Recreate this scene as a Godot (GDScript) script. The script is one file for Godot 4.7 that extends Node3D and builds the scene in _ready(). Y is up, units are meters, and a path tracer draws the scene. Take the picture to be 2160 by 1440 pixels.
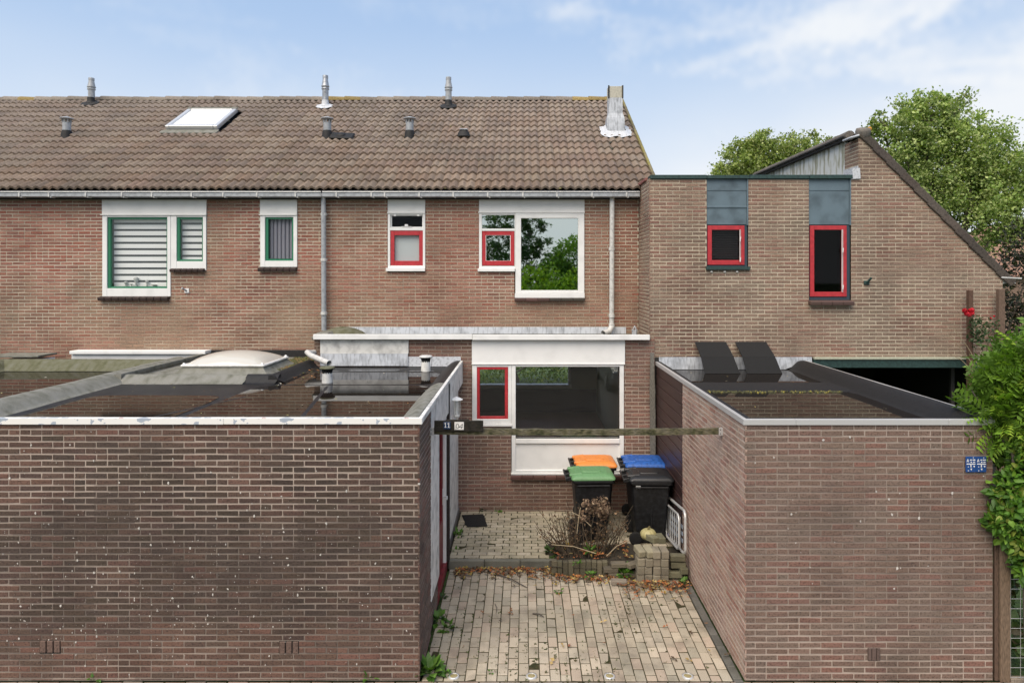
extends Node3D

const H := 4.07        # height of the camera above the paving
const F := 1440.0      # focal length of the photograph in its own pixels
const CX := 1104.0     # where the camera axis meets the photograph
const CY := 580.0
const DG := 6.85       # distance to the garage fronts
const DL := 11.43      # to the extension's front
const DU := 12.48      # to the upper house wall
const DR := 11.45      # to the right house's front
const ROOF_D := 12.28
const ROOF_Y := 5.60
const RISE := 0.606
const LW := -1.042     # courtyard walls
const RW := 2.226

var rng := RandomNumberGenerator.new()
var M := {}
var cache := {}
var taken := {}
var ns := FastNoiseLite.new()
var nf := FastNoiseLite.new()

class MB:
	var v := PackedVector3Array()
	var n := PackedVector3Array()
	var c := PackedColorArray()
	var col := Color.WHITE
	func tri(a: Vector3, b: Vector3, d: Vector3) -> void:
		var m := (b - a).cross(d - a).normalized()
		trin(a, b, d, m, m, m)
	func trin(a: Vector3, b: Vector3, d: Vector3, na: Vector3, nb: Vector3, nd: Vector3) -> void:
		v.append(a); v.append(d); v.append(b)
		n.append(na); n.append(nd); n.append(nb)
		c.append(col); c.append(col); c.append(col)
	func quad(a: Vector3, b: Vector3, d: Vector3, e: Vector3) -> void:
		tri(a, b, d); tri(a, d, e)
	func box(o: Vector3, s: Vector3, B := Basis(), bev := 0.0) -> void:
		var h := s * 0.5
		if bev <= 0.0:
			for k in 3:
				for sg in [-1.0, 1.0]:
					var a := Vector3.ZERO; a[k] = sg * h[k]
					var p := Vector3.ZERO; p[(k + 1) % 3] = h[(k + 1) % 3]
					var q := Vector3.ZERO; q[(k + 2) % 3] = h[(k + 2) % 3] * sg
					quad(o + B * (a - p - q), o + B * (a + p - q), o + B * (a + p + q), o + B * (a - p + q))
			return
		bev = minf(bev, minf(h.x, minf(h.y, h.z)) * 0.9)
		var g := h - Vector3.ONE * bev
		for k in 3:
			var i := (k + 1) % 3
			var j := (k + 2) % 3
			for sg in [-1.0, 1.0]:
				var a := Vector3.ZERO; a[k] = sg * h[k]
				var p := Vector3.ZERO; p[i] = g[i]
				var q := Vector3.ZERO; q[j] = g[j] * sg
				quad(o + B * (a - p - q), o + B * (a + p - q), o + B * (a + p + q), o + B * (a - p + q))
			for si in [-1.0, 1.0]:
				for sj in [-1.0, 1.0]:
					var p0 := Vector3.ZERO; p0[i] = si * h[i]; p0[j] = sj * g[j]
					var p1 := Vector3.ZERO; p1[i] = si * g[i]; p1[j] = sj * h[j]
					var e := Vector3.ZERO; e[k] = g[k] * si * sj
					quad(o + B * (p0 - e), o + B * (p1 - e), o + B * (p1 + e), o + B * (p0 + e))
		for sx in [-1.0, 1.0]:
			for sy in [-1.0, 1.0]:
				for sz in [-1.0, 1.0]:
					var a := o + B * Vector3(sx * h.x, sy * g.y, sz * g.z)
					var b := o + B * Vector3(sx * g.x, sy * h.y, sz * g.z)
					var d := o + B * Vector3(sx * g.x, sy * g.y, sz * h.z)
					if sx * sy * sz > 0: tri(a, b, d)
					else: tri(a, d, b)
	# a box given by its limits; d runs away from the camera
	func span(x0: float, x1: float, y0: float, y1: float, d0: float, d1: float, bev := 0.0) -> void:
		box(Vector3((x0 + x1) / 2, (y0 + y1) / 2, -(d0 + d1) / 2), Vector3(absf(x1 - x0), absf(y1 - y0), absf(d1 - d0)), Basis(), bev)
	func loft(rings: Array, closed := true, cap := true, smooth := true) -> void:
		var R := rings.size()
		var K: int = rings[0].size()
		var nm := []
		for r in R:
			var a := PackedVector3Array(); a.resize(K); nm.append(a)
		var last := K if closed else K - 1
		for r in R - 1:
			for k in last:
				var k2 := (k + 1) % K
				var m: Vector3 = (rings[r][k2] - rings[r][k]).cross(rings[r + 1][k2] - rings[r][k]) + (rings[r + 1][k2] - rings[r][k]).cross(rings[r + 1][k] - rings[r][k])
				nm[r][k] += m; nm[r][k2] += m; nm[r + 1][k] += m; nm[r + 1][k2] += m
		for r in R - 1:
			for k in last:
				var k2 := (k + 1) % K
				var a: Vector3 = rings[r][k]; var b: Vector3 = rings[r][k2]; var d: Vector3 = rings[r + 1][k2]; var e: Vector3 = rings[r + 1][k]
				if smooth:
					trin(a, b, d, nm[r][k].normalized(), nm[r][k2].normalized(), nm[r + 1][k2].normalized())
					trin(a, d, e, nm[r][k].normalized(), nm[r + 1][k2].normalized(), nm[r + 1][k].normalized())
				else:
					quad(a, b, d, e)
		if cap and closed:
			for s in [0, R - 1]:
				var mid := Vector3.ZERO
				for p in rings[s]: mid += p / K
				for k in K:
					if s == 0: tri(mid, rings[s][(k + 1) % K], rings[s][k])
					else: tri(mid, rings[s][k], rings[s][(k + 1) % K])
	func tube(p: Array, rad, sides := 8, cap := true) -> void:
		var rings := []
		var side := Vector3.ZERO
		for i in p.size():
			var t: Vector3 = (p[mini(i + 1, p.size() - 1)] - p[maxi(i - 1, 0)]).normalized()
			if side == Vector3.ZERO: side = t.cross(Vector3.UP if absf(t.y) < 0.9 else Vector3.RIGHT).normalized()
			side = (side - t * side.dot(t)).normalized()
			var up := t.cross(side)
			var r: float = rad[i] if rad is Array else rad
			var ring := PackedVector3Array()
			for k in sides:
				var a := TAU * k / sides
				ring.append(p[i] + (side * cos(a) + up * sin(a)) * r)
			rings.append(ring)
		loft(rings, true, cap)
	func lathe(o: Vector3, prof: Array, sides := 16, B := Basis()) -> void:
		var rings := []
		for q in prof:
			var ring := PackedVector3Array()
			for k in sides:
				var a := -TAU * k / sides
				ring.append(o + B * Vector3(cos(a) * q.x, q.y, sin(a) * q.x))
			rings.append(ring)
		loft(rings, true, true)
	func mesh(m: Material) -> ArrayMesh:
		var a := []
		a.resize(Mesh.ARRAY_MAX)
		a[Mesh.ARRAY_VERTEX] = v; a[Mesh.ARRAY_NORMAL] = n; a[Mesh.ARRAY_COLOR] = c
		var am := ArrayMesh.new()
		if v.size():
			am.add_surface_from_arrays(Mesh.PRIMITIVE_TRIANGLES, a)
			am.surface_set_material(0, m)
		return am

func P(px: float, py: float, d: float) -> Vector3:
	return Vector3((px - CX) * d / F, H - (py - CY) * d / F, -d)
func X(px: float, d: float) -> float: return (px - CX) * d / F
func Y(py: float, d: float) -> float: return H - (py - CY) * d / F
func roof_at(px: float, py: float) -> Vector3:
	var k := (CY - py) / F
	var d := (RISE * ROOF_D - ROOF_Y + H) / (RISE - k)
	return P(px, py, d)
func lin(r: float, g: float, b: float) -> Color: return Color(r, g, b).linear_to_srgb()
func rr(a: float, b: float) -> float: return rng.randf_range(a, b)

func numbered(s: String) -> String:
	taken[s] = taken.get(s, -1) + 1
	return s if taken[s] == 0 else "%s_%03d" % [s, taken[s]]
func tag(o: Node, label: String, category: String, group := "") -> void:
	o.set_meta("label", label); o.set_meta("category", category)
	if group: o.set_meta("group", group)
func thing(called: String, at: Vector3, label: String, category: String, group := "", turn := 0.0) -> Node3D:
	var o := Node3D.new(); o.name = numbered(called); add_child(o)
	o.position = at; o.rotation.y = turn
	tag(o, label, category, group)
	return o
# a part whose mesh is given in world coordinates (its thing is only moved, never turned)
func part(parent: Node3D, called: String, mb: MB, m: Material, label := "") -> MeshInstance3D:
	var o := MeshInstance3D.new(); o.name = called
	o.mesh = mb.mesh(m)
	var off := Vector3.ZERO
	var q: Node = parent
	while q != self:
		off += q.position
		q = q.get_parent()
	o.position = -off
	parent.add_child(o, true)
	if label: o.set_meta("label", label)
	return o
# a part in its thing's own axes
func lpart(parent: Node3D, called: String, mb: MB, m: Material) -> MeshInstance3D:
	var o := MeshInstance3D.new(); o.name = called
	o.mesh = mb.mesh(m)
	parent.add_child(o, true)
	return o
func struct(called: String, mb: MB, m: Material, label := "") -> MeshInstance3D:
	var o := part(self, called, mb, m)
	o.set_meta("kind", "structure")
	if label: o.set_meta("label", label)
	return o

func noise_tex(freq: float, stops: Array, sd: int, size := 512, type := FastNoiseLite.TYPE_SIMPLEX_SMOOTH, oct := 4) -> NoiseTexture2D:
	var f := FastNoiseLite.new()
	f.noise_type = type; f.frequency = freq; f.fractal_octaves = oct; f.seed = sd
	var t := NoiseTexture2D.new()
	t.width = size; t.height = size; t.seamless = true; t.noise = f
	var g := Gradient.new()
	var off := PackedFloat32Array(); var cols := PackedColorArray()
	for s in stops:
		off.append(s[0]); cols.append(s[1] if s[1] is Color else Color(s[1], s[1], s[1]))
	g.offsets = off; g.colors = cols
	t.color_ramp = g
	return t
func mat(c: Color, rough: float, o := {}) -> StandardMaterial3D:
	var m := StandardMaterial3D.new()
	m.albedo_color = c; m.roughness = rough
	for k in o: m.set(k, o[k])
	return m
# world-mapped colour noise, an optional second layer at another scale, and relief
func tri(m: StandardMaterial3D, t: Texture2D, scale: float, stain: Texture2D = null, stain_scale := 0.2, bump: Texture2D = null, bump_cm := 0.3) -> StandardMaterial3D:
	m.albedo_texture = t
	m.uv1_triplanar = true; m.uv1_world_triplanar = true
	m.uv1_scale = Vector3.ONE * scale
	if stain:
		m.detail_enabled = true; m.detail_albedo = stain; m.detail_blend_mode = BaseMaterial3D.BLEND_MODE_MUL
		m.detail_uv_layer = BaseMaterial3D.DETAIL_UV_2
		m.uv2_triplanar = true; m.uv2_world_triplanar = true; m.uv2_scale = Vector3.ONE * stain_scale
	if bump:
		m.heightmap_enabled = true; m.heightmap_texture = bump; m.heightmap_scale = bump_cm
	return m

# ---------------------------------------------------------------- bricks
func add_brick(mb: MB, T: Transform3D, L: float, hh: float, dep: float, bev: float, jit := 0.0) -> void:
	var a := L / 2; var b := hh / 2
	var q := []
	for s in [[-1, -1], [1, -1], [1, 1], [-1, 1]]:
		q.append(Vector3(s[0] * (a - bev) + rr(-jit, jit), s[1] * (b - bev) + rr(-jit, jit), rr(-jit, jit) * 0.6))
	var o := []
	for s in [[-1, -1], [1, -1], [1, 1], [-1, 1]]:
		o.append(Vector3(s[0] * a + rr(-jit, jit), s[1] * b + rr(-jit, jit), -bev))
	for i in 4: q[i] = T * q[i]
	var z := []
	for i in 4:
		z.append(T * Vector3(o[i].x, o[i].y, -dep))
		o[i] = T * o[i]
	mb.quad(q[0], q[1], q[2], q[3])
	for i in 4:
		var k := (i + 1) % 4
		mb.quad(o[i], o[k], q[k], q[i])
		mb.quad(z[i], z[k], o[k], o[i])

func cut(a: Array, lo: float, hi: float) -> Array:
	var out := []
	for s in a:
		if hi <= s[0] or lo >= s[1]: out.append(s)
		else:
			if lo - s[0] > 0.015: out.append([s[0], lo])
			if s[1] - hi > 0.015: out.append([hi, s[1]])
	return out

# frame F: x along the wall, y up, z outwards. st: style of the wall. Returns how many bricks became parts
func brick_wall(wall: MeshInstance3D, T: Transform3D, u0: float, u1: float, y0: float, y1: float, opens: Array, st: Dictionary, budget: int, clip = null, shift := 0.0) -> int:
	var ch: float = st.get("course", 0.0625)
	var bl := 0.22
	var mo := MB.new()
	var rest := MB.new()
	var used := 0
	var rows := int(ceil((y1 - y0) / ch - 0.01))
	for r in rows:
		var yt := y1 - r * ch
		var yb := maxf(yt - ch, y0)
		var ym := (yt + yb) / 2
		var iv := [[u0, u1]]
		if clip != null:
			var c: Vector2 = clip.call(ym)
			iv = [[maxf(u0, c.x), minf(u1, c.y)]]
			if iv[0][1] <= iv[0][0]: continue
		for o in opens:
			if ym > o[2] and ym < o[3]: iv = cut(iv, o[0], o[1])
		var off: float = shift + (0.0 if r % 2 == 0 else bl / 2) + st.get("wob", 0.0) * ns.get_noise_2d(r * 37.0, 3.0)
		for s in iv:
			# mortar, in pieces so that its dirt can vary
			var n := maxi(1, int((s[1] - s[0]) / 0.4))
			for i in n:
				var ua: float = lerpf(s[0], s[1], float(i) / n); var ub: float = lerpf(s[0], s[1], float(i + 1) / n)
				var k: float = st.mdirt.call((ua + ub) / 2, ym)
				mo.col = st.mortar.lerp(st.mortar_dark, k)
				mo.quad(T * Vector3(ua, yb, -0.0035), T * Vector3(ub, yb, -0.0035), T * Vector3(ub, yt, -0.0035), T * Vector3(ua, yt, -0.0035))
			var k0 := int(floor((s[0] - off) / bl)); var k1 := int(ceil((s[1] - off) / bl))
			for k in range(k0, k1):
				var a: float = maxf(s[0], off + k * bl + 0.006); var b: float = minf(s[1], off + (k + 1) * bl - 0.006)
				if b - a < 0.02: continue
				var split := []
				if b - a > 0.2 and rng.randf() < st.get("half", 0.05): split = [[a, a + 0.1], [a + 0.11, b]]
				else: split = [[a, b]]
				for e in split:
					var um: float = (e[0] + e[1]) / 2
					var lv := clampi(int(round(st.dirt.call(um, ym) * 6.0 + rr(-1.0, 1.0) * st.get("vary", 1.0))), 0, 6)
					var ti: int = rng.randi() % st.pal.size()
					var col: Color = st.pal[ti].lerp(st.dirtc, lv / 6.0 * st.get("dirtmax", 0.85))
					var hh: float = yt - yb - st.get("joint", 0.0135)
					var L: float = e[1] - e[0]
					var at := T * Transform3D(Basis(Vector3.BACK, rr(-0.006, 0.006)), Vector3(um, ym + 0.002 * ns.get_noise_2d(um * 30.0, ym * 40.0), rr(-0.0015, 0.0025)))
					if used < budget:
						var key := "%s/%d/%d/%d/%d" % [st.name, ti, lv, int(L * 200), int(hh * 500)]
						if not cache.has(key):
							var bm := MB.new(); bm.col = col
							add_brick(bm, Transform3D(), L, hh, 0.02, 0.0025, 0.0024)
							cache[key] = bm.mesh(st.mat)
						var o := MeshInstance3D.new(); o.name = "brick"; o.mesh = cache[key]; o.transform = at
						wall.add_child(o, true)
						used += 1
					else:
						rest.col = col
						add_brick(rest, at, L, hh, 0.014, 0.0025, 0.0026)
	# thickness, so that nothing shines through
	wall.mesh = mo.mesh(st.mortar_mat)
	if rest.v.size():
		var o := lpart(wall, "bricks", rest, st.mat)
		o.set_meta("kind", "stuff")
	return used

func wall_node(parent: Node3D, called: String) -> MeshInstance3D:
	return part(parent, called, MB.new(), null)

func front_frame(d: float) -> Transform3D: return Transform3D(Basis(Vector3.RIGHT, Vector3.UP, Vector3.BACK), Vector3(0, 0, -d))
func right_facing(x: float) -> Transform3D: return Transform3D(Basis(Vector3(0, 0, -1), Vector3.UP, Vector3.RIGHT), Vector3(x, 0, 0))    # u = distance
func left_facing(x: float) -> Transform3D: return Transform3D(Basis(Vector3(0, 0, 1), Vector3.UP, Vector3.LEFT), Vector3(x, 0, 0))       # u = -distance

# an opening given in photo pixels on the plane at distance d
func hole(x0: float, y0: float, x1: float, y1: float, d: float) -> Array:
	return [X(x0, d), X(x1, d), Y(y1, d), Y(y0, d)]

# a rectangle with a given border as four bars, limits in photo pixels on the plane at distance d
func bars(mb: MB, x0: float, y0: float, x1: float, y1: float, w: Array, d: float, d0: float, d1: float, bev := 0.004) -> void:
	var a := X(x0, d); var b := X(x1, d); var t := Y(y0, d); var bo := Y(y1, d)
	var k := d / F
	mb.span(a, a + w[0] * k, bo, t, d0, d1, bev)
	mb.span(b - w[2] * k, b, bo, t, d0, d1, bev)
	mb.span(a + w[0] * k, b - w[2] * k, t - w[1] * k, t, d0 + 0.002, d1, bev)
	mb.span(a + w[0] * k, b - w[2] * k, bo, bo + w[3] * k, d0 + 0.002, d1, bev)
func pbox(mb: MB, x0: float, y0: float, x1: float, y1: float, d: float, d0: float, d1: float, bev := 0.003) -> void:
	mb.span(X(x0, d), X(x1, d), Y(y1, d), Y(y0, d), d0, d1, bev)

func sash(frame: Node3D, x0: float, y0: float, x1: float, y1: float, w: Array, d: float, front: float, m: Material, glass: Material, called := "sash") -> void:
	var mb := MB.new()
	bars(mb, x0, y0, x1, y1, w, d, d + front, d + front + 0.06)
	part(frame, called, mb, m)
	pane(frame, x0 + w[0], y0 + w[1], x1 - w[2], y1 - w[3], d, front + 0.03, glass)
func pane(frame: Node3D, x0: float, y0: float, x1: float, y1: float, d: float, front: float, glass: Material) -> void:
	var g := MB.new()
	g.quad(P(x0, y1, d) + Vector3(0, 0, -front), P(x1, y1, d) + Vector3(0, 0, -front), P(x1, y0, d) + Vector3(0, 0, -front), P(x0, y0, d) + Vector3(0, 0, -front))
	part(frame, "pane", g, glass)
# a row of sloping dark sill bricks
func sill(parent: Node3D, x0: float, x1: float, y0: float, y1: float, d: float, n: int, m: Material) -> void:
	var a := X(x0, d); var b := X(x1, d)
	var w := (b - a) / n
	for i in n:
		var mb := MB.new()
		var t := rr(0.75, 1.1)
		mb.col = Color(0.045 * t, 0.028 * t, 0.024 * t)
		mb.box(Vector3(a + (i + 0.5) * w, (Y(y0, d) + Y(y1, d)) / 2, -d + 0.02), Vector3(w - 0.008, Y(y0, d) - Y(y1, d), 0.14), Basis(Vector3.RIGHT, 0.25), 0.006)
		part(parent, "sill_brick", mb, m)

# ---------------------------------------------------------------- sky and materials
const EXPOSURE := 3.0
const SKY_TURN := 0.0

func smooth(a: float, b: float, x: float) -> float:
	var t := clampf((x - a) / (b - a), 0.0, 1.0)
	return t * t * (3.0 - 2.0 * t)

func make_sky() -> PanoramaSkyMaterial:
	var w := 1024; var h := 512
	var f := FastNoiseLite.new(); f.noise_type = FastNoiseLite.TYPE_SIMPLEX_SMOOTH; f.fractal_octaves = 5; f.frequency = 0.85; f.seed = 31
	var f2 := FastNoiseLite.new(); f2.noise_type = FastNoiseLite.TYPE_SIMPLEX_SMOOTH; f2.fractal_octaves = 4; f2.frequency = 2.6; f2.seed = 5; f2.domain_warp_enabled = true; f2.domain_warp_amplitude = 0.3; f2.domain_warp_frequency = 2.0
	var data := PackedFloat32Array(); data.resize(w * h * 3)
	var blue_hi := Color(0.25, 0.42, 0.74); var blue_lo := Color(0.55, 0.71, 0.93); var white := Color(0.92, 0.945, 0.975)
	var i := 0
	for y in h:
		var el := PI * (0.5 - (y + 0.5) / h)
		for x in w:
			var az := TAU * (x + 0.5) / w
			var s := maxf(sin(el), 0.0)
			var d := Vector3(sin(az) * cos(el), s, -cos(az) * cos(el))
			var c := blue_lo.lerp(blue_hi, smooth(0.02, 0.75, s))
			# broad bank of thin cloud low down, thicker in some quarters than in others
			var big := f.get_noise_3d(d.x * 1.1 + 3.1, d.y * 2.2, d.z * 1.1 - 1.7)
			var wisp := f2.get_noise_3d(d.x * 0.9, d.y * 2.6, d.z * 0.9)
			var cover := smooth(-0.15, 0.75, big * 1.25 + wisp * 0.55 + 0.50 - s * 1.45)
			cover = maxf(cover, smooth(0.36, 0.08, s) * (0.92 + 1.1 * big))
			cover = clampf(cover + 0.25 * smooth(0.0, 0.6, wisp), 0.0, 1.0)
			c = c.lerp(white, cover * 0.92)
			var g := 1.0 / EXPOSURE
			data[i] = c.r * g; data[i + 1] = c.g * g; data[i + 2] = c.b * g
			i += 3
	var im := Image.create_from_data(w, h, false, Image.FORMAT_RGBF, data.to_byte_array())
	var m := PanoramaSkyMaterial.new()
	m.panorama = ImageTexture.create_from_image(im)
	return m

func make_materials() -> void:
	var grain := noise_tex(0.045, [[0.0, 0.5], [0.32, 0.84], [0.5, 0.96], [1.0, 1.0]], 3)
	var fine := noise_tex(0.16, [[0.0, 0.75], [0.45, 0.95], [1.0, 1.0]], 4)
	var bump := noise_tex(0.09, [[0.0, 0.0], [1.0, 1.0]], 5)
	var wash := noise_tex(0.012, [[0.0, 0.8], [0.35, 0.93], [0.5, 1.0], [1.0, 1.0]], 6)
	var streak := noise_tex(0.02, [[0.0, 0.78], [0.35, 0.93], [0.5, 1.0], [1.0, 1.0]], 7)
	var speck := noise_tex(0.25, [[0.0, 0.5], [0.3, 0.86], [0.5, 1.0], [1.0, 1.0]], 8, 512, FastNoiseLite.TYPE_SIMPLEX, 2)
	var vc := {"vertex_color_use_as_albedo": true}
	M.brick = tri(mat(Color.WHITE, 0.92, vc), grain, 1.6, wash, 0.13, bump, 0.35)
	M.brickold = tri(mat(Color.WHITE, 0.92, vc), noise_tex(0.07, [[0.0, 0.35], [0.35, 0.74], [0.52, 0.95], [1.0, 1.0]], 33), 1.5, noise_tex(0.018, [[0.0, 0.5], [0.38, 0.82], [0.52, 1.0], [1.0, 1.0]], 34), 0.55, bump, 0.4)
	M.mortar = tri(mat(Color.WHITE, 0.95, vc), fine, 1.5, wash, 0.17, bump, 0.3)
	M.tile = tri(mat(Color.WHITE, 0.9, vc), grain, 0.9, wash, 0.1, bump, 0.3)
	M.paver = tri(mat(Color.WHITE, 0.93, vc), speck, 1.1, wash, 0.35, bump, 0.4)
	M.plain = mat(Color.WHITE, 0.7, vc)
	M.leaf = mat(Color.WHITE, 0.55, {"vertex_color_use_as_albedo": true, "backlight_enabled": true, "backlight": Color(0.8, 0.85, 0.45), "cull_mode": BaseMaterial3D.CULL_DISABLED})
	M.dry = mat(Color.WHITE, 0.9, {"vertex_color_use_as_albedo": true, "backlight_enabled": true, "backlight": Color(0.25, 0.2, 0.15), "cull_mode": BaseMaterial3D.CULL_DISABLED})
	M.white = tri(mat(lin(0.80, 0.80, 0.78), 0.45), noise_tex(0.01, [[0.0, 0.94], [0.5, 1.0], [1.0, 1.0]], 9), 0.5)
	M.panel = tri(mat(lin(0.83, 0.825, 0.80), 0.6), noise_tex(0.012, [[0.0, 0.955], [0.5, 0.99], [1.0, 1.0]], 12), 0.4)
	M.oldwhite = tri(mat(lin(0.74, 0.73, 0.69), 0.7), noise_tex(0.02, [[0.0, 0.86], [0.42, 0.97], [0.55, 1.0], [1.0, 1.0]], 13), 0.6, streak, 0.3)
	var peel := noise_tex(0.012, [[0.0, Color(0.69, 0.74, 0.80)], [0.36, Color(0.72, 0.76, 0.81)], [0.37, Color(1, 1, 0.99)], [0.93, Color(1, 1, 0.99)], [0.94, Color(0.72, 0.55, 0.56)], [1.0, Color(0.6, 0.3, 0.32)]], 22)
	M.peeling = tri(mat(lin(0.80, 0.79, 0.77), 0.6), peel, 0.7)
	M.red = tri(mat(lin(0.52, 0.035, 0.045), 0.4), noise_tex(0.02, [[0.0, 0.85], [1.0, 1.0]], 14), 1.0)
	M.darkred = tri(mat(lin(0.24, 0.02, 0.028), 0.5), noise_tex(0.02, [[0.0, 0.75], [1.0, 1.0]], 14), 1.0)
	M.green = mat(lin(0.018, 0.17, 0.085), 0.45)
	M.darkgreen = tri(mat(lin(0.03, 0.075, 0.068), 0.55), noise_tex(0.03, [[0.0, 0.65], [1.0, 1.0]], 15), 1.0)
	M.slate = tri(mat(lin(0.13, 0.185, 0.22), 0.5), noise_tex(0.008, [[0.0, 0.72], [0.5, 0.95], [1.0, 1.0]], 16), 0.45)
	M.slateframe = mat(lin(0.035, 0.055, 0.075), 0.5)
	M.zinc = tri(mat(lin(0.42, 0.44, 0.47), 0.42, {"metallic": 0.5}), noise_tex(0.015, [[0.0, 0.65], [0.5, 0.95], [1.0, 1.0]], 17), 1.1)
	M.lead = tri(mat(lin(0.52, 0.55, 0.59), 0.6), noise_tex(0.022, [[0.0, 0.72], [0.35, 0.92], [0.5, 1.0], [1.0, 1.0]], 18), 0.55, streak, 0.3)
	M.lead.uv1_scale = Vector3(1.6, 0.35, 1.6)
	M.whitelead = tri(mat(lin(0.54, 0.56, 0.59), 0.6), noise_tex(0.03, [[0.0, 0.7], [0.45, 1.0], [1.0, 1.0]], 19), 1.2)
	M.pvc = tri(mat(lin(0.60, 0.60, 0.58), 0.45), streak, 1.1)
	M.gutter = tri(mat(lin(0.34, 0.36, 0.38), 0.45), streak, 0.8)
	M.alu = mat(lin(0.62, 0.62, 0.61), 0.35, {"metallic": 0.4})
	M.bitumen = tri(mat(lin(0.019, 0.018, 0.0175), 0.7), noise_tex(0.03, [[0.0, 0.55], [1.0, 1.0]], 22), 0.8, speck, 2.0, bump, 0.3)
	M.wetbitumen = tri(mat(lin(0.028, 0.025, 0.0225), 0.5), noise_tex(0.012, [[0.0, 0.35], [0.5, 0.6], [1.0, 1.0]], 23), 0.6, speck, 2.0, bump, 0.2)
	M.felt = tri(mat(lin(0.27, 0.265, 0.24), 0.9), noise_tex(0.014, [[0.0, Color(0.66, 0.67, 0.6)], [0.5, Color(0.92, 0.92, 0.89)], [1.0, Color(1, 1, 1)]], 24), 0.7, speck, 2.6, bump, 0.4)
	M.mossfelt = tri(mat(lin(0.19, 0.19, 0.15), 0.95), noise_tex(0.014, [[0.0, Color(0.62, 0.63, 0.45)], [0.5, Color(0.88, 0.88, 0.78)], [1.0, Color(1, 1, 1)]], 25), 0.9, speck, 2.6, bump, 0.5)
	M.water = mat(lin(0.014, 0.011, 0.009), 0.012, {"metallic_specular": 0.2})
	M.dark = mat(lin(0.02, 0.02, 0.02), 0.9)
	M.oldwood = tri(mat(Color.WHITE, 0.92, vc), noise_tex(0.05, [[0.0, 0.35], [0.5, 0.75], [1.0, 1.0]], 26), 0.9, noise_tex(0.02, [[0.0, Color(0.45, 0.5, 0.3)], [0.45, Color(0.9, 0.9, 0.8)], [1.0, Color(1, 1, 1)]], 27), 0.8, bump, 0.6)
	M.oldwood.uv1_scale = Vector3(0.5, 3.0, 3.0)
	M.postwood = tri(mat(Color.WHITE, 0.92, vc), noise_tex(0.05, [[0.0, 0.5], [0.5, 0.85], [1.0, 1.0]], 28), 1.0)
	M.postwood.uv1_scale = Vector3(4.0, 0.5, 4.0)
	M.siding = tri(mat(lin(0.062, 0.032, 0.03), 0.4), noise_tex(0.02, [[0.0, 0.75], [1.0, 1.0]], 29), 1.0)
	M.glass = mat(Color(0.0, 0.0, 0.0, 0.03), 0.01, {"metallic_specular": 0.28, "transparency": BaseMaterial3D.TRANSPARENCY_ALPHA})
	var one := Image.create(4, 4, false, Image.FORMAT_RGB8); one.fill(Color.WHITE)
	var white := ImageTexture.create_from_image(one)
	# coated glazing: part mirror, part clear
	M.mirror = mat(Color(0.93, 0.96, 0.93, 0.66), 0.016, {"transparency": BaseMaterial3D.TRANSPARENCY_ALPHA, "albedo_texture": white, "metallic": 1.0})
	M.halfmirror = mat(Color(0.93, 0.95, 0.93, 0.09), 0.01, {"transparency": BaseMaterial3D.TRANSPARENCY_ALPHA, "albedo_texture": white, "metallic": 1.0})
	M.blackplastic = tri(mat(lin(0.02, 0.021, 0.024), 0.5), noise_tex(0.02, [[0.0, 0.35], [0.45, 0.6], [0.6, 0.75], [1.0, 1.0]], 35), 1.2, streak, 0.9)
	M.soil = tri(mat(lin(0.055, 0.045, 0.03), 1.0), grain, 1.5, null, 1.0, bump, 1.0)
	M.joint = tri(mat(lin(0.075, 0.07, 0.04), 1.0), noise_tex(0.02, [[0.0, Color(0.5, 0.62, 0.3)], [0.5, Color(0.8, 0.75, 0.6)], [1.0, Color(1, 0.95, 0.85)]], 31), 1.2, null, 1.0, bump, 1.0)
	M.street = tri(mat(lin(0.17, 0.155, 0.14), 0.95), grain, 0.7, wash, 0.2, bump, 0.5)
	M.lawn = tri(mat(lin(0.07, 0.12, 0.03), 1.0), grain, 0.5, wash, 0.1, bump, 2.0)
	M.bark = tri(mat(lin(0.12, 0.1, 0.08), 0.95), grain, 2.0, null, 1.0, bump, 1.0)
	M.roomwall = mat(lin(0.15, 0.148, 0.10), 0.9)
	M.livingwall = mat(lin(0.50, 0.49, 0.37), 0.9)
	M.roomfloor = tri(mat(lin(0.56, 0.27, 0.19), 0.75), grain, 0.8)
	M.blind = mat(lin(0.78, 0.79, 0.77), 0.8)
	M.rubber = tri(mat(lin(0.012, 0.012, 0.012), 0.9), speck, 3.0, null, 1.0, bump, 0.6)

func dirt_field(sd: int, scale: float, bias: float, gain: float) -> Callable:
	var f := FastNoiseLite.new(); f.seed = sd; f.frequency = scale; f.fractal_octaves = 4; f.noise_type = FastNoiseLite.TYPE_SIMPLEX_SMOOTH
	return func(u: float, y: float) -> float: return clampf(bias + gain * f.get_noise_2d(u, y * 1.5), 0.0, 1.0)

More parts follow.
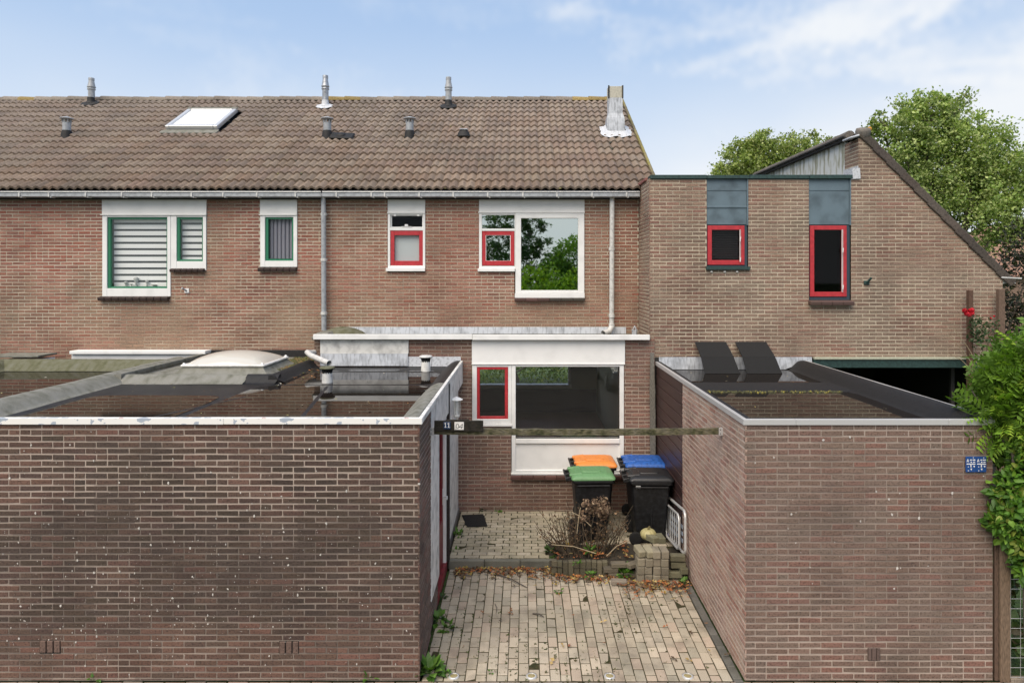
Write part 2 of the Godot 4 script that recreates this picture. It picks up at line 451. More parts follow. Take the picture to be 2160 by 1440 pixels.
func styles() -> Dictionary:
	var house := [Color(0.363, 0.155, 0.113), Color(0.403, 0.178, 0.131), Color(0.336, 0.160, 0.121), Color(0.376, 0.197, 0.144), Color(0.310, 0.135, 0.103), Color(0.416, 0.204, 0.150), Color(0.350, 0.130, 0.093)]
	var brown := [Color(0.275, 0.174, 0.129), Color(0.306, 0.193, 0.140), Color(0.257, 0.156, 0.116), Color(0.294, 0.162, 0.122), Color(0.318, 0.212, 0.154)]
	var shed := [Color(0.189, 0.104, 0.078), Color(0.203, 0.113, 0.083), Color(0.171, 0.100, 0.073), Color(0.217, 0.111, 0.082), Color(0.185, 0.115, 0.086)]
	var shed2 := [Color(0.224, 0.141, 0.106), Color(0.243, 0.156, 0.121), Color(0.200, 0.132, 0.100), Color(0.247, 0.132, 0.100), Color(0.219, 0.154, 0.119)]
	var pale := [Color(0.426, 0.269, 0.204), Color(0.468, 0.304, 0.231), Color(0.397, 0.247, 0.191), Color(0.454, 0.325, 0.251), Color(0.369, 0.198, 0.152)]  # brick tones holding light from the left as well as salt bloom
	var lower := dirt_field(31, 0.35, 0.33, 1.0)
	var d := {}
	var base := {"mat": M.brick, "mortar_mat": M.mortar, "half": 0.07, "joint": 0.0165}
	d.house = base.duplicate()
	d.house.merge({"name": "house", "pal": house, "dirtc": Color(0.323, 0.225, 0.150), "mortar": Color(0.600, 0.536, 0.420), "mortar_dark": Color(0.375, 0.277, 0.195),
		"dirt": func(u: float, y: float) -> float: return clampf(lower.call(u, y) + smooth(4.9, 3.2, y) * 0.5 - 0.12, 0.0, 1.0),
		"mdirt": func(u: float, y: float) -> float: return clampf(lower.call(u + 7.0, y) * 1.1 + smooth(5.0, 3.4, y) * 0.4 - 0.32, 0.0, 1.0)})
	d.lower = d.house.duplicate()
	var lo := dirt_field(33, 0.6, 0.4, 0.7)
	d.lower.merge({"name": "lower", "pal": [Color(0.290, 0.160, 0.124), Color(0.330, 0.184, 0.140), Color(0.260, 0.150, 0.120), Color(0.360, 0.190, 0.144), Color(0.300, 0.180, 0.144)], "dirtc": Color(0.150, 0.105, 0.075), "mortar": Color(0.478, 0.392, 0.312), "mortar_dark": Color(0.255, 0.188, 0.143),
		"dirt": func(u: float, y: float) -> float: return clampf(lo.call(u, y), 0.0, 1.0), "mdirt": func(u: float, y: float) -> float: return clampf(lo.call(u + 3.0, y) - 0.2, 0.0, 1.0)}, true)
	d.right = base.duplicate()
	var rn := dirt_field(41, 0.45, 0.35, 1.1)
	d.right.merge({"name": "right", "pal": brown, "half": 0.1, "dirtc": Color(0.300, 0.232, 0.173), "mortar": Color(0.600, 0.522, 0.399), "mortar_dark": Color(0.390, 0.307, 0.232),
		"dirt": func(u: float, y: float) -> float: return clampf(rn.call(u, y), 0.0, 1.0), "mdirt": func(u: float, y: float) -> float: return clampf(rn.call(u + 5.0, y) - 0.3 + 0.4 * smooth(3.6, 4.4, y) * smooth(4.0, 6.5, u), 0.0, 1.0)})
	d.left_shed = base.duplicate()
	var sn := dirt_field(51, 0.55, 0.5, 0.9)
	d.left_shed.merge({"mat": M.brickold, "name": "left_shed", "pal": shed, "half": 0.03, "vary": 1.9, "dirtmax": 0.8, "dirtc": Color(0.052, 0.041, 0.033), "mortar": Color(0.464, 0.384, 0.319), "mortar_dark": Color(0.128, 0.102, 0.086),
		"dirt": func(u: float, y: float) -> float: return clampf((0.46 + 0.85 * sn.call(u, y)) * (0.3 + 0.8 * smooth(2.6, 2.2, y)) * (0.35 + 0.65 * smooth(0.25, 0.8, y)), 0.0, 1.0),
		"mdirt": func(u: float, y: float) -> float: return clampf(sn.call(u, y) * 0.7 + 0.7 * smooth(2.2, 1.5, y + 0.15 * sn.call(u, 1.0)) - 0.43 - 0.2 * smooth(0.45, 0.0, y), 0.0, 1.0)})
	d.left_side = d.left_shed.duplicate()
	d.left_side.merge({"name": "left_side", "pal": shed2, "mdirt": func(u: float, y: float) -> float: return clampf(sn.call(u, y) * 0.8, 0.0, 1.0), "dirt": func(u: float, y: float) -> float: return 0.5 * sn.call(u, y)}, true)
	d.right_shed = base.duplicate()
	var tn := dirt_field(61, 0.6, 0.3, 0.8)
	d.right_shed.merge({"mat": M.brickold, "name": "right_shed", "pal": shed2, "half": 0.02, "dirtc": Color(0.173, 0.135, 0.109), "mortar": Color(0.493, 0.406, 0.341), "mortar_dark": Color(0.247, 0.195, 0.162),
		"dirt": func(u: float, y: float) -> float: return clampf(tn.call(u, y) + 0.25 * smooth(2.6, 2.3, y) * smooth(3.4, 2.3, u), 0.0, 1.0),
		"mdirt": func(u: float, y: float) -> float: return clampf(tn.call(u, y) * 0.6 + 0.55 * smooth(2.5, 2.2, y) * smooth(0.3, 0.9, y), 0.0, 1.0)})
	d.right_side = d.right_shed.duplicate()  # paler bricks and mortar than the front: salt bloom and painted left light
	d.right_side.merge({"name": "right_side", "pal": pale, "dirtc": Color(0.540, 0.420, 0.360), "dirt": func(u: float, y: float) -> float: return clampf(tn.call(u, y) * 0.9, 0.0, 1.0),
		"mortar": Color(0.600, 0.551, 0.464), "mortar_dark": Color(0.540, 0.420, 0.352)}, true)
	return d

# ---------------------------------------------------------------- roof tiles
func tile_mesh(w: float, len: float, waves: int, col: Color) -> MB:
	var mb := MB.new(); mb.col = col
	var seg := waves * 6
	var lo := PackedVector3Array(); var hi := PackedVector3Array(); var fr := PackedVector3Array()
	for i in seg + 1:
		var x := w * i / seg - w / 2
		var hgt := 0.046 * pow(0.5 - 0.5 * cos(TAU * waves * i / seg), 0.75)
		lo.append(Vector3(x, hgt + 0.042, 0))
		hi.append(Vector3(x, hgt + 0.002, -len))
		fr.append(Vector3(x, hgt + 0.002, 0.004))
	mb.loft([lo, hi], false, false)
	mb.loft([fr, lo], false, false)
	return mb

func tiled_roof(roof: Node3D, x0: float, x1: float, budget: int, skip: Array, tint := 1.0) -> void:
	var ang := atan(RISE)
	var B := Basis(Vector3.RIGHT, ang)
	var rest := MB.new()
	var used := 0
	var g := 0.3335
	var tones := [Color(0.223, 0.156, 0.113), Color(0.240, 0.167, 0.122), Color(0.204, 0.146, 0.108), Color(0.252, 0.181, 0.132), Color(0.228, 0.154, 0.104), Color(0.192, 0.139, 0.102), Color(0.270, 0.201, 0.146)]
	for r in 16:
		var v := r * g
		var c := 0
		var x := x1
		while x > x0 + 0.01:
			var w := minf(0.3, x - x0)
			var cx := x - w / 2
			x -= w
			var o := Vector3(cx, ROOF_Y, -ROOF_D) + B * Vector3(0, 0, -v)
			var covered := false
			for s in skip:
				if s.has_point(Vector2(cx, v + g / 2)): covered = true
			if covered: continue
			var ti := rng.randi() % tones.size()
			if nf.get_noise_2d(cx * 9.0, r * 5.0) > 0.25: ti = 6
			var age := clampf(0.5 + 0.8 * ns.get_noise_2d(cx * 14.0, v * 20.0), 0.0, 1.0)
			var lv := int(age * 3.0)
			var col: Color = tones[ti].lerp(Color(0.16, 0.145, 0.115), lv * 0.13).lerp(Color(0.35, 0.305, 0.265), float(r) / 16.0 * 0.35)
			var T := Transform3D(B.rotated(Vector3.UP, rr(-0.012, 0.012)), o + Vector3(0, rr(-0.004, 0.004), 0.0) + B * Vector3(0, 0, rr(-0.006, 0.006) + (0.035 if rng.randf() < 0.012 else 0.0) + 0.008 * ns.get_noise_2d(cx * 30.0, r * 9.0)))
			var key := "tile/%d/%d/%d/%d" % [ti, lv, int(w * 100), r]
			if not cache.has(key):
				cache[key] = tile_mesh(w, 0.37, 2 if w > 0.2 else 1, col).mesh(M.tile)
			if used < budget:
				var mi := MeshInstance3D.new(); mi.name = "roof_tile"; mi.mesh = cache[key]; mi.transform = T
				roof.add_child(mi, true)
				used += 1
			else:
				var t := tile_mesh(w, 0.37, 2 if w > 0.2 else 1, col)
				for i in t.v.size():
					rest.v.append(T * t.v[i]); rest.n.append(T.basis * t.n[i]); rest.c.append(t.c[i])
			c += 1
	if rest.v.size():
		lpart(roof, "roof_tiles", rest, M.tile).set_meta("kind", "stuff")
	# moss cushions on the tiles
	var mo := MB.new()
	for i in int((x1 - x0) * 16):
		var u := rr(x0, x1); var v := pow(rng.randf(), 1.4) * 5.1
		if ns.get_noise_2d(u * 22.0, v * 30.0 + 50.0) < -0.02: continue
		var t := rr(0.6, 1.3)
		mo.col = Color(0.045 * t, 0.042 * t, 0.024 * t) if rng.randf() < 0.8 else Color(0.13 * t, 0.12 * t, 0.04 * t)
		var s := rr(0.012, 0.038)
		var o := Vector3(u, ROOF_Y, -ROOF_D) + B * Vector3(0, 0.035, -(floor(v / g) * g + rr(-0.01, 0.05)))
		mo.lathe(o, [Vector2(s, 0), Vector2(s * 0.8, s * 0.35), Vector2(0.001, s * 0.55)], 6, B)
	lpart(roof, "moss", mo, M.plain).set_meta("kind", "stuff")
	# ridge caps
	var n := int((x1 - x0) / 0.4)
	for i in n:
		var cx := x1 - (i + 0.5) * (x1 - x0) / n
		var k := MB.new()
		var t := rr(0.85, 1.15)
		k.col = Color(0.25 * t, 0.215 * t, 0.175 * t)
		if cx > 1.2 or rng.randf() < 0.05: k.col = Color(0.30 * t, 0.22 * t, 0.08 * t)
		var o := Vector3(cx, ROOF_Y, -ROOF_D) + B * Vector3(0, 0.0, -16 * g) + Vector3(0, rr(-0.008, 0.008), 0)
		var a := []
		for e in [-0.215, -0.17, 0.2]:
			var ring := PackedVector3Array()
			var rad := 0.125 if e < -0.16 else 0.11
			for q in 9:
				var th := PI * q / 8.0
				ring.append(o + Vector3(e, sin(th) * rad - 0.01, cos(th) * rad * 1.15))
			a.append(ring)
		k.loft(a, false, false)
		part(roof, "ridge_cap", k, M.tile)

func flue(house: Node3D, px: float, py: float, hgt: float, light: bool) -> void:
	var o := roof_at(px, py)
	var mb := MB.new()
	var h := hgt
	mb.lathe(o, [Vector2(0.076, -0.15), Vector2(0.074, h * 0.56), Vector2(0.092, h * 0.57), Vector2(0.092, h * 0.60), Vector2(0.08, h * 0.61), Vector2(0.08, h * 0.64), Vector2(0.095, h * 0.65), Vector2(0.095, h * 0.68), Vector2(0.085, h * 0.70), Vector2(0.06, h * 0.9), Vector2(0.066, h * 0.91), Vector2(0.066, h), Vector2(0.05, h), Vector2(0.05, h * 0.93)], 14)
	var f := part(house, "flue_pipe", mb, M.zinc if light else M.gutter)
	var ba := MB.new()
	var B := Basis(Vector3.RIGHT, atan(RISE))
	ba.lathe(o + B * Vector3(0, 0.03, 0), [Vector2(0.13, 0.0), Vector2(0.115, 0.03), Vector2(0.085, 0.06), Vector2(0.08, 0.16)], 14)
	var pl := []
	for r in 2:
		var ring := PackedVector3Array()
		for i in 22:
			var a := TAU * i / 22
			ring.append(o + B * Vector3(cos(a) * (0.2 + 0.025 * sin(i * 2.2)) * (1.0 - 0.45 * r), 0.07 + 0.02 * r, sin(a) * (0.18 + 0.02 * cos(i * 3.1)) * (1.0 - 0.45 * r) + 0.04))
		pl.append(ring)
	ba.loft(pl)
	part(f, "flashing", ba, M.whitelead if light else M.bitumen)

func hooded_vent(house: Node3D, px: float, py: float) -> void:
	var o := roof_at(px, py)
	var mb := MB.new()
	mb.lathe(o, [Vector2(0.085, -0.1), Vector2(0.082, 0.33)], 14)
	var f := part(house, "roof_vent", mb, M.gutter)
	var sk := MB.new()
	sk.lathe(o, [Vector2(0.125, -0.05), Vector2(0.105, 0.1), Vector2(0.09, 0.16)], 14)
	part(f, "skirt", sk, M.bitumen)
	var hd := MB.new()
	hd.lathe(o, [Vector2(0.095, 0.40), Vector2(0.135, 0.405), Vector2(0.13, 0.425), Vector2(0.02, 0.46)], 14)
	for i in 8:
		var a := TAU * i / 8
		hd.box(o + Vector3(cos(a) * 0.08, 0.365, sin(a) * 0.08), Vector3(0.018, 0.08, 0.018), Basis(Vector3.UP, -a))
	part(f, "hood", hd, M.gutter)

func gutter(house: Node3D, x0: float, x1: float, brackets: Array) -> void:
	var prof := []
	for q in [[0.0, 0.075], [0.012, 0.082], [0.012, 0.066], [0.002, 0.06], [0.0, 0.0], [0.02, -0.012], [0.10, -0.012], [0.115, 0.07], [0.105, 0.07], [0.095, 0.0], [0.02, 0.002], [0.012, 0.05]]: prof.append(q)
	var rings := []
	for x in [x0, x1]:
		var ring := PackedVector3Array()
		for q in prof: ring.append(Vector3(x, 5.478 + q[1], -12.21 - q[0]))
		rings.append(ring)
	var g := MB.new(); g.loft(rings, true, false, false)
	var gm := part(house, "gutter", g, M.gutter)
	var rim := MB.new(); rim.tube([Vector3(x0, 5.56, -12.207), Vector3(x1, 5.56, -12.207)], 0.011, 6)
	part(gm, "rim", rim, M.alu)  # rim paler than the gutter, painting the highlight along its top edge
	for x in brackets:
		var b := MB.new()
		var xx := X(x, 12.2)
		b.box(Vector3(xx, 5.505, -12.2), Vector3(0.028, 0.075, 0.012), Basis(), 0.003)
		b.box(Vector3(xx + 0.03, 5.462, -12.26), Vector3(0.022, 0.012, 0.11))
		part(gm, "bracket", b, M.pvc)
	var fa := MB.new(); fa.span(x0, x1, 5.44, 5.63, 12.345, 12.375)
	part(house, "fascia", fa, M.dark)  # board painted black for the shadow between tiles and gutter

# ---------------------------------------------------------------- houses
func shell(house: Node3D, x0: float, x1: float, y0: float, y1: float, d0: float, d1: float, m: Material, called := "room") -> MeshInstance3D:
	var mb := MB.new()
	mb.quad(Vector3(x0, y0, -d1), Vector3(x1, y0, -d1), Vector3(x1, y1, -d1), Vector3(x0, y1, -d1))
	mb.quad(Vector3(x0, y0, -d0), Vector3(x0, y0, -d1), Vector3(x0, y1, -d1), Vector3(x0, y1, -d0))
	mb.quad(Vector3(x1, y0, -d1), Vector3(x1, y0, -d0), Vector3(x1, y1, -d0), Vector3(x1, y1, -d1))
	mb.quad(Vector3(x0, y1, -d1), Vector3(x1, y1, -d1), Vector3(x1, y1, -d0), Vector3(x0, y1, -d0))
	mb.quad(Vector3(x0, y0, -d0), Vector3(x1, y0, -d0), Vector3(x1, y0, -d1), Vector3(x0, y0, -d1))
	return part(house, called, mb, m)

func roof_sheet(house: Node3D, x0: float, x1: float) -> MeshInstance3D:
	var B := Basis(Vector3.RIGHT, atan(RISE))
	var e0 := Vector3(0, ROOF_Y - 0.03, -ROOF_D - 0.03)
	var e1 := e0 + B * Vector3(0, 0, -16 * 0.3335)
	var e2 := Vector3(0, e0.y, e1.z + (e1.z - e0.z))
	var mb := MB.new()
	var a := Vector3(x0, 0, 0); var b := Vector3(x1, 0, 0)
	mb.quad(e0 + a, e0 + b, e1 + b, e1 + a)
	mb.quad(e1 + a, e1 + b, e2 + b, e2 + a)
	return part(house, "roof", mb, M.dark)

func build_left_house(S: Dictionary) -> void:
	var x0 := -13.6; var x1 := -3.625
	var h := thing("terraced_house", Vector3(-8.6, 0, -DU), "red brick terraced house at the left, with green window sashes and striped blinds", "house", "terraced houses in one row")
	var w := wall_node(h, "wall")
	var holes := [hole(215, 415, 360, 626, DU), hole(359, 415, 436, 568, DU), hole(548, 415, 627, 565, DU)]
	brick_wall(w, front_frame(DU), x0, x1, 2.5, 5.5, holes, S.house, 300)
	var back := MB.new()
	back.span(x0, x1, 0, 2.5, DU, DU + 0.2); back.span(x0 - 0.1, x0, 0, 5.5, DU, 21); back.span(x0, x1, 0, 5.5, 20.8, 21)
	part(h, "rear_wall", back, M.roomwall)
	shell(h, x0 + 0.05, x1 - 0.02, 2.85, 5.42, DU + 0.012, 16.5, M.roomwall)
	# skylight
	var c := [roof_at(350, 278), roof_at(457, 278), roof_at(490, 240), roof_at(387, 240)]
	var xa: float = c[0].x; var xb: float = c[1].x + 0.03
	var va: float = (-c[0].z - ROOF_D) / cos(atan(RISE)); var vb: float = (-c[2].z - ROOF_D) / cos(atan(RISE))
	var r := roof_sheet(h, x0, x1)
	tiled_roof(r, x0 + 0.02, -3.58, 300, [Rect2(xa, va - 0.1, xb - xa, vb - va + 0.1)])
	var B := Basis(Vector3.RIGHT, atan(RISE))
	var o := Vector3((xa + xb) / 2, ROOF_Y, -ROOF_D) + B * Vector3(0, 0.09, -(va + vb) / 2)
	var sw := xb - xa; var sl := vb - va
	var fr := MB.new()
	for s in [-1.0, 1.0]:
		fr.box(o + B * Vector3(s * (sw / 2 - 0.045), 0, 0), Vector3(0.09, 0.1, sl), B, 0.012)
		fr.box(o + B * Vector3(0, 0.004, s * (sl / 2 - 0.05)), Vector3(sw - 0.18, 0.1, 0.1), B, 0.012)
	var sk := part(h, "skylight", fr, M.alu)
	var pn := MB.new(); pn.box(o + B * Vector3(0, 0.015, 0), Vector3(sw - 0.17, 0.01, sl - 0.18), B)
	part(sk, "pane", pn, mat(lin(0.86, 0.87, 0.87), 0.06))
	var ap := MB.new(); ap.box(o + B * Vector3(0, -0.035, sl / 2 + 0.14), Vector3(sw + 0.1, 0.02, 0.2), B)
	ap.box(o + B * Vector3(0, 0.055, -sl / 2 + 0.01), Vector3(sw + 0.02, 0.02, 0.07), B)
	part(sk, "flashing", ap, M.felt)
	# windows
	var f := MB.new()
	bars(f, 216, 454, 360, 625, [10, 4, 7, 17], DU, DU - 0.02, DU + 0.1)
	bars(f, 360.5, 454, 435, 570, [12, 4, 7, 19], DU, DU - 0.018, DU + 0.1)
	var fm := part(h, "window_frame", f, M.white)
	var pnl := MB.new(); pbox(pnl, 216, 416, 436, 452.5, DU, DU - 0.03, DU + 0.06)
	pbox(pnl, 213, 452.5, 436, 454.3, DU, DU - 0.045, DU + 0.02)
	part(fm, "head_panel", pnl, M.panel)
	sash(fm, 226, 457, 353, 610, [6, 5, 3, 6], DU, 0.005, M.green, M.halfmirror)
	sash(fm, 372, 457, 428, 551, [6, 5, 3, 4], DU, 0.005, M.green, M.halfmirror)
	for q in [[233, 350, 462, 604, 13.65, 9.0], [379, 425, 462, 547, 13.75, 9.0]]:
		var y: float = q[2] - 3.0
		while y < q[3]:
			var sl2 := MB.new()
			pbox(sl2, q[0] - 3, maxf(y, q[2]), q[1] + 3, minf(y + q[5], q[3]), DU, DU + 0.14, DU + 0.146, 0.0)
			part(fm, "blind_band", sl2, M.blind)
			y += q[4]
		var cl := MB.new()
		pbox(cl, q[0] - 3, q[2], q[1] + 3, q[3], DU, DU + 0.17, DU + 0.172, 0.0)
		part(fm, "blind_cloth", cl, mat(lin(0.07, 0.075, 0.065), 0.9))
	# small ornaments on the inner sill
	for q in [[258, 8, 11], [280, 11, 20], [303, 7, 14], [270, 5, 6], [318, 12, 4]]:
		var ob := MB.new()
		var bp := P(q[0], 604, DU) + Vector3(0, 0, -0.1)
		var hh: float = q[2] * DU / F; var ww: float = q[1] * DU / F / 2
		ob.lathe(bp, [Vector2(ww * 0.6, 0), Vector2(ww * 0.25, hh * 0.35), Vector2(ww * 0.8, hh * 0.6), Vector2(ww, hh * 0.85), Vector2(ww * 0.4, hh)], 10)
		part(fm, "ornament", ob, mat(lin(0.35, 0.36, 0.34), 0.5))
	sill(fm, 210, 358, 625, 632, DU, 10, M.plain)
	sill(fm, 361, 433, 566, 572, DU, 6, M.plain)
	var f2 := MB.new(); bars(f2, 549, 454, 627, 563, [10, 4, 8, 13], DU, DU - 0.02, DU + 0.1)
	var fm2 := part(h, "window_frame", f2, M.white)
	var p2 := MB.new(); pbox(p2, 549, 416, 627, 452.5, DU, DU - 0.03, DU + 0.06); pbox(p2, 547, 452.5, 627, 454.3, DU, DU - 0.045, DU + 0.02)
	part(fm2, "head_panel", p2, M.panel)
	sash(fm2, 559, 457, 619, 550, [6, 5, 4, 4], DU, 0.005, M.green, M.glass)
	for i in 6:
		var sl3 := MB.new()
		var xx := 567.5 + i * 8.6
		sl3.tube([P(xx, 545, DU) + Vector3(0, 0, -0.13), P(xx, 461, DU) + Vector3(0, 0, -0.13)], 0.036, 10)
		part(fm2, "blind_slat", sl3, mat(lin(0.22, 0.22, 0.255), 0.45))
	sill(fm2, 546, 627, 564, 571, DU, 6, M.plain)
	# eaves
	var br := []
	var bx := -40.0
	while bx < 650: br.append(bx + 6 * sin(bx)); bx += 73.0
	gutter(h, x0, x1, br)
	for q in [[192, 222, 0.66, false], [686, 228, 0.78, true]]: flue(h, q[0], q[1], q[2], q[3])
	hooded_vent(h, 140, 291)
	var dp := MB.new()
	dp.tube([P(686, 412, DU) + Vector3(0, 0, 0.12), P(686, 696, DU) + Vector3(0, 0, 0.09)], 0.046, 12)
	var d := part(h, "downpipe", dp, M.gutter)
	for y in [453, 548, 660]:
		var cl2 := MB.new()
		cl2.lathe(P(686, y, DU) + Vector3(0, 0, 0.105), [Vector2(0.056, -0.025), Vector2(0.056, 0.025)], 12)
		cl2.box(P(690.5, y, DU) + Vector3(0, 0, 0.08), Vector3(0.03, 0.035, 0.06), Basis(), 0.004)
		part(d, "pipe_clip", cl2, M.pvc)
	# overflow pipe with its plate
	var ov := MB.new(); ov.box(P(394, 613, DU) + Vector3(0, 0, 0.01), Vector3(0.085, 0.085, 0.02), Basis(), 0.004)
	var op := part(h, "overflow_plate", ov, M.white)
	var ot := MB.new(); ot.tube([P(394, 614, DU) + Vector3(0, 0, 0.0), P(390, 607, DU) + Vector3(0, 0, 0.12)], 0.017, 8)
	part(op, "overflow_pipe", ot, M.gutter)

func build_middle_house(S: Dictionary) -> void:
	var x0 := -3.61; var x1 := 2.11
	var h := thing("terraced_house", Vector3(-0.8, 0, -DL), "red brick terraced house in the middle, with red window sashes and a flat-roofed extension", "house", "terraced houses in one row")
	var w := wall_node(h, "upper_wall")
	var holes := [hole(817, 415, 897, 573, DU), hole(1010, 415, 1086, 574, DU), hole(1085, 415, 1233, 632, DU)]
	brick_wall(w, front_frame(DU), x0, x1, 2.95, 5.5, holes, S.house, 200)
	var sd := MB.new()
	sd.span(x1 + 0.2, x1 + 0.3, 0, 5.6, DU + 0.1, 20.9); sd.span(x0, 2.4, 2.9, 5.5, 20.8, 21)
	sd.tri(Vector3(x1 + 0.3, 5.6, -12.3), Vector3(x1 + 0.3, 5.6, -21.2), Vector3(x1 + 0.3, 8.35, -16.8))
	part(h, "gable_wall", sd, M.roomwall)
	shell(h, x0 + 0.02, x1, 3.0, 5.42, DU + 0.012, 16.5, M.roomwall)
	var r := roof_sheet(h, -3.62, 2.40)
	var chx := roof_at(1298, 275)
	tiled_roof(r, -3.58, 2.42, 300, [])
	# verge of lichen-covered edge tiles
	var B := Basis(Vector3.RIGHT, atan(RISE))
	for i in 16:
		var v := MB.new()
		var t := rr(0.8, 1.2)
		v.col = Color(0.17 * t, 0.145 * t, 0.11 * t).lerp(Color(0.30 * t, 0.26 * t, 0.05), rr(0.0, 0.75))
		v.box(Vector3(2.43, ROOF_Y, -ROOF_D) + B * Vector3(0, 0.03, -(i + 0.5) * 0.3335), Vector3(0.05, 0.11, 0.345), B.rotated(Vector3.RIGHT, 0.02), 0.012)
		part(r, "verge_tile", v, M.tile)
	# upper windows
	var f := MB.new()
	bars(f, 818, 450, 897, 566, [5, 3, 5, 6], DU, DU - 0.015, DU + 0.1)
	pbox(f, 823, 480, 892, 486, DU, DU - 0.012, DU + 0.1)
	var fm := part(h, "window_frame", f, M.white)
	var pl := MB.new(); pbox(pl, 818, 417, 897, 447, DU, DU - 0.025, DU + 0.06); pbox(pl, 817, 447, 897, 450, DU, DU - 0.035, DU + 0.04)
	part(fm, "head_panel", pl, M.panel)
	var si := MB.new(); pbox(si, 815, 565, 897, 572, DU, DU - 0.06, DU + 0.05)
	part(fm, "sill", si, M.white)
	sash(fm, 823, 453, 892, 480, [2.5, 2, 2, 2], DU, 0.02, M.white, M.glass, "top_light")
	for q in [[833, 454.5, 5, 3], [882, 454.5, 5, 3], [857, 475, 7, 4], [857, 478, 22, 1.4]]:
		var k := MB.new(); k.box(P(q[0], q[1], DU), Vector3(q[2] * DU / F, q[3] * DU / F, 0.03), Basis(), 0.003)
		part(fm, "catch", k, M.white)
	sash(fm, 823.5, 486.5, 892, 560, [8, 9.5, 8, 10], DU, -0.005, M.red, M.glass)
	var bl := MB.new(); pbox(bl, 829, 493, 886, 553, DU, DU + 0.075, DU + 0.08, 0.0)
	part(fm, "blind_cloth", bl, mat(lin(0.44, 0.49, 0.49), 0.9))
	var f2 := MB.new()
	bars(f2, 1010.5, 450, 1087, 567, [6, 3, 1.5, 6], DU, DU - 0.015, DU + 0.1)
	pbox(f2, 1016.5, 482, 1085.5, 487, DU, DU - 0.012, DU + 0.1)
	pbox(f2, 1087.2, 449.5, 1232.5, 453, DU, DU - 0.02, DU + 0.1)
	bars(f2, 1087.2, 453.2, 1232.5, 618, [12, 7, 13, 6], DU, DU - 0.03, DU + 0.1)
	pbox(f2, 1086, 618.3, 1233, 628, DU, DU - 0.05, DU + 0.1)
	var fm2 := part(h, "window_frame", f2, M.white)
	var p2 := MB.new(); pbox(p2, 1010.5, 417, 1233, 446.5, DU, DU - 0.025, DU + 0.06); pbox(p2, 1009, 446.5, 1233.5, 449.3, DU, DU - 0.037, DU + 0.04)
	part(fm2, "head_panel", p2, M.panel)
	var s2 := MB.new(); pbox(s2, 1008, 566, 1086, 572.5, DU, DU - 0.06, DU + 0.05)
	part(fm2, "sill", s2, M.white)
	pane(fm2, 1016.5, 453, 1085.5, 482, DU, 0.03, M.mirror)
	sash(fm2, 1017, 487.5, 1085, 560, [7.5, 8.5, 8, 10], DU, -0.005, M.red, M.mirror)
	var bead := MB.new(); bars(bead, 1024, 495.5, 1077.5, 551, [1.3, 1, 1.6, 1.3], DU, DU + 0.0, DU + 0.03, 0.0)
	part(fm2, "glazing_bead", bead, M.white)
	pane(fm2, 1099, 460, 1219.5, 612, DU, 0.02, M.mirror)
	for i in 6:
		var sb := MB.new()
		var t := rr(0.7, 1.1)
		sb.col = Color(0.11 * t, 0.06 * t, 0.05 * t) if i < 3 else Color(0.055 * t, 0.045 * t, 0.035 * t)
		var wd := (X(1233, DU) - X(1085, DU)) / 6
		sb.box(Vector3(X(1085, DU) + (i + 0.5) * wd, Y(631, DU), -DU + 0.02), Vector3(wd - 0.004, 0.05, 0.15), Basis(Vector3.RIGHT, 0.1), 0.006)
		part(fm2, "sill_brick", sb, M.plain)
	# eaves
	gutter(h, x0 + 0.01, X(1349, 12.25), [709, 783, 811, 884, 956, 1029, 1103, 1175, 1249, 1322])
	# roof fittings
	flue(h, 946, 228, 0.74, false)
	hooded_vent(h, 690, 291); hooded_vent(h, 864, 291)
	var pa := MB.new()
	var po := roof_at(722, 293)
	pa.box(po + B * Vector3(0, 0.07, 0), Vector3(0.5, 0.05, 0.3), B.rotated(Vector3.FORWARD, 0.03), 0.02)
	pa.lathe(po + B * Vector3(-0.02, 0.08, 0.0), [Vector2(0.1, 0), Vector2(0.095, 0.035), Vector2(0.02, 0.045)], 12, B)
	part(h, "rubber_patch", pa, M.bitumen)
	var vo := roof_at(978, 292)
	var vm := MB.new()
	var vr := []
	for q in [[0.15, 0.02, 0.12], [0.12, 0.1, 0.08], [0.085, 0.15, 0.05], [0.06, 0.17, 0.03]]:
		var ring := PackedVector3Array()
		for i in 12:
			var a := -TAU * i / 12
			ring.append(vo + Vector3(cos(a) * q[0], q[1] + 0.02, sin(a) * q[2]))
		vr.append(ring)
	vm.loft(vr)
	var vp := part(h, "tile_vent", vm, M.bitumen)
	var vt := MB.new(); vt.box(vo + Vector3(0, 0.19, -0.01), Vector3(0.17, 0.03, 0.14), Basis(), 0.012)
	part(vp, "vent_cap", vt, M.gutter)
	# chimney clad in lead
	var co := roof_at(1299, 284)
	var ch := MB.new()
	var rings := []
	for q in [[0.20, -0.3, 0.2], [0.195, 0.14, 0.19], [0.185, 0.32, 0.175], [0.15, 0.42, 0.15], [0.148, 0.45, 0.15], [0.15, 0.76, 0.15]]:
		var ring := PackedVector3Array()
		for s in [[-1, 1], [1, 1], [1, -1], [-1, -1]]: ring.append(co + Vector3(s[0] * q[0], q[1] + 0.05, s[1] * q[2] - 0.15))
		rings.append(ring)
	ch.loft(rings, true, true, false)
	var cm := part(h, "chimney", ch, M.lead)
	var cb := MB.new()
	for s in [-1.0, 1.0]:
		cb.box(co + Vector3(s * 0.14, 0.93, -0.15), Vector3(0.025, 0.27, 0.30), Basis(), 0.004)
		cb.box(co + Vector3(0, 0.925, -0.15 + s * 0.14), Vector3(0.253, 0.25, 0.022), Basis(), 0.004)
	part(cm, "chimney_head", cb, tri(mat(lin(0.48, 0.46, 0.38), 0.8), M.oldwhite.albedo_texture, 1.5))
	var cd := MB.new()
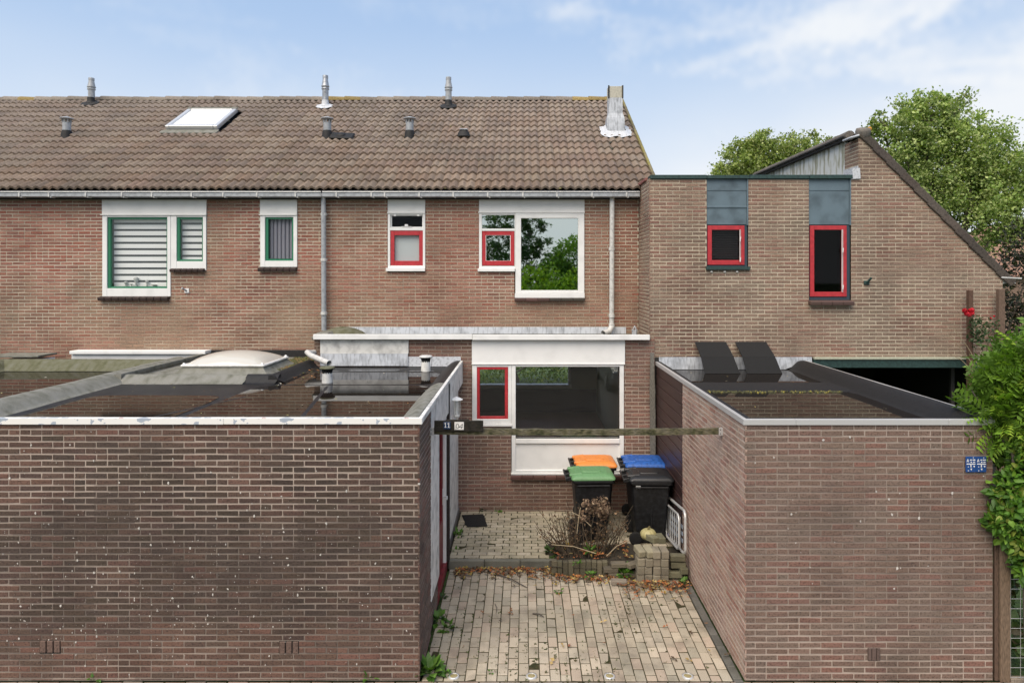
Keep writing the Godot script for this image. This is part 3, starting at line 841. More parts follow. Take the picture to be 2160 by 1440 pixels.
	for s in [[-1.0, 0.004], [1.0, 0.004]]: cd.box(co + Vector3(s[0] * 0.152, 0.93, 0.003), Vector3(0.028, 0.272, 0.02))
	part(cm, "corner_strip", cd, M.dark)
	var ca := MB.new()
	var ring0 := PackedVector3Array(); var ring1 := PackedVector3Array(); var ring2 := PackedVector3Array()
	for i in 28:
		var a := TAU * i / 28
		var k := 1.0 / maxf(absf(cos(a)), absf(sin(a)))
		ring0.append(co + B * Vector3(cos(a) * k * 0.20, 0.13, sin(a) * k * 0.22 - 0.1))
		ring1.append(co + B * Vector3(cos(a) * k * 0.26, 0.085, sin(a) * k * 0.26 - 0.06))
		ring2.append(co + B * Vector3(cos(a) * k * (0.33 + 0.012 * sin(i * 2.6)), 0.06 + 0.02 * sin(i * 1.9), sin(a) * k * (0.32 + 0.012 * cos(i * 2.3)) - 0.04))
	ca.loft([ring2, ring1, ring0], true, false)
	part(cm, "flashing", ca, M.whitelead)
	# white downpipe ending in an elbow on the extension's roof
	var dp := MB.new()
	dp.tube([P(1289.5, 418, DU) + Vector3(0, 0, 0.12), P(1289, 680, DU) + Vector3(0, 0, 0.1), P(1288, 689, DU) + Vector3(0, 0, 0.12), P(1282, 697, DU) + Vector3(0, 0, 0.2), P(1268, 700, DU) + Vector3(0, 0, 0.32)], [0.045, 0.045, 0.048, 0.05, 0.052], 12, false)
	var dpm := part(h, "downpipe", dp, M.pvc)
	for y in [525, 665, 686]:
		var k := MB.new(); k.lathe(P(1289, y, DU) + Vector3(0, 0, 0.105), [Vector2(0.056, -0.03), Vector2(0.056, 0.03)], 12)
		part(dpm, "pipe_clip", k, M.pvc)
	# ---- extension
	var e0 := -3.505; var e1 := 2.10
	var lw := wall_node(h, "extension_wall")
	var lh := [hole(995, 710, 1318, 769, DL), hole(995, 768, 1079, 898, DL), hole(1078, 768, 1316, 1000, DL), hole(675, 712, 862, 746, DL)]
	brick_wall(lw, front_frame(DL), e0, 2.2, 0.1, 3.01, lh, S.lower, 100, null, 0.06)
	var er := MB.new()
	er.span(e0, e1 + 0.01, 2.93, 2.995, DL + 0.14, DU - 0.01); er.span(e0 - 0.03, e1 + 0.02, 2.99, 3.055, DL - 0.07, DL + 0.16, 0.02)
	er.span(e0 - 0.04, e0 + 0.2, 2.99, 3.09, DL + 0.16, DU - 0.02, 0.03)
	er.span(e0, e0 + 0.1, 0.1, 2.93, DL + 0.1, DU)
	part(h, "extension_roof", er, M.felt)
	var bump := MB.new()
	bump.lathe(Vector3(-3.22, 3.0, -DU + 0.3), [Vector2(0.42, 0.0), Vector2(0.34, 0.06), Vector2(0.2, 0.12), Vector2(0.05, 0.15)], 16)
	part(h, "felt_hump", bump, M.mossfelt)
	var fl := MB.new()
	for i in 6:
		var xa := lerpf(-3.3, 1.86, i / 6.0); var xb := lerpf(-3.3, 1.86, (i + 1) / 6.0)
		fl.box(Vector3((xa + xb) / 2, 3.06, -DU + 0.012 + 0.004 * (i % 2)), Vector3(xb - xa + 0.03, 0.125, 0.012), Basis(Vector3.RIGHT, -0.12 + rr(-0.03, 0.03)))
	part(h, "flashing", fl, M.lead)
	var ol := MB.new()
	ol.tube([Vector3(2.0, 3.0, -DU + 0.22), Vector3(2.0, 3.09, -DU + 0.22)], 0.05, 10, false)
	for i in 5: ol.tube([Vector3(2.0 + 0.055 * cos(i * 1.25), 3.07, -DU + 0.22 + 0.055 * sin(i * 1.25)), Vector3(2.0, 3.16, -DU + 0.22)], 0.006, 5)
	part(h, "roof_outlet", ol, M.lead)
	var fa := MB.new()
	fa.span(X(660, 11.3), X(996, 11.3), Y(716, 11.3), Y(705, 11.3), 11.3, 11.345, 0.005)
	fa.span(X(996.5, 11.3), X(1371, 11.3), Y(717, 11.3), Y(706, 11.3), 11.295, 11.34, 0.005)
	part(h, "extension_fascia", fa, M.white)
	# window of the living room
	var g := MB.new()
	bars(g, 996, 768.5, 1079, 893, [10, 5, 7, 10], DL, DL - 0.02, DL + 0.1)
	pbox(g, 997, 893.5, 1080, 898, DL, DL - 0.05, DL + 0.1)
	bars(g, 1079.3, 768.5, 1316, 996, [8.5, 4.5, 9, 5], DL, DL - 0.022, DL + 0.1)
	pbox(g, 1088, 925, 1307, 934, DL, DL - 0.035, DL + 0.1)
	pbox(g, 1078, 996.3, 1316, 1000, DL, DL - 0.05, DL + 0.1)
	var gm := part(h, "window_frame", g, M.white)
	var gp := MB.new(); pbox(gp, 995.5, 717.5, 1318, 766, DL, DL - 0.03, DL + 0.05); pbox(gp, 995, 766, 1318, 768, DL, DL - 0.045, DL + 0.05)
	part(gm, "head_panel", gp, M.panel)
	var lp := MB.new(); pbox(lp, 1087, 934.3, 1308, 991.5, DL, DL + 0.005, DL + 0.04)
	part(gm, "lower_panel", lp, M.panel)
	sash(gm, 1005.5, 773.5, 1071.5, 883.5, [6.5, 5.5, 6.5, 5.5], DL, -0.012, M.red, M.halfmirror)
	var gb := MB.new(); bars(gb, 1088, 773, 1307, 925, [1, 1, 1, 1], DL, DL + 0.01, DL + 0.05, 0.0)
	part(gm, "glazing_bead", gb, M.dark)
	pane(gm, 1088, 773, 1307, 925, DL, 0.03, M.halfmirror)
	for i in 10:
		var sb := MB.new()
		var t := rr(0.7, 1.1)
		sb.col = Color(0.12 * t, 0.055 * t, 0.045 * t)
		var wd := (X(1318, DL) - X(1077, DL)) / 10
		sb.box(Vector3(X(1077, DL) + (i + 0.5) * wd, Y(1004.5, DL), -DL + 0.02), Vector3(wd - 0.006, 0.06, 0.13), Basis(Vector3.RIGHT, 0.12), 0.005)
		part(gm, "sill_brick", sb, M.plain)
	var wp := MB.new(); pbox(wp, 676, 714.5, 862, 745.5, DL, DL - 0.03, DL + 0.05)
	part(h, "white_panel", wp, M.oldwhite)
	var zn := MB.new()
	zn.box(Vector3(X(769, DL), Y(758, DL), -DL + 0.045), Vector3(X(862, DL) - X(678, DL), 0.2, 0.012), Basis(Vector3.RIGHT, -0.12))
	part(h, "zinc_apron", zn, M.lead)
	var zl := MB.new()
	for q in [[845, 912], [910, 972]]: zl.box(Vector3((X(q[0], DL) + X(q[1], DL)) / 2, Y(762, DL), -DL + 0.02), Vector3(X(q[1], DL) - X(q[0], DL), 0.165, 0.01), Basis(Vector3.RIGHT, -0.1))
	part(h, "lead_apron", zl, M.whitelead)
	# living room behind it
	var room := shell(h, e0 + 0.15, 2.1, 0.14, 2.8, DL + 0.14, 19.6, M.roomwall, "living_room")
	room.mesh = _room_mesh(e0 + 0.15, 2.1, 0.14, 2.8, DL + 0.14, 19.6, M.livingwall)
	var flr := MB.new(); flr.span(e0 + 0.15, 2.09, 0.141, 0.15, DL + 0.16, 19.59)
	part(h, "floor", flr, M.roomfloor)
	var da := MB.new(); da.span(-1.6, 2.08, 0.16, 0.80, 19.5, 19.58)
	part(h, "low_wall", da, mat(lin(0.17, 0.085, 0.07), 0.8))
	var bw := MB.new()
	bw.span(-1.62, 1.38, 0.86, 0.96, 19.35, 19.62, 0.01)
	bw.span(-1.62, -1.54, 0.96, 2.7, 19.45, 19.62); bw.span(1.28, 1.36, 0.96, 2.7, 19.45, 19.62); bw.span(-1.54, 1.28, 2.6, 2.7, 19.45, 19.62)
	part(h, "rear_window_frame", bw, M.white)

# back wall with the opening of the rear window
func _room_mesh(x0: float, x1: float, y0: float, y1: float, d0: float, d1: float, m: Material) -> ArrayMesh:
	var mb := MB.new()
	var q := func(a: float, b: float, c: float, d: float) -> void: mb.quad(Vector3(a, c, -d1), Vector3(b, c, -d1), Vector3(b, d, -d1), Vector3(a, d, -d1))
	q.call(x0, -1.58, y0, y1); q.call(1.32, x1, y0, y1); q.call(-1.58, 1.32, y0, 0.9); q.call(-1.58, 1.32, 2.65, y1)
	mb.quad(Vector3(x0, y0, -d0), Vector3(x0, y0, -d1), Vector3(x0, y1, -d1), Vector3(x0, y1, -d0))
	mb.quad(Vector3(x1, y0, -d1), Vector3(x1, y0, -d0), Vector3(x1, y1, -d0), Vector3(x1, y1, -d1))
	mb.quad(Vector3(x0, y1, -d1), Vector3(x1, y1, -d1), Vector3(x1, y1, -d0), Vector3(x0, y1, -d0))
	return mb.mesh(m)

func build_right_house(S: Dictionary) -> void:
	var x0 := 2.115; var x1 := 8.05
	var h := thing("brick_house", Vector3(5, 0, -DR), "brown brick house at the right, half flat parapet, half steep sloping roof", "house")
	var top := Y(376, DR)
	var w := wall_node(h, "wall")
	var holes := [hole(1491, 370, 1579, 570, DR), hole(1707, 370, 1796, 634, DR)]
	var clip := func(y: float) -> Vector2:
		var a := x0
		if y > top: a = X(1812, DR)
		var b := x1 if y < 4.03 else lerpf(8.04, 5.80, (y - 4.03) / (6.36 - 4.03))
		return Vector2(a, b)
	brick_wall(w, front_frame(DR), x0, x1, 2.69, 6.36, holes, S.right, 240, clip, 0.09)
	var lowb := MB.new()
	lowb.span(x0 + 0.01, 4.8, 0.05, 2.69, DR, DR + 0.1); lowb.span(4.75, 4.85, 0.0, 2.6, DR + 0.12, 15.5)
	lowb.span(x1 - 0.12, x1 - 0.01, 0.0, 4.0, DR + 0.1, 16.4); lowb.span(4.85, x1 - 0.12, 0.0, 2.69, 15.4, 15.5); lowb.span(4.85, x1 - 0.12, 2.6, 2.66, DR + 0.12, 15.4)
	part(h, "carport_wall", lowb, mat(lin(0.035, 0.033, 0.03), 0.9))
	var sw := wall_node(h, "side_wall")
	brick_wall(sw, left_facing(x0), -13.0, -DR, 2.7, top, [], S.right, 30)
	var pw := wall_node(h, "pier_side")
	brick_wall(pw, left_facing(X(1812, DR)), -11.95, -DR, top - 0.05, 6.36, [], S.right, 30)
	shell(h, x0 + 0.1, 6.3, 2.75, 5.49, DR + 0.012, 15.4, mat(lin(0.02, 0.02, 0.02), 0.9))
	var rf := MB.new(); rf.span(x0 + 0.02, 5.66, 5.5, 5.58, DR + 0.1, 16.0)
	part(h, "flat_roof", rf, M.bitumen)
	# coping of the parapet
	var cp := MB.new()
	for q in [[1372, 1490.5], [1491, 1579.5], [1580, 1706], [1706.5, 1797]]:
		pbox(cp, q[0], 369 + (1 if q[0] == 1491 else 0), q[1], 377, DR, DR - 0.03 - (0.012 if q[0] in [1491, 1706.5] else 0.0), DR + 0.24)
	part(h, "parapet_coping", cp, M.darkgreen)
	var sc := MB.new(); sc.span(x0 - 0.03, x0 + 0.12, top - 0.005, top + 0.045, DR + 0.24, 13.0, 0.005)
	part(h, "side_coping", sc, tri(mat(lin(0.25, 0.10, 0.085), 0.8), M.oldwhite.albedo_texture, 2.0))
	# the two windows with slate panels above
	for q in [[1491, 1579, 567, 1493.5, 475.5, 1571.5, 558.5], [1707, 1796, 633, 1710, 475.5, 1787.5, 625.5]]:
		var f := MB.new()
		bars(f, q[0] + 0.5, 474, q[1] - 0.5, q[2], [2.5, 1.5, q[1] - q[5] - 0.5, q[2] - q[6]], DR, DR + 0.03, DR + 0.13)
		var fm := part(h, "window_frame", f, M.slateframe)
		var p := MB.new(); pbox(p, q[0] + 0.5, 377, q[1] - 3, 473.5, DR, DR + 0.02, DR + 0.08)
		pbox(p, q[1] - 3, 377, q[1], 475, DR, DR - 0.005, DR + 0.08)
		if q[0] < 1600: pbox(p, q[0] + 1, 434, q[1] - 3.2, 438, DR, DR + 0.005, DR + 0.03)
		part(fm, "slate_panel", p, M.slate)
		sash(fm, q[3], q[4], q[5], q[6], [9, 9, 9, 10], DR, 0.01, M.red, M.glass)
		var bd := MB.new(); bars(bd, q[5] - 10.5, q[4] + 8.5, q[5] - 8.3, q[6] - 9.5, [0.7, 0.2, 0.3, 0.3], DR, DR + 0.0, DR + 0.02, 0.0)
		part(fm, "glazing_bead", bd, M.white)
		for yy in [0.35, 0.87]:
			var hd := MB.new(); hd.box(P(q[5] - 10.5, lerpf(q[4], q[6], yy), DR) + Vector3(0, 0, 0.03), Vector3(0.012, 0.08, 0.03), Basis(Vector3.FORWARD, 0.12), 0.004)
			part(fm, "handle", hd, M.white)
		if q[0] < 1600:
			for i in 16:
				var sl := MB.new(); sl.box(P(1532, 487 + i * 3.8, DR) + Vector3(0, 0, -0.12), Vector3(0.48, 0.022, 0.004), Basis(Vector3.RIGHT, 0.6))
				part(fm, "blind_slat", sl, mat(lin(0.03, 0.032, 0.033), 0.5))
	var si := MB.new(); pbox(si, 1489, 562, 1581, 569, DR, DR - 0.05, DR + 0.06)
	part(h, "sill", si, M.darkgreen)
	for q in [1501, 1529, 1555]:
		var lm := MB.new()
		lm.col = Color(0.6, 0.58, 0.55)
		lm.lathe(P(q, 573, DR) + Vector3(0, 0, 0.004), [Vector2(0.02, -0.012), Vector2(0.026, 0.0), Vector2(0.012, 0.02)], 7)
		part(h, "mortar_dab", lm, M.plain)
	for i in 4:
		var sb := MB.new()
		var t := rr(0.8, 1.1)
		sb.col = Color(0.09 * t, 0.055 * t, 0.045 * t)
		var wd := (X(1797, DR) - X(1705, DR)) / 4
		sb.box(Vector3(X(1705, DR) + (i + 0.5) * wd, Y(638, DR), -DR + 0.03), Vector3(wd - 0.004, 0.06, 0.16), Basis(Vector3.RIGHT, 0.15), 0.006)
		part(h, "sill_brick", sb, M.plain)
	# sloping roof
	var slope := (6.46 - 4.02) / (8.16 - 5.72)
	var rs := MB.new()
	rs.quad(Vector3(8.2, 3.93, -DR - 0.02), Vector3(8.2, 3.93, -16.4), Vector3(5.66, 3.93 + 2.54 * slope, -16.4), Vector3(5.66, 3.93 + 2.54 * slope, -DR - 0.02))
	rs.quad(Vector3(8.2, 3.90, -DR - 0.02), Vector3(5.66, 3.88 + 2.54 * slope, -DR - 0.02), Vector3(5.66, 3.93 + 2.54 * slope, -DR - 0.02), Vector3(8.2, 3.93, -DR - 0.02))
	var rsm := part(h, "roof", rs, M.bitumen)
	var RB := Basis(Vector3.FORWARD, atan(slope))
	for k in 14:
		for i in 11:
			var tl := MB.new()
			var t := rr(0.8, 1.15)
			tl.col = Color(0.105 * t, 0.085 * t, 0.07 * t)
			if k == 0 and rng.randf() < 0.3: tl.col = Color(0.15 * t, 0.13 * t, 0.10 * t)
			var s := (i + 0.5) * 0.325
			var o := Vector3(8.22, 3.945, -DR + 0.02 - k * 0.36) + RB * Vector3(-s, 0.02, -0.165)
			tl.box(o, Vector3(0.36, 0.045, 0.35), RB.rotated(RB.z, 0.05), 0.012)
			if k == 0: tl.box(o + RB * Vector3(0, -0.05, 0.165), Vector3(0.345, 0.13, 0.03), RB.rotated(RB.z, 0.05), 0.01)
			part(rsm, "roof_tile", tl, M.tile)
	# clerestory cladding under the ridge
	var cl := MB.new(); cl.span(X(1812, DR) + 0.01, X(1812, DR) + 0.06, 5.5, 6.44, 11.95, 16.4)
	part(h, "grey_cladding", cl, tri(mat(lin(0.62, 0.64, 0.63), 0.7), noise_tex(0.014, [[0.0, Color(0.6, 0.58, 0.48)], [0.3, Color(0.82, 0.81, 0.74)], [0.48, Color(0.98, 0.98, 0.97)], [1.0, Color(1, 1, 1)]], 44), 0.5))
	var gc: StandardMaterial3D = h.get_node("grey_cladding").mesh.surface_get_material(0)
	gc.uv1_scale = Vector3(0.9, 0.2, 0.9)
	var ed := MB.new()
	ed.span(5.56, 5.62, 6.40, 6.435, 11.9, 16.4); ed.span(5.53, 5.60, 6.45, 6.475, 11.8, 16.4)
	part(h, "ridge_board", ed, M.dark)
	for i in 12:
		var rc := MB.new()
		var t := rr(0.85, 1.15)
		rc.col = Color(0.16 * t, 0.14 * t, 0.12 * t)
		rc.tube([Vector3(5.63, 6.475, -11.75 - i * 0.4), Vector3(5.63, 6.48, -11.75 - (i + 1) * 0.4)], [0.085, 0.075], 10)
		part(rsm, "ridge_cap", rc, M.tile)
	# the block at the apex
	var ap := MB.new()
	ap.col = Color(0.21, 0.19, 0.165)
	var ao := P(1824, 280, DR) + Vector3(0, 0, -0.05)
	ap.lathe(ao, [Vector2(0.05, -0.10), Vector2(0.10, -0.075), Vector2(0.125, 0.03), Vector2(0.11, 0.085), Vector2(0.04, 0.1)], 11, Basis(Vector3.RIGHT, 0.2))
	var apm := part(rsm, "apex_cap", ap, M.tile)
	var li := MB.new(); li.col = Color(0.42, 0.22, 0.02)
	li.lathe(ao + Vector3(0.085, 0.06, 0.05), [Vector2(0.03, -0.02), Vector2(0.045, 0.01), Vector2(0.02, 0.04)], 8, Basis(Vector3.FORWARD, 0.6))
	part(rsm, "lichen", li, M.plain)
	var ld := MB.new()
	ld.box(P(1803, 288, DR) + Vector3(0, 0, -0.12), Vector3(0.17, 0.035, 0.3), Basis(Vector3.BACK, 0.28), 0.012)
	part(rsm, "lead_cap", ld, M.lead)
	var lf := MB.new()
	lf.box(P(1806, 366, DR) + Vector3(0, 0, 0.015), Vector3(0.13, 0.18, 0.012), Basis(Vector3.BACK, 0.06))
	lf.box(Vector3(X(1812, DR) - 0.012, Y(362, DR), -11.7), Vector3(0.012, 0.2, 0.5))
	part(h, "lead_flashing", lf, M.whitelead)
	# gutter end
	var ge := MB.new()
	ge.box(P(2132, 586, DR) + Vector3(0, 0, -0.02), Vector3(0.34, 0.022, 0.12), Basis(Vector3.BACK, -0.05), 0.004)
	ge.box(P(2126, 591, DR) + Vector3(0, 0, -0.06), Vector3(0.22, 0.05, 0.1), Basis(Vector3.BACK, -0.05), 0.01)
	ge.span(8.06, 8.28, 3.93, 4.0, DR + 0.02, 16.4)
	part(h, "gutter", ge, M.pvc)
	# beam over the carport, with weathered ledge
	var bm := MB.new(); bm.span(X(1716, DR), x1 - 0.1, Y(775, DR), Y(757.5, DR), DR - 0.03, DR + 0.14, 0.004)
	part(h, "carport_beam", bm, M.darkgreen)
	var lg := MB.new(); lg.span(X(1716, DR), x1 - 0.1, Y(757.3, DR), Y(752.5, DR), DR - 0.06, DR + 0.05, 0.004)
	part(h, "beam_ledge", lg, tri(mat(lin(0.42, 0.43, 0.33), 0.9), M.oldwhite.albedo_texture, 2.0))
	for q in [[2011, 775, 880, 0.08]]:
		var ps := MB.new(); ps.span(X(q[0], 12.0) - 0.03, X(q[0], 12.0) + 0.03, 0, 2.6, 12.0, 12.06)
		part(h, "carport_post", ps, mat(lin(0.06, 0.055, 0.05), 0.8))
	for i in 6:
		var sl := MB.new(); sl.span(X(1866, 15.2), X(1910, 15.2), Y(789 + i * 7.0, 15.2), Y(787.3 + i * 7.0, 15.2), 15.2, 15.23)
		part(h, "gate_slat", sl, mat(lin(0.24, 0.26, 0.26), 0.6))
	for q in [1950, 1985]:
		var gp := MB.new(); gp.span(X(q, 15.25) - 0.025, X(q, 15.25) + 0.025, 0, 2.5, 15.25, 15.3)
		part(h, "gate_post", gp, mat(lin(0.05, 0.055, 0.05), 0.8))
	# lead along the foot of the wall, and a small black vent
	var fl := MB.new()
	for q in [[1390, 1495], [1494, 1600], [1599, 1712]]:
		fl.box(Vector3((X(q[0], DR) + X(q[1], DR)) / 2, Y(765.5, DR), -DR + 0.02 + rr(0, 0.006)), Vector3(X(q[1], DR) - X(q[0], DR), 0.205, 0.01), Basis(Vector3.RIGHT, -0.08))
	part(h, "lead_apron", fl, M.lead)
	var vb := MB.new(); vb.box(P(1828, 596, DR) + Vector3(0, 0, 0.01), Vector3(0.09, 0.07, 0.03), Basis(), 0.005)
	vb.tube([P(1828, 596, DR) + Vector3(0, 0, 0.02), P(1833, 586, DR) + Vector3(0, 0, 0.09)], 0.02, 8)
	part(h, "wall_vent", vb, M.darkgreen)

# ---------------------------------------------------------------- sheds
# a low rounded upstand of roofing felt; path of points at its crest, s = side to which it slopes
func upstand(parent: Node3D, a: Vector3, b: Vector3, side: Vector3, flat: float, fall: float, drop: float, m: Material, called := "roof_upstand") -> MeshInstance3D:
	var mb := MB.new()
	var prof := [[0.0, -drop], [0.0, -0.012], [0.012, 0.0], [flat * 0.6, 0.002], [flat, -0.008], [flat + fall * 0.35, -drop * 0.3], [flat + fall * 0.75, -drop * 0.75], [flat + fall, -drop], [flat + fall + 0.08, -drop - 0.006]]
	var n := maxi(2, int(a.distance_to(b) / 0.5))
	var rings := []
	for i in n + 1:
		var o := a.lerp(b, float(i) / n)
		var ring := PackedVector3Array()
		for q in prof: ring.append(o + side * (q[0] + 0.012 * ns.get_noise_2d(i * 40.0, q[0] * 200.0)) + Vector3(0, q[1] + 0.008 * ns.get_noise_2d(i * 55.0, q[0] * 90.0 + 300.0), 0))
		rings.append(ring)
	mb.loft(rings, true, true)
	return part(parent, called, mb, m)

# standing water with an uneven shore inside a rectangle; x along X, d along the distance
func puddle(parent: Node3D, x0: float, x1: float, d0: float, d1: float, y: float, rough: float, sd: int) -> void:
	var mb := MB.new()
	var cx := (x0 + x1) / 2; var cd := (d0 + d1) / 2
	var pts := []
	var n := 96
	for i in n:
		var a := TAU * i / n
		var k := 1.0 / pow(pow(absf(cos(a)), 8.0) + pow(absf(sin(a)), 8.0), 0.125)
		var w := 1.0 - rough * (0.5 + 0.5 * ns.get_noise_2d(cos(a) * 60.0 + sd * 17.0, sin(a) * 60.0))
		pts.append(Vector3(cx + cos(a) * k * w * (x1 - x0) / 2, y, -(cd + sin(a) * k * w * (d1 - d0) / 2)))
	for i in n: mb.tri(Vector3(cx, y, -cd), pts[i], pts[(i + 1) % n])
	part(parent, "puddle", mb, M.water)

func litter(parent: Node3D, pts: Array, y: float, cols: Array, s: float) -> void:
	var mb := MB.new()
	for p in pts:
		mb.col = cols[rng.randi() % cols.size()]
		var a := rr(0, TAU); var L := rr(0.5, 1.2) * s
		var u := Vector3(cos(a), rr(-0.1, 0.25), sin(a)) * L; var w := Vector3(-sin(a), rr(-0.1, 0.3), cos(a)) * L * rr(0.3, 0.6)
		var o := Vector3(p.x, y + 0.004, p.y)
		mb.tri(o - u, o + w, o + u); mb.tri(o - u, o + u, o - w)
	part(parent, "fallen_leaves", mb, M.dry).set_meta("kind", "stuff")

func build_left_shed(S: Dictionary) -> void:
	var x0 := -5.95
	var h := thing("brick_shed", Vector3(-3.4, 0, -DG), "dark stained flat-roofed brick shed at the left of the courtyard, white fascia peeling", "shed")
	var w := wall_node(h, "front_wall")
	# slots left open for ventilation
	var slots := []
	for q in [[86, 1351, 1376], [97, 1351, 1376], [110.5, 1351, 1376], [123, 1351, 1376], [589.5, 1353, 1378], [602, 1353, 1378], [615, 1353, 1378], [628, 1353, 1378]]:
		slots.append(hole(q[0] - 1.3, q[1], q[0] + 1.3, q[2], DG))
	var vb := [hole(82, 1351, 127, 1376, DG), hole(588, 1353, 630, 1378, DG)]
	brick_wall(w, front_frame(DG), x0, LW, 0.0, 2.585, vb, S.left_shed, 220)
	for v in vb:
		for i in 3:
			var b := MB.new(); b.col = Color(0.17, 0.11, 0.088)
			var ww: float = (v[1] - v[0]) / 3.0
			b.box(Vector3(v[0] + (i + 0.5) * ww, (v[2] + v[3]) / 2, -DG - 0.008), Vector3(ww - 0.012, v[3] - v[2] - 0.003, 0.03), Basis(), 0.004)
			part(w, "vent_brick", b, M.brick)
		var bk := MB.new(); bk.span(v[0], v[1], v[2], v[3], DG + 0.04, DG + 0.05)
		part(w, "vent_slot", bk, M.dark)
	var core := MB.new()
	core.span(x0, LW - 0.03, 0.0, 2.52, DG + 0.012, DG + 0.1); core.span(x0 - 0.1, x0, 0, 2.52, DG, 11.3)
	part(h, "inner_wall", core, M.dark)
	var sw := wall_node(h, "side_wall")
	brick_wall(sw, right_facing(LW), DG, 7.68, 0.0, 2.6, [], S.left_side, 60)
	var low := wall_node(h, "plinth_wall")
	brick_wall(low, right_facing(LW - 0.012), 7.68, 8.40, 0.0, 0.375, [], S.left_side, 20)
	# white boarded panel beside the door and over it
	var pb := MB.new()
	var d := 7.70
	while d < 8.36:
		pb.box(Vector3(LW - 0.01, 1.385, -(d + 0.06)), Vector3(0.03, 2.0, 0.112), Basis(), 0.006)
		d += 0.118
	var panel := part(h, "boarded_panel", MB.new(), M.oldwhite)
	d = 7.70
	while d < 9.42:
		var b := MB.new()
		var yb := 0.38 if d < 8.36 else 2.16
		b.box(Vector3(LW - 0.008 + rr(-0.002, 0.002), (yb + 2.59) / 2, -(d + 0.057)), Vector3(0.03, 2.59 - yb, 0.111), Basis(), 0.006)
		part(panel, "board", b, M.oldwhite)
		d += 0.1165
	d = 9.50
	while d < 11.40:
		var b := MB.new()
		b.box(Vector3(LW + 0.012, 2.425, -(d + 0.057)), Vector3(0.03, 0.33, 0.111), Basis(), 0.006)
		part(panel, "board", b, M.oldwhite)
		if d < 11.2:
			var b2 := MB.new()
			b2.box(Vector3(LW - 0.045, 1.22, -(d + 0.057)), Vector3(0.03, 2.02, 0.111), Basis(), 0.006)
			part(panel, "board", b2, M.oldwhite)
		d += 0.1165
	var pl := MB.new(); pl.span(LW - 0.14, LW - 0.02, 0.0, 0.21, 9.46, 11.35, 0.004); pl.span(LW - 0.16, LW - 0.08, 0.2, 2.6, 9.5, 11.4)
	part(h, "plinth", pl, M.street)
	# red door with tall glass
	var dr := MB.new()
	dr.span(LW - 0.11, LW - 0.06, 0.12, 2.14, 8.42, 8.50, 0.004); dr.span(LW - 0.11, LW - 0.06, 0.12, 2.14, 9.24, 9.36, 0.004)
	dr.span(LW - 0.108, LW - 0.062, 0.12, 0.75, 8.50, 9.24, 0.004); dr.span(LW - 0.108, LW - 0.062, 2.03, 2.14, 8.50, 9.24, 0.004)
	var dm := part(h, "door", dr, M.darkred)
	var dg := MB.new(); dg.quad(Vector3(LW - 0.085, 0.75, -8.50), Vector3(LW - 0.085, 0.75, -9.24), Vector3(LW - 0.085, 2.03, -9.24), Vector3(LW - 0.085, 2.03, -8.50))
	part(dm, "pane", dg, M.halfmirror)
	var dk := MB.new()
	dk.tube([Vector3(LW - 0.06, 1.05, -9.31), Vector3(LW + 0.0, 1.05, -9.31), Vector3(LW + 0.01, 1.055, -9.19)], 0.011, 8)
	dk.box(Vector3(LW - 0.057, 1.05, -9.31), Vector3(0.008, 0.22, 0.04), Basis(), 0.003)
	part(dm, "handle", dk, M.white)
	var df := MB.new()
	df.span(LW - 0.10, LW - 0.02, 0.06, 2.16, 8.37, 8.415, 0.004); df.span(LW - 0.10, LW - 0.02, 0.06, 2.16, 9.37, 9.42, 0.004)
	part(h, "door_frame", df, M.white)
	var sl := MB.new(); sl.span(LW - 0.12, LW - 0.01, 0.0, 0.12, 8.40, 9.42, 0.004); sl.span(LW - 0.4, LW - 0.12, 0.0, 2.5, 8.3, 8.35); sl.span(LW - 0.5, LW - 0.45, 0, 2.5, 8.3, 9.5)
	part(h, "door_step", sl, M.darkred)
	var tp := MB.new(); tp.col = Color(0.045, 0.035, 0.03)
	tp.span(LW - 0.03, LW + 0.02, 0.1, 2.6, 9.435, 9.495, 0.006)
	part(h, "dark_batten", tp, M.postwood)
	# fascias
	var fa := MB.new()
	fa.span(x0, -3.0, 2.575, 2.642, DG - 0.03, DG + 0.015, 0.004); fa.span(-2.998, LW + 0.03, 2.577, 2.642, DG - 0.03, DG + 0.015, 0.004)
	part(h, "front_fascia", fa, M.peeling)
	var fs := MB.new(); fs.span(LW - 0.01, LW + 0.032, 2.585, 2.642, DG + 0.016, 11.40, 0.004)
	part(h, "side_fascia", fs, M.oldwhite)
	# roof
	var rf := MB.new(); rf.span(x0, LW - 0.02, 2.44, 2.535, DG + 0.02, 11.40)
	var rm := part(h, "roof", rf, M.wetbitumen)
	upstand(rm, Vector3(LW - 0.011, 2.646, -DG - 0.016), Vector3(LW - 0.011, 2.646, -9.05), Vector3.LEFT, 0.10, 0.15, 0.11, M.felt)
	upstand(rm, Vector3(LW - 0.011, 2.646, -9.05), Vector3(LW - 0.011, 2.646, -11.4), Vector3.LEFT, 0.09, 0.15, 0.11, M.wetbitumen)
	upstand(rm, Vector3(x0, 2.640, -DG - 0.014), Vector3(LW - 0.02, 2.640, -DG - 0.014), Vector3.FORWARD, 0.05, 0.06, 0.105, M.felt)
	upstand(rm, Vector3(-5.98, 2.665, -DG + 0.0), Vector3(-5.98, 2.665, -11.75), Vector3.RIGHT, 0.13, 0.2, 0.13, M.felt)
	puddle(rm, -5.5, -3.76, 7.02, 8.72, 2.5395, 0.05, 1)
	puddle(rm, -3.7, -1.22, 7.02, 9.5, 2.5395, 0.03, 6)
	puddle(rm, -3.5, -1.22, 9.53, 10.75, 2.5395, 0.07, 2)
	puddle(rm, -2.9, -1.9, 10.86, 11.12, 2.5385, 0.3, 3)
	puddle(rm, -1.9, -1.4, 10.85, 10.98, 2.5385, 0.3, 4)
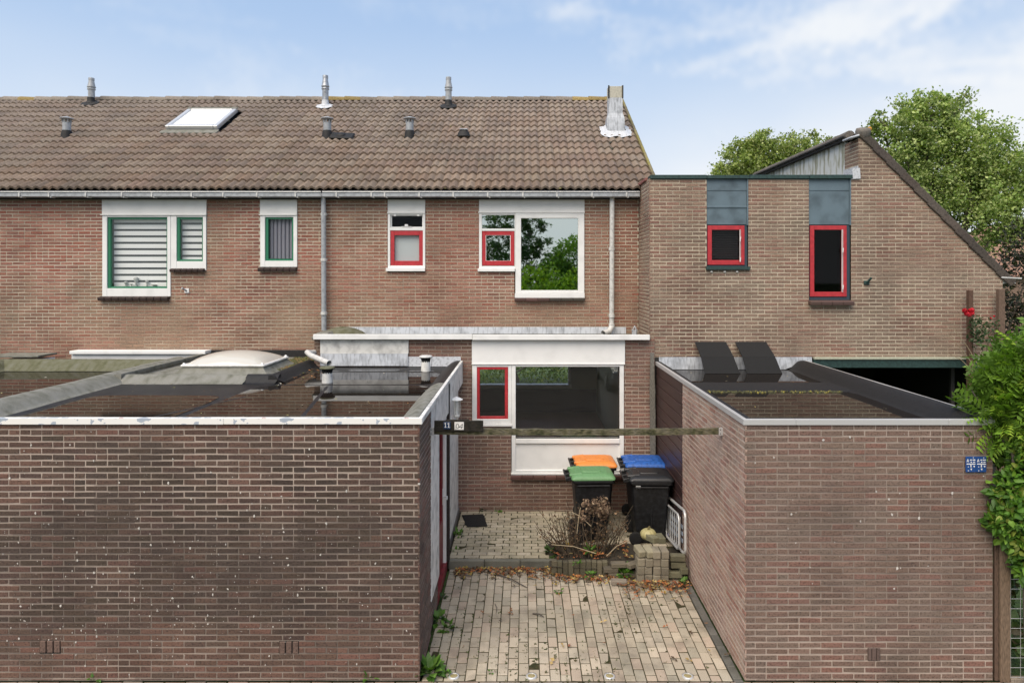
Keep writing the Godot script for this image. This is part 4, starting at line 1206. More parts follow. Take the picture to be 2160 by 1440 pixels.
	puddle(rm, -3.3, -2.9, 10.8, 10.92, 2.5385, 0.4, 5)
	# seams lying just out of the water
	for q in [[-4.1, 7.1, -3.5, 8.6], [-2.35, 7.1, -2.7, 9.4]]:
		var sm := MB.new()
		var a := Vector3(q[0], 2.536, -q[1]); var b := Vector3(q[2], 2.536, -q[3])
		var sd := (b - a).cross(Vector3.UP).normalized()
		var rings := []
		for i in 13:
			var o := a.lerp(b, i / 12.0)
			var ww := 0.05 + 0.035 * ns.get_noise_2d(i * 60.0, q[0] * 50.0)
			rings.append(PackedVector3Array([o - sd * ww, o + Vector3(0, 0.0065, 0), o + sd * ww]))
		sm.loft(rings, false, false)
		part(rm, "roof_seam", sm, M.wetbitumen)

	var lf := []
	for i in 70: lf.append(Vector2(rr(-5.5, -1.3), -rr(7.0, 11.2)))
	litter(rm, lf, 2.54, [Color(0.4, 0.33, 0.22), Color(0.35, 0.16, 0.04), Color(0.3, 0.28, 0.1), Color(0.5, 0.46, 0.38)], 0.022)
	var lf2 := []
	for i in 60: lf2.append(Vector2(-3.35 + rr(-0.2, 0.25), -10.6 + rr(-0.5, 0.5)))
	litter(rm, lf2, 2.545, [Color(0.3, 0.13, 0.04), Color(0.2, 0.2, 0.05), Color(0.16, 0.1, 0.05)], 0.03)
	# the two ventilation pipes
	for q in [[898, 782, 748.5, 0], [690, 806.5, 772, 1]]:
		var dd: float = (H - 2.54) * F / (q[1] - CY)
		var o := P(q[0], q[1], dd)
		var hh: float = (q[1] - q[2]) * dd / F
		var v := MB.new()
		v.lathe(o, [Vector2(0.078, -0.02), Vector2(0.07, hh * 0.56), Vector2(0.06, hh * 0.57), Vector2(0.06, hh * 0.62)], 16)
		var vm := part(h, "roof_vent", v, M.oldwhite if q[3] == 0 else M.pvc)
		var gq := MB.new()
		for i in 12:
			var a := TAU * i / 12
			gq.box(o + Vector3(cos(a) * 0.068, hh * 0.72, sin(a) * 0.068), Vector3(0.014, hh * 0.3, 0.014), Basis(Vector3.UP, -a) * Basis(Vector3.BACK, -0.25))
		gq.lathe(o, [Vector2(0.05, hh * 0.6), Vector2(0.05, hh * 0.85)], 10)
		part(vm, "grille", gq, M.dark)
		var hd := MB.new()
		hd.lathe(o, [Vector2(0.06, hh * 0.83), Vector2(0.108, hh * 0.84), Vector2(0.108, hh * 0.91), Vector2(0.09, hh * 0.97), Vector2(0.01, hh * 1.0)], 20)
		part(vm, "hood", hd, M.pvc if q[3] == 0 else M.mossfelt)
	# rainwater pipe running out onto the roof
	var rp := MB.new()
	rp.tube([Vector3(-3.42, 2.78, -11.6), Vector3(-3.55, 2.78, -11.36), P(648, 743, 11.2), P(656, 750, 11.05), P(694, 766, 10.7)], [0.04, 0.042, 0.045, 0.045, 0.045], 12, false)
	part(h, "rainwater_pipe", rp, M.pvc)
	# lichen and lime flecks on the front wall
	var sp := MB.new()
	for i in 3800:
		var t := rr(0.75, 1.05)
		var u := rr(x0, LW); var y := 2.55 * pow(rng.randf(), 0.9)
		var den := smooth(2.6, 1.5, y) * smooth(-0.1, 0.5, y) * (0.45 + 0.55 * smooth(-0.1, 0.25, ns.get_noise_2d(u * 14.0 + 500.0, y * 14.0)))
		if rng.randf() > den * (1.0 - 0.45 * smooth(-5.0, -1.2, u)) + 0.03: continue
		sp.col = Color(0.60 * t, 0.57 * t, 0.52 * t)
		var s := 0.002 + 0.0115 * pow(rng.randf(), 7.0)
		var n := 6
		var o := Vector3(u, y, -DG + 0.0035)
		var ps := []
		for k in n: ps.append(o + Vector3(cos(TAU * k / n) * s * rr(0.35, 1.2), sin(TAU * k / n) * s * rr(0.35, 1.7), rr(-0.001, 0)))
		for k in n: sp.tri(o + Vector3(0, 0, 0.001), ps[k], ps[(k + 1) % n])
	part(h, "lichen", sp, M.plain).set_meta("kind", "stuff")

func build_neighbour_roofs(S: Dictionary) -> void:
	# the raised roof with the dome
	var h := thing("felt_roofed_shed", Vector3(-4.7, 0, -11), "grey felt shed roof at the left, carrying a white plastic dome light", "shed")
	var rf := MB.new(); rf.span(-5.75, -3.56, 2.40, 2.575, 9.75, 12.46)
	var rm := part(h, "roof", rf, M.felt)
	var ws := MB.new(); ws.span(-5.7, -3.6, 0, 2.4, 9.8, 12.4)
	part(h, "wall", ws, M.dark)
	upstand(rm, Vector3(-5.88, 2.64, -9.86), Vector3(-3.95, 2.64, -9.86), Vector3.BACK, 0.07, 0.16, 0.10, M.felt)
	upstand(rm, Vector3(-3.96, 2.645, -9.84), Vector3(-3.5, 2.645, -9.84), Vector3.BACK, 0.07, 0.12, 0.11, M.bitumen)
	upstand(rm, Vector3(-3.63, 2.645, -9.7), Vector3(-3.63, 2.645, -11.5), Vector3.RIGHT, 0.07, 0.13, 0.11, M.bitumen)
	upstand(rm, Vector3(-5.72, 2.665, -9.7), Vector3(-5.72, 2.665, -12.4), Vector3.LEFT, 0.1, 0.12, 0.12, M.felt)
	var bk := MB.new(); bk.span(-5.7, -3.62, 2.57, 2.705, 12.43, 12.468, 0.01)
	part(rm, "roof_upstand", bk, M.bitumen)
	var ms := MB.new()
	for i in 260:
		var o := Vector3(rr(-4.1, -3.62), 2.576, -rr(10.6, 12.3))
		var t := rr(0.6, 1.3)
		ms.col = Color(0.07 * t, 0.075 * t, 0.02 * t) if rng.randf() < 0.7 else Color(0.14 * t, 0.09 * t, 0.03)
		ms.lathe(o, [Vector2(rr(0.02, 0.06), 0), Vector2(0.02, rr(0.01, 0.03)), Vector2(0.001, 0.035)], 6)
	part(rm, "moss", ms, M.plain).set_meta("kind", "stuff")
	var cb := MB.new()
	var rings := []
	for q in [[0.74, 0.0], [0.66, 0.05], [0.6, 0.115]]:
		var ring := PackedVector3Array()
		for s in [[-1, 1], [1, 1], [1, -1], [-1, -1]]: ring.append(Vector3(-4.53 + s[0] * q[0], 2.575 + q[1], -10.8 + s[1] * (q[0] - 0.08)))
		rings.append(ring)
	cb.loft(rings, true, true, false)
	var cm := part(h, "dome_kerb", cb, M.felt)
	var fr := MB.new(); fr.box(Vector3(-4.53, 2.705, -10.8), Vector3(1.26, 0.035, 1.1), Basis(), 0.012)
	part(cm, "dome_frame", fr, M.oldwhite)
	var dm := MB.new()
	var g := []
	for i in 15:
		var row := PackedVector3Array()
		for k in 15:
			var u := i / 7.0 - 1.0; var v := k / 7.0 - 1.0
			row.append(Vector3(-4.53 + v * 0.6, 2.715 + 0.165 * pow((1.0 - u * u) * (1.0 - v * v), 0.55), -10.8 + u * 0.52))
		g.append(row)
	dm.loft(g, false, false)
	part(cm, "dome_light", dm, mat(lin(0.56, 0.54, 0.48), 0.12, {"metallic_specular": 0.6}))
	for s in [[-1, -1], [1, -1], [1, 1], [-1, 1]]:
		var sc := MB.new(); sc.lathe(Vector3(-4.53 + s[0] * 0.59, 2.722, -10.8 + s[1] * 0.51), [Vector2(0.022, 0), Vector2(0.02, 0.018), Vector2(0.005, 0.026)], 8)
		part(cm, "screw_cap", sc, M.white)
	# the farthest roof at the left
	var h2 := thing("felt_roofed_shed", Vector3(-8, 0, -10), "flooded shed roof with mossy felt edge at the far left border", "shed")
	var r2 := MB.new(); r2.span(-13, -5.99, 2.36, 2.46, DG + 0.02, 11.75)
	var rm2 := part(h2, "roof", r2, M.wetbitumen)
	var w2 := MB.new(); w2.span(-13, -5.99, 0, 2.36, DG + 0.0, 11.8)
	part(h2, "wall", w2, M.dark)
	var fw2 := wall_node(h2, "front_wall")
	brick_wall(fw2, front_frame(DG - 0.012), -13.0, -6.06, 0.0, 2.47, [], S.left_shed, 40)
	puddle(rm2, -12.5, -6.02, 7.0, 11.35, 2.464, 0.03, 8)
	upstand(rm2, Vector3(-8.86, 2.63, -11.72), Vector3(-5.9, 2.63, -11.72), Vector3.BACK, 0.10, 0.2, 0.16, M.mossfelt)
	upstand(rm2, Vector3(-8.98, 2.63, -11.75), Vector3(-8.98, 2.63, -9.0), Vector3.RIGHT, 0.13, 0.16, 0.16, M.mossfelt)
	var lf := []
	for i in 30: lf.append(Vector2(rr(-8.5, -6.2), -rr(8.5, 11.2)))
	litter(rm2, lf, 2.465, [Color(0.4, 0.36, 0.3), Color(0.3, 0.26, 0.12)], 0.018)
	var h3 := thing("window_canopy", Vector3(-7, 2.5, -12.3), "long white canopy board low on the left house wall, behind the felt roofs", "canopy")
	var c1 := MB.new(); c1.span(X(145, 12.2), X(432, 12.2), Y(747, 12.2), Y(740, 12.2), 12.2, 12.46, 0.006)
	part(h3, "canopy_board", c1, M.white)
	var c2 := MB.new(); c2.span(X(150, 12.26), X(424, 12.26), 2.5, Y(747.5, 12.26), 12.26, 12.46)
	part(h3, "lower_board", c2, M.white)
	var h4 := thing("shed_parapet", Vector3(-8.7, 0, -12), "short grey-topped white parapet end low at the left border", "parapet")
	var c3 := MB.new(); c3.span(-9.1, X(115.5, 12.3), 0.0, Y(752.5, 12.3), 11.86, 12.3)
	part(h4, "face", c3, M.white)
	var c4 := MB.new()
	var ra := PackedVector3Array([Vector3(-9.3, 2.65, -11.86), Vector3(-9.3, 2.68, -12.36), Vector3(-8.44, 2.68, -12.36), Vector3(-8.44, 2.65, -11.86)])
	c4.box(Vector3(-8.87, 2.655, -12.1), Vector3(0.87, 0.035, 0.5), Basis(Vector3.BACK, 0.0), 0.006)
	part(h4, "coping", c4, M.felt)

func build_right_shed(S: Dictionary) -> void:
	var x1 := 4.715
	var h := thing("brick_shed", Vector3(3.47, 0, -DG), "flat-roofed brick shed at the right of the courtyard, grey metal roof trim", "shed")
	var w := wall_node(h, "front_wall")
	var v := hole(1831, 1366, 1858, 1393, DG)
	brick_wall(w, front_frame(DG), RW, x1, 0.0, 2.575, [v], S.right_shed, 200, null, 0.02)
	for i in 3:
		var b := MB.new(); b.col = Color(0.15, 0.105, 0.088)
		var ww: float = (v[1] - v[0]) / 3.0
		b.box(Vector3(v[0] + (i + 0.5) * ww, (v[2] + v[3]) / 2, -DG - 0.008), Vector3(ww - (0.002 if i == 1 else 0.012), v[3] - v[2] - 0.006, 0.03), Basis(), 0.004)
		part(w, "vent_brick", b, M.brick)
	var bk := MB.new(); bk.span(v[0], v[1], v[2], v[3], DG + 0.04, DG + 0.05)
	part(w, "vent_slot", bk, M.dark)
	var core := MB.new(); core.span(RW + 0.03, x1, 0.0, 2.45, DG + 0.012, DG + 0.1); core.span(x1 - 0.1, x1 - 0.01, 0.0, 2.45, DG + 0.1, 11.4)
	part(h, "inner_wall", core, M.dark)
	var sw := wall_node(h, "side_wall")
	brick_wall(sw, left_facing(RW), -9.55, -DG, 0.0, 2.575, [], S.right_side, 100, null, 0.1)
	# brown boards on the rear of the side
	var bd := part(h, "siding", MB.new(), M.siding)
	var y := 0.1
	while y < 2.56:
		var b := MB.new()
		var t := minf(0.165, 2.575 - y)
		b.box(Vector3(RW + 0.006, y + t / 2, -10.47), Vector3(0.022, t - 0.004, 1.83), Basis(Vector3.BACK, 0.06), 0.004)
		part(bd, "siding_board", b, M.siding)
		y += 0.165
	var bb := MB.new(); bb.span(RW + 0.02, RW + 0.06, 0, 2.56, 9.56, 11.40)
	part(h, "siding_backing", bb, M.dark)
	# trim
	var tr := MB.new()
	for q in [[RW - 0.022, X(1678, DG)], [X(1678.5, DG), X(2000, DG)], [X(2000.5, DG), x1 + 0.01]]:
		tr.span(q[0], q[1], 2.568, 2.627, DG - 0.022, DG + 0.02, 0.003)
	part(h, "front_trim", tr, M.alu)
	var ts := MB.new(); ts.span(RW - 0.022, RW + 0.02, 2.568, 2.627, DG + 0.021, 11.40, 0.003)
	part(h, "side_trim", ts, M.alu)
	var tr2 := MB.new(); tr2.span(x1 - 0.01, x1 + 0.012, 2.60, 2.646, DG + 0.02, 11.40, 0.003)
	part(h, "far_trim", tr2, M.alu)
	var rf := MB.new(); rf.span(RW + 0.01, x1 - 0.02, 2.40, 2.49, DG + 0.02, 11.42)
	var rm := part(h, "roof", rf, M.bitumen)
	upstand(rm, Vector3(RW + 0.02, 2.625, -DG - 0.018), Vector3(RW + 0.02, 2.625, -11.4), Vector3.RIGHT, 0.06, 0.08, 0.125, M.bitumen)
	upstand(rm, Vector3(x1 - 0.01, 2.645, -DG - 0.018), Vector3(x1 - 0.01, 2.645, -11.38), Vector3.LEFT, 0.12, 0.16, 0.15, M.bitumen)
	upstand(rm, Vector3(RW + 0.02, 2.625, -DG - 0.018), Vector3(x1, 2.625, -DG - 0.018), Vector3.FORWARD, 0.03, 0.05, 0.125, M.bitumen)
	var st := MB.new()
	var rg := []
	for i in 15:
		var xx := lerpf(RW + 0.1, x1 - 0.15, i / 14.0)
		var ring := PackedVector3Array()
		for q in [[9.22, -0.003], [9.3, 0.018], [9.6, 0.02], [9.92, 0.017], [10.0, -0.003]]: ring.append(Vector3(xx, 2.495 + q[1] + 0.003 * ns.get_noise_2d(i * 50.0, q[0] * 90.0), -q[0] - 0.012 * ns.get_noise_2d(i * 60.0, q[0] * 33.0)))
		rg.append(ring)
	st.loft(rg, false, false)
	part(rm, "felt_strip", st, M.bitumen)
	puddle(rm, RW + 0.17, x1 - 0.24, 6.95, 9.24, 2.4955, 0.015, 11)
	puddle(rm, RW + 0.2, x1 - 0.28, 9.98, 11.3, 2.4955, 0.03, 12)
	var ms := MB.new()
	for i in 260:
		var o := Vector3(rr(2.4, 4.3), 2.495, -rr(9.12, 9.24))
		var t := rr(0.6, 1.3)
		ms.col = Color(0.05 * t, 0.05 * t, 0.015 * t) if rng.randf() < 0.8 else Color(0.2 * t, 0.17 * t, 0.03)
		ms.lathe(o, [Vector2(rr(0.008, 0.02), 0), Vector2(0.01, rr(0.008, 0.016)), Vector2(0.001, 0.018)], 6)
	part(rm, "moss", ms, M.plain).set_meta("kind", "stuff")
	var lf := []
	for i in 34: lf.append(Vector2(rr(2.5, 4.3), -rr(7.2, 11.2)))
	litter(rm, lf, 2.497, [Color(0.45, 0.35, 0.12), Color(0.5, 0.45, 0.3), Color(0.35, 0.2, 0.06)], 0.017)
	var sp := MB.new()
	for i in 70:
		var t := rr(0.75, 1.05)
		sp.col = Color(0.6 * t, 0.57 * t, 0.53 * t)
		var s := 0.003 + 0.013 * pow(rng.randf(), 3.0)
		var o := Vector3(rr(RW, x1), rr(0.9, 2.5), -DG + 0.0035)
		var ps := []
		for k in 6: ps.append(o + Vector3(cos(TAU * k / 6) * s * rr(0.6, 1.1), sin(TAU * k / 6) * s * rr(0.6, 1.5), 0))
		for k in 6: sp.tri(o + Vector3(0, 0, 0.001), ps[k], ps[(k + 1) % 6])
	part(h, "lime_fleck", sp, M.plain).set_meta("kind", "stuff")

# ---------------------------------------------------------------- ground
func pave(called: String, T: Transform3D, u0: float, u1: float, v0: float, v1: float, along_v: bool, y: float, pal: Array, budget: int, keep: Callable, bed_y: float) -> Node3D:
	var bed := MB.new()
	var c := [T * Vector3(u0, v0, -0.02), T * Vector3(u1, v0, -0.02), T * Vector3(u1, v1, -0.02), T * Vector3(u0, v1, -0.02)]
	for i in 4: c[i].y = bed_y
	bed.quad(c[0], c[1], c[2], c[3])
	var g := struct(called, bed, M.joint)
	var rest := MB.new()
	var used := 0
	var ll := 0.21
	var nr := int(((u1 - u0) if along_v else (v1 - v0)) / 0.105)
	var wl := ((u1 - u0) if along_v else (v1 - v0)) / nr
	var len := (v1 - v0) if along_v else (u1 - u0)
	for r in nr:
		var k := -1
		while true:
			var s := k * ll + (0.0 if r % 2 == 0 else ll / 2) + 0.012 * ns.get_noise_2d(r * 90.0, 7.0)
			k += 1
			if s > len - 0.03: break
			var a := maxf(s, 0.0); var b := minf(s + ll, len)
			if b - a < 0.03: continue
			var uc := u0 + (r + 0.5) * wl if along_v else u0 + (a + b) / 2
			var vc := v0 + (a + b) / 2 if along_v else v0 + (r + 0.5) * wl
			if not keep.call(uc, vc): continue
			var ti := rng.randi() % pal.size()
			var dk := clampf(0.45 + 0.9 * ns.get_noise_2d(uc * 26.0 + 900.0, vc * 26.0), 0.0, 1.0)
			var lv := int(dk * 3.99)
			var col: Color = pal[ti].lerp(Color(0.17, 0.16, 0.11), lv * 0.08) * rr(0.9, 1.08)
			var B := Basis(Vector3.BACK, PI / 2 if along_v else 0.0).rotated(Vector3.RIGHT, rr(-0.012, 0.012)).rotated(Vector3.UP, rr(-0.012, 0.012))
			var at := T * Transform3D(B, Vector3(uc + rr(-0.002, 0.002), vc, y + rr(-0.004, 0.003)))
			if used < budget:
				var key := "pav/%s/%d/%d/%d" % [called, ti, lv, int((b - a) * 50)]
				if not cache.has(key):
					var bm := MB.new(); bm.col = col
					add_brick(bm, Transform3D(), b - a - 0.012, wl - 0.0075, 0.05, 0.004, 0.0018)
					cache[key] = bm.mesh(M.paver)
				var o := MeshInstance3D.new(); o.name = "paver"; o.mesh = cache[key]; o.transform = at
				g.add_child(o, true); used += 1
			else:
				rest.col = col
				add_brick(rest, at, b - a - 0.012, wl - 0.0075, 0.03, 0.004, 0.0018)
	if rest.v.size(): lpart(g, "pavers", rest, M.paver).set_meta("kind", "stuff")
	return g

func build_ground() -> void:
	var gr := MB.new()
	gr.box(Vector3(0, -0.55, 0), Vector3(600, 1.0, 600))
	struct("ground", gr, M.lawn)
	var st := MB.new(); st.box(Vector3(0, -0.045, 0.6), Vector3(60, 0.06, 13.9))
	struct("street", st, M.street)
	var T := Transform3D(Basis(Vector3.RIGHT, Vector3.FORWARD, Vector3.UP), Vector3.ZERO)
	var pal := [Color(0.515, 0.436, 0.331), Color(0.549, 0.469, 0.356), Color(0.481, 0.414, 0.316), Color(0.527, 0.424, 0.325), Color(0.458, 0.404, 0.311), Color(0.572, 0.496, 0.382)]
	var g := pave("courtyard_paving", T, LW + 0.02, RW - 0.12, 6.845, 9.45, true, 0.0, pal, 300, func(_u: float, _v: float) -> bool: return true, -0.0045)
	# soldier row along the right wall and the row across the mouth
	var kb := MB.new()
	for i in 13:
		kb.col = Color(0.15, 0.145, 0.125) * rr(0.8, 1.15)
		kb.box(Vector3(RW - 0.062, -0.03, -(6.68 + i * 0.21 + 0.1)), Vector3(0.09, 0.06, 0.2), Basis(), 0.006)
	lpart(g, "edge_row", kb, M.paver).set_meta("kind", "stuff")
	pave("street_paving", T, -8.0, 8.0, 5.6, 6.84, false, -0.002, [Color(0.33, 0.27, 0.22), Color(0.35, 0.26, 0.21), Color(0.30, 0.25, 0.21)], 60, func(_u: float, _v: float) -> bool: return true, -0.0065)
	var pal2 := [Color(0.474, 0.414, 0.298), Color(0.508, 0.440, 0.317), Color(0.441, 0.387, 0.274), Color(0.529, 0.461, 0.346)]
	var terr := MB.new(); terr.span(LW - 0.02, RW, -0.02, 0.098, 9.50, DL)
	struct("terrace_base", terr, M.soil)
	pave("terrace", T, LW + 0.0, RW, 9.53, DL, false, 0.12, pal2, 300, func(u: float, v: float) -> bool: return not (u > 0.36 and v < 10.0), 0.1155)
	var k := part(self, "kerb", MB.new(), M.paver)
	k.set_meta("kind", "structure")
	var x := LW
	while x < 0.42:
		var b := MB.new(); b.col = Color(0.19, 0.185, 0.15) * rr(0.85, 1.1)
		b.box(Vector3(x + 0.5 * 0.5, 0.055, -9.48), Vector3(0.495, 0.135, 0.07), Basis(Vector3.UP, rr(-0.008, 0.008)), 0.012)
		part(k, "kerb_stone", b, M.paver)
		x += 0.5
	var soil := MB.new()
	var rings := []
	for i in 15:
		var ring := PackedVector3Array()
		for j in 8:
			var xx := lerpf(0.36, RW, i / 14.0); var dd := lerpf(9.22, 10.05, j / 7.0)
			ring.append(Vector3(xx, 0.14 + 0.05 * ns.get_noise_2d(xx * 60.0, dd * 60.0) - 0.03 * (1.0 if j == 0 or j == 7 else 0.0), -dd))
		rings.append(ring)
	soil.loft(rings, false, false)
	struct("planting_soil", soil, M.soil)
	# moss and small weeds in the joints
	var ws := MB.new()
	for i in 2600:
		var u := rr(LW + 0.05, RW - 0.15); var v := rr(6.7, 9.4)
		var e := minf(u - LW, 1.2) ; var nv := ns.get_noise_2d(u * 30.0 + 77.0, v * 30.0)
		if rng.randf() > 0.08 + 0.8 * smooth(0.05, 0.4, nv) + 0.6 * smooth(0.3, 0.0, e) + 0.3 * smooth(8.9, 9.4, v): continue
		var col := int((u - LW - 0.02) / 0.105)
		if rng.randf() < 0.75: u = LW + 0.02 + col * 0.105 + rr(-0.006, 0.006)
		_tuft(ws, Vector3(u, -0.004, -v), rr(0.008, 0.022))
	for i in 2600:
		var u := rr(LW + 0.05, RW - 0.1); var v := rr(9.55, DL - 0.03)
		if u > 0.36 and v < 10.05: continue
		if rng.randf() > 0.25 + 0.6 * smooth(0.0, 0.35, ns.get_noise_2d(u * 25.0 + 177.0, v * 25.0)): continue
		v = 9.53 + int((v - 9.53) / 0.105) * 0.105
		_tuft(ws, Vector3(u, 0.117, -v), rr(0.006, 0.016) + 0.02 * smooth(DL - 0.15, DL, v))
	var wn := part(self, "joint_moss", ws, M.leaf)
	wn.set_meta("kind", "stuff"); wn.set_meta("label", "moss and seedlings growing in the joints of the courtyard paving"); wn.set_meta("category", "moss")

func _tuft(mb: MB, o: Vector3, s: float) -> void:
	var t := rr(0.6, 1.25)
	mb.col = Color(0.075 * t, 0.095 * t, 0.025 * t) if rng.randf() < 0.7 else Color(0.13 * t, 0.12 * t, 0.05 * t)
	for k in 3:
		var a := rr(0, TAU)
		var d := Vector3(cos(a), 0, sin(a))
		var w := Vector3(-d.z, 0, d.x) * s * 0.5
		mb.tri(o - w, o + w, o + d * s * 1.1 + Vector3(0, s * rr(0.4, 1.0), 0))

# ---------------------------------------------------------------- plants
func leaf_shape(len: float, wid: float, fold: float, droop := 0.15) -> MB:
	var mb := MB.new()
	var a := Vector3.ZERO; var t := Vector3(0, -droop * len, len); var m := Vector3(0, 0, len * 0.45)
	var l := Vector3(-wid / 2, fold, len * 0.4); var r := Vector3(wid / 2, fold, len * 0.4)
	mb.tri(a, l, m); mb.tri(l, t, m); mb.tri(a, m, r); mb.tri(m, t, r)
	return mb

# foliage spread through the volume of some lobes; green tones are linear
func foliage(parent: Node3D, called: String, lobes: Array, count: int, leaf: ArrayMesh, cols: Array, smin: float, smax: float, hollow := 0.35, gap := 0.0, origin := Vector3.ZERO, gscale := 30.0) -> void:
	var mm := MultiMesh.new()
	mm.transform_format = MultiMesh.TRANSFORM_3D; mm.use_colors = true; mm.mesh = leaf
	var tr := []; var cl := []
	var tot := 0.0
	for l in lobes: tot += pow(l[1], 2.0)
	for l in lobes:
		var n := int(count * pow(l[1], 2.0) / tot)
		var sq: Vector3 = l[2] if l.size() > 2 else Vector3.ONE
		var tufts := []
		if gap > 0.1:
			for k in maxi(10, n / 90):
				var td := Vector3(rng.randfn(), rng.randfn(), rng.randfn()).normalized()
				tufts.append([l[0] + td * l[1] * pow(lerpf(0.15, 1.05, rng.randf()), 0.55) * sq, l[1] * rr(0.13, 0.3), rr(0.75, 1.25)])
		for i in n:
			var d := Vector3(rng.randfn(), rng.randfn(), rng.randfn()).normalized()
			var r: float = l[1] * pow(lerpf(hollow, 1.0, rng.randf()), 0.6) * (1.0 + 0.22 * ns.get_noise_3d(d.x * 90.0 + l[0].x * 20.0, d.y * 90.0, d.z * 90.0))
			var p: Vector3 = l[0] + d * r * sq
			var own := 1.0
			if tufts.size() and rng.randf() < 0.85:
				var tf: Array = tufts[rng.randi() % tufts.size()]
				p = tf[0] + Vector3(rng.randfn(), rng.randfn() * 0.75, rng.randfn()) * tf[1] * 0.6
				own = tf[2]
			elif gap > 0.0 and ns.get_noise_3d(p.x * gscale, p.y * gscale, p.z * gscale) < gap - 0.35: continue
			var B := Basis.looking_at((d + Vector3(rr(-1, 1), rr(-0.9, 0.5), rr(-1, 1)) * 0.9).normalized(), Vector3.UP.rotated(Vector3.RIGHT, 0.05)).rotated(d, rr(0, TAU))
			tr.append(Transform3D(B.scaled(Vector3.ONE * rr(smin, smax)), p - origin))
			var tt := rr(0.75, 1.25) * own
			var cc: Color = cols[rng.randi() % cols.size()]
			cl.append(Color(cc.r * tt, cc.g * tt, cc.b * tt))
	mm.instance_count = tr.size()
	for i in tr.size():
		mm.set_instance_transform(i, tr[i]); mm.set_instance_color(i, cl[i])
	var o := MultiMeshInstance3D.new(); o.name = called; o.multimesh = mm
	o.set_meta("kind", "stuff")
	parent.add_child(o, true)

func limbs(parent: Node3D, base: Vector3, trunk_h: float, rad: float, lobes: Array, origin: Vector3) -> void:
	var t := MB.new(); t.col = Color.WHITE
	var top := base + Vector3(rr(-0.2, 0.2), trunk_h, rr(-0.2, 0.2))
	t.tube([base - Vector3(0, 0.2, 0) - origin, base.lerp(top, 0.5) + Vector3(rr(-0.1, 0.1), 0, 0) - origin, top - origin], [rad * 1.3, rad, rad * 0.8], 9)
	lpart(parent, "trunk", t, M.bark)
	for l in lobes:
		var b := MB.new()
		var s := base.lerp(top, rr(0.6, 1.0))
		b.tube([s - origin, s.lerp(l[0], 0.5) + Vector3(rr(-0.3, 0.3), 0.3, rr(-0.3, 0.3)) - origin, l[0] + Vector3(0, l[1] * 0.5, 0) - origin], [rad * 0.5, rad * 0.28, rad * 0.08], 6)
		lpart(parent, "limb", b, M.bark)
		for k in 4:
			var q := MB.new()
			var e: Vector3 = l[0] + Vector3(rr(-1, 1), rr(-0.3, 1), rr(-1, 1)) * l[1] * 0.85
			q.tube([l[0] - origin, l[0].lerp(e, 0.5) + Vector3(0, 0.1, 0) - origin, e - origin], [rad * 0.16, rad * 0.09, rad * 0.03], 5)
			lpart(parent, "branch", q, M.bark)

func tree(base: Vector3, th: float, rad: float, lobes: Array, count: int, leaf: ArrayMesh, cols: Array, label: String, smin := 0.8, smax := 1.3, gap := 0.15, called := "broadleaf_tree", cat := "tree", group := "") -> void:
	var o := thing(called, base, label, cat, group)
	limbs(o, base, th, rad, lobes, base)
	foliage(o, "crown", lobes, count, leaf, cols, smin, smax, 0.3, gap, base)

func weed(at: Vector3, s: float, n: int, label: String, cols: Array) -> void:
	var o := thing("weed", at, label, "weed", "")
	for k in n:
		var mb := MB.new()
		var cc: Color = cols[rng.randi() % cols.size()]
		mb.col = cc * rr(0.75, 1.25)
		var a := rr(0, TAU); var el := rr(0.15, 1.1)
		var d := Vector3(cos(a) * cos(el), sin(el), sin(a) * cos(el))
		var L := s * rr(0.6, 1.2)
		var w := d.cross(Vector3.UP).normalized() * L * rr(0.16, 0.26)
		var st := d * L * 0.35
		mb.tri(Vector3(0, 0, 0) - w * 0.06, w * 0.06, st)
		var tip := d * L + Vector3(0, -0.35 * L * (1.0 - el), 0)
		var mid := d * L * 0.65 + Vector3(0, -0.02 * L, 0)
		mb.tri(st, mid + w, tip); mb.tri(st, tip, mid - w)
		mb.tri(st, mid + Vector3(0, -0.03 * L, 0), mid + w); mb.tri(st, mid - w, mid + Vector3(0, -0.03 * L, 0))
		lpart(o, "leaf", mb, M.leaf)

# ---------------------------------------------------------------- wheelie bins: front towards +x, hinge and wheels towards -x
func rrect(cx: float, hx: float, hz: float, r: float, y: float) -> PackedVector3Array:
	var ring := PackedVector3Array()
	for c in [[1, 1], [-1, 1], [-1, -1], [1, -1]]:
		for k in 4:
			var a: float = (k / 3.0) * PI / 2 + ([0.0, PI / 2, PI, 3 * PI / 2][[[1, 1], [-1, 1], [-1, -1], [1, -1]].find(c)])
			ring.append(Vector3(cx + c[0] * (hx - r) + cos(a) * r, y, -(c[1] * (hz - r) + sin(a) * r)))
	return ring

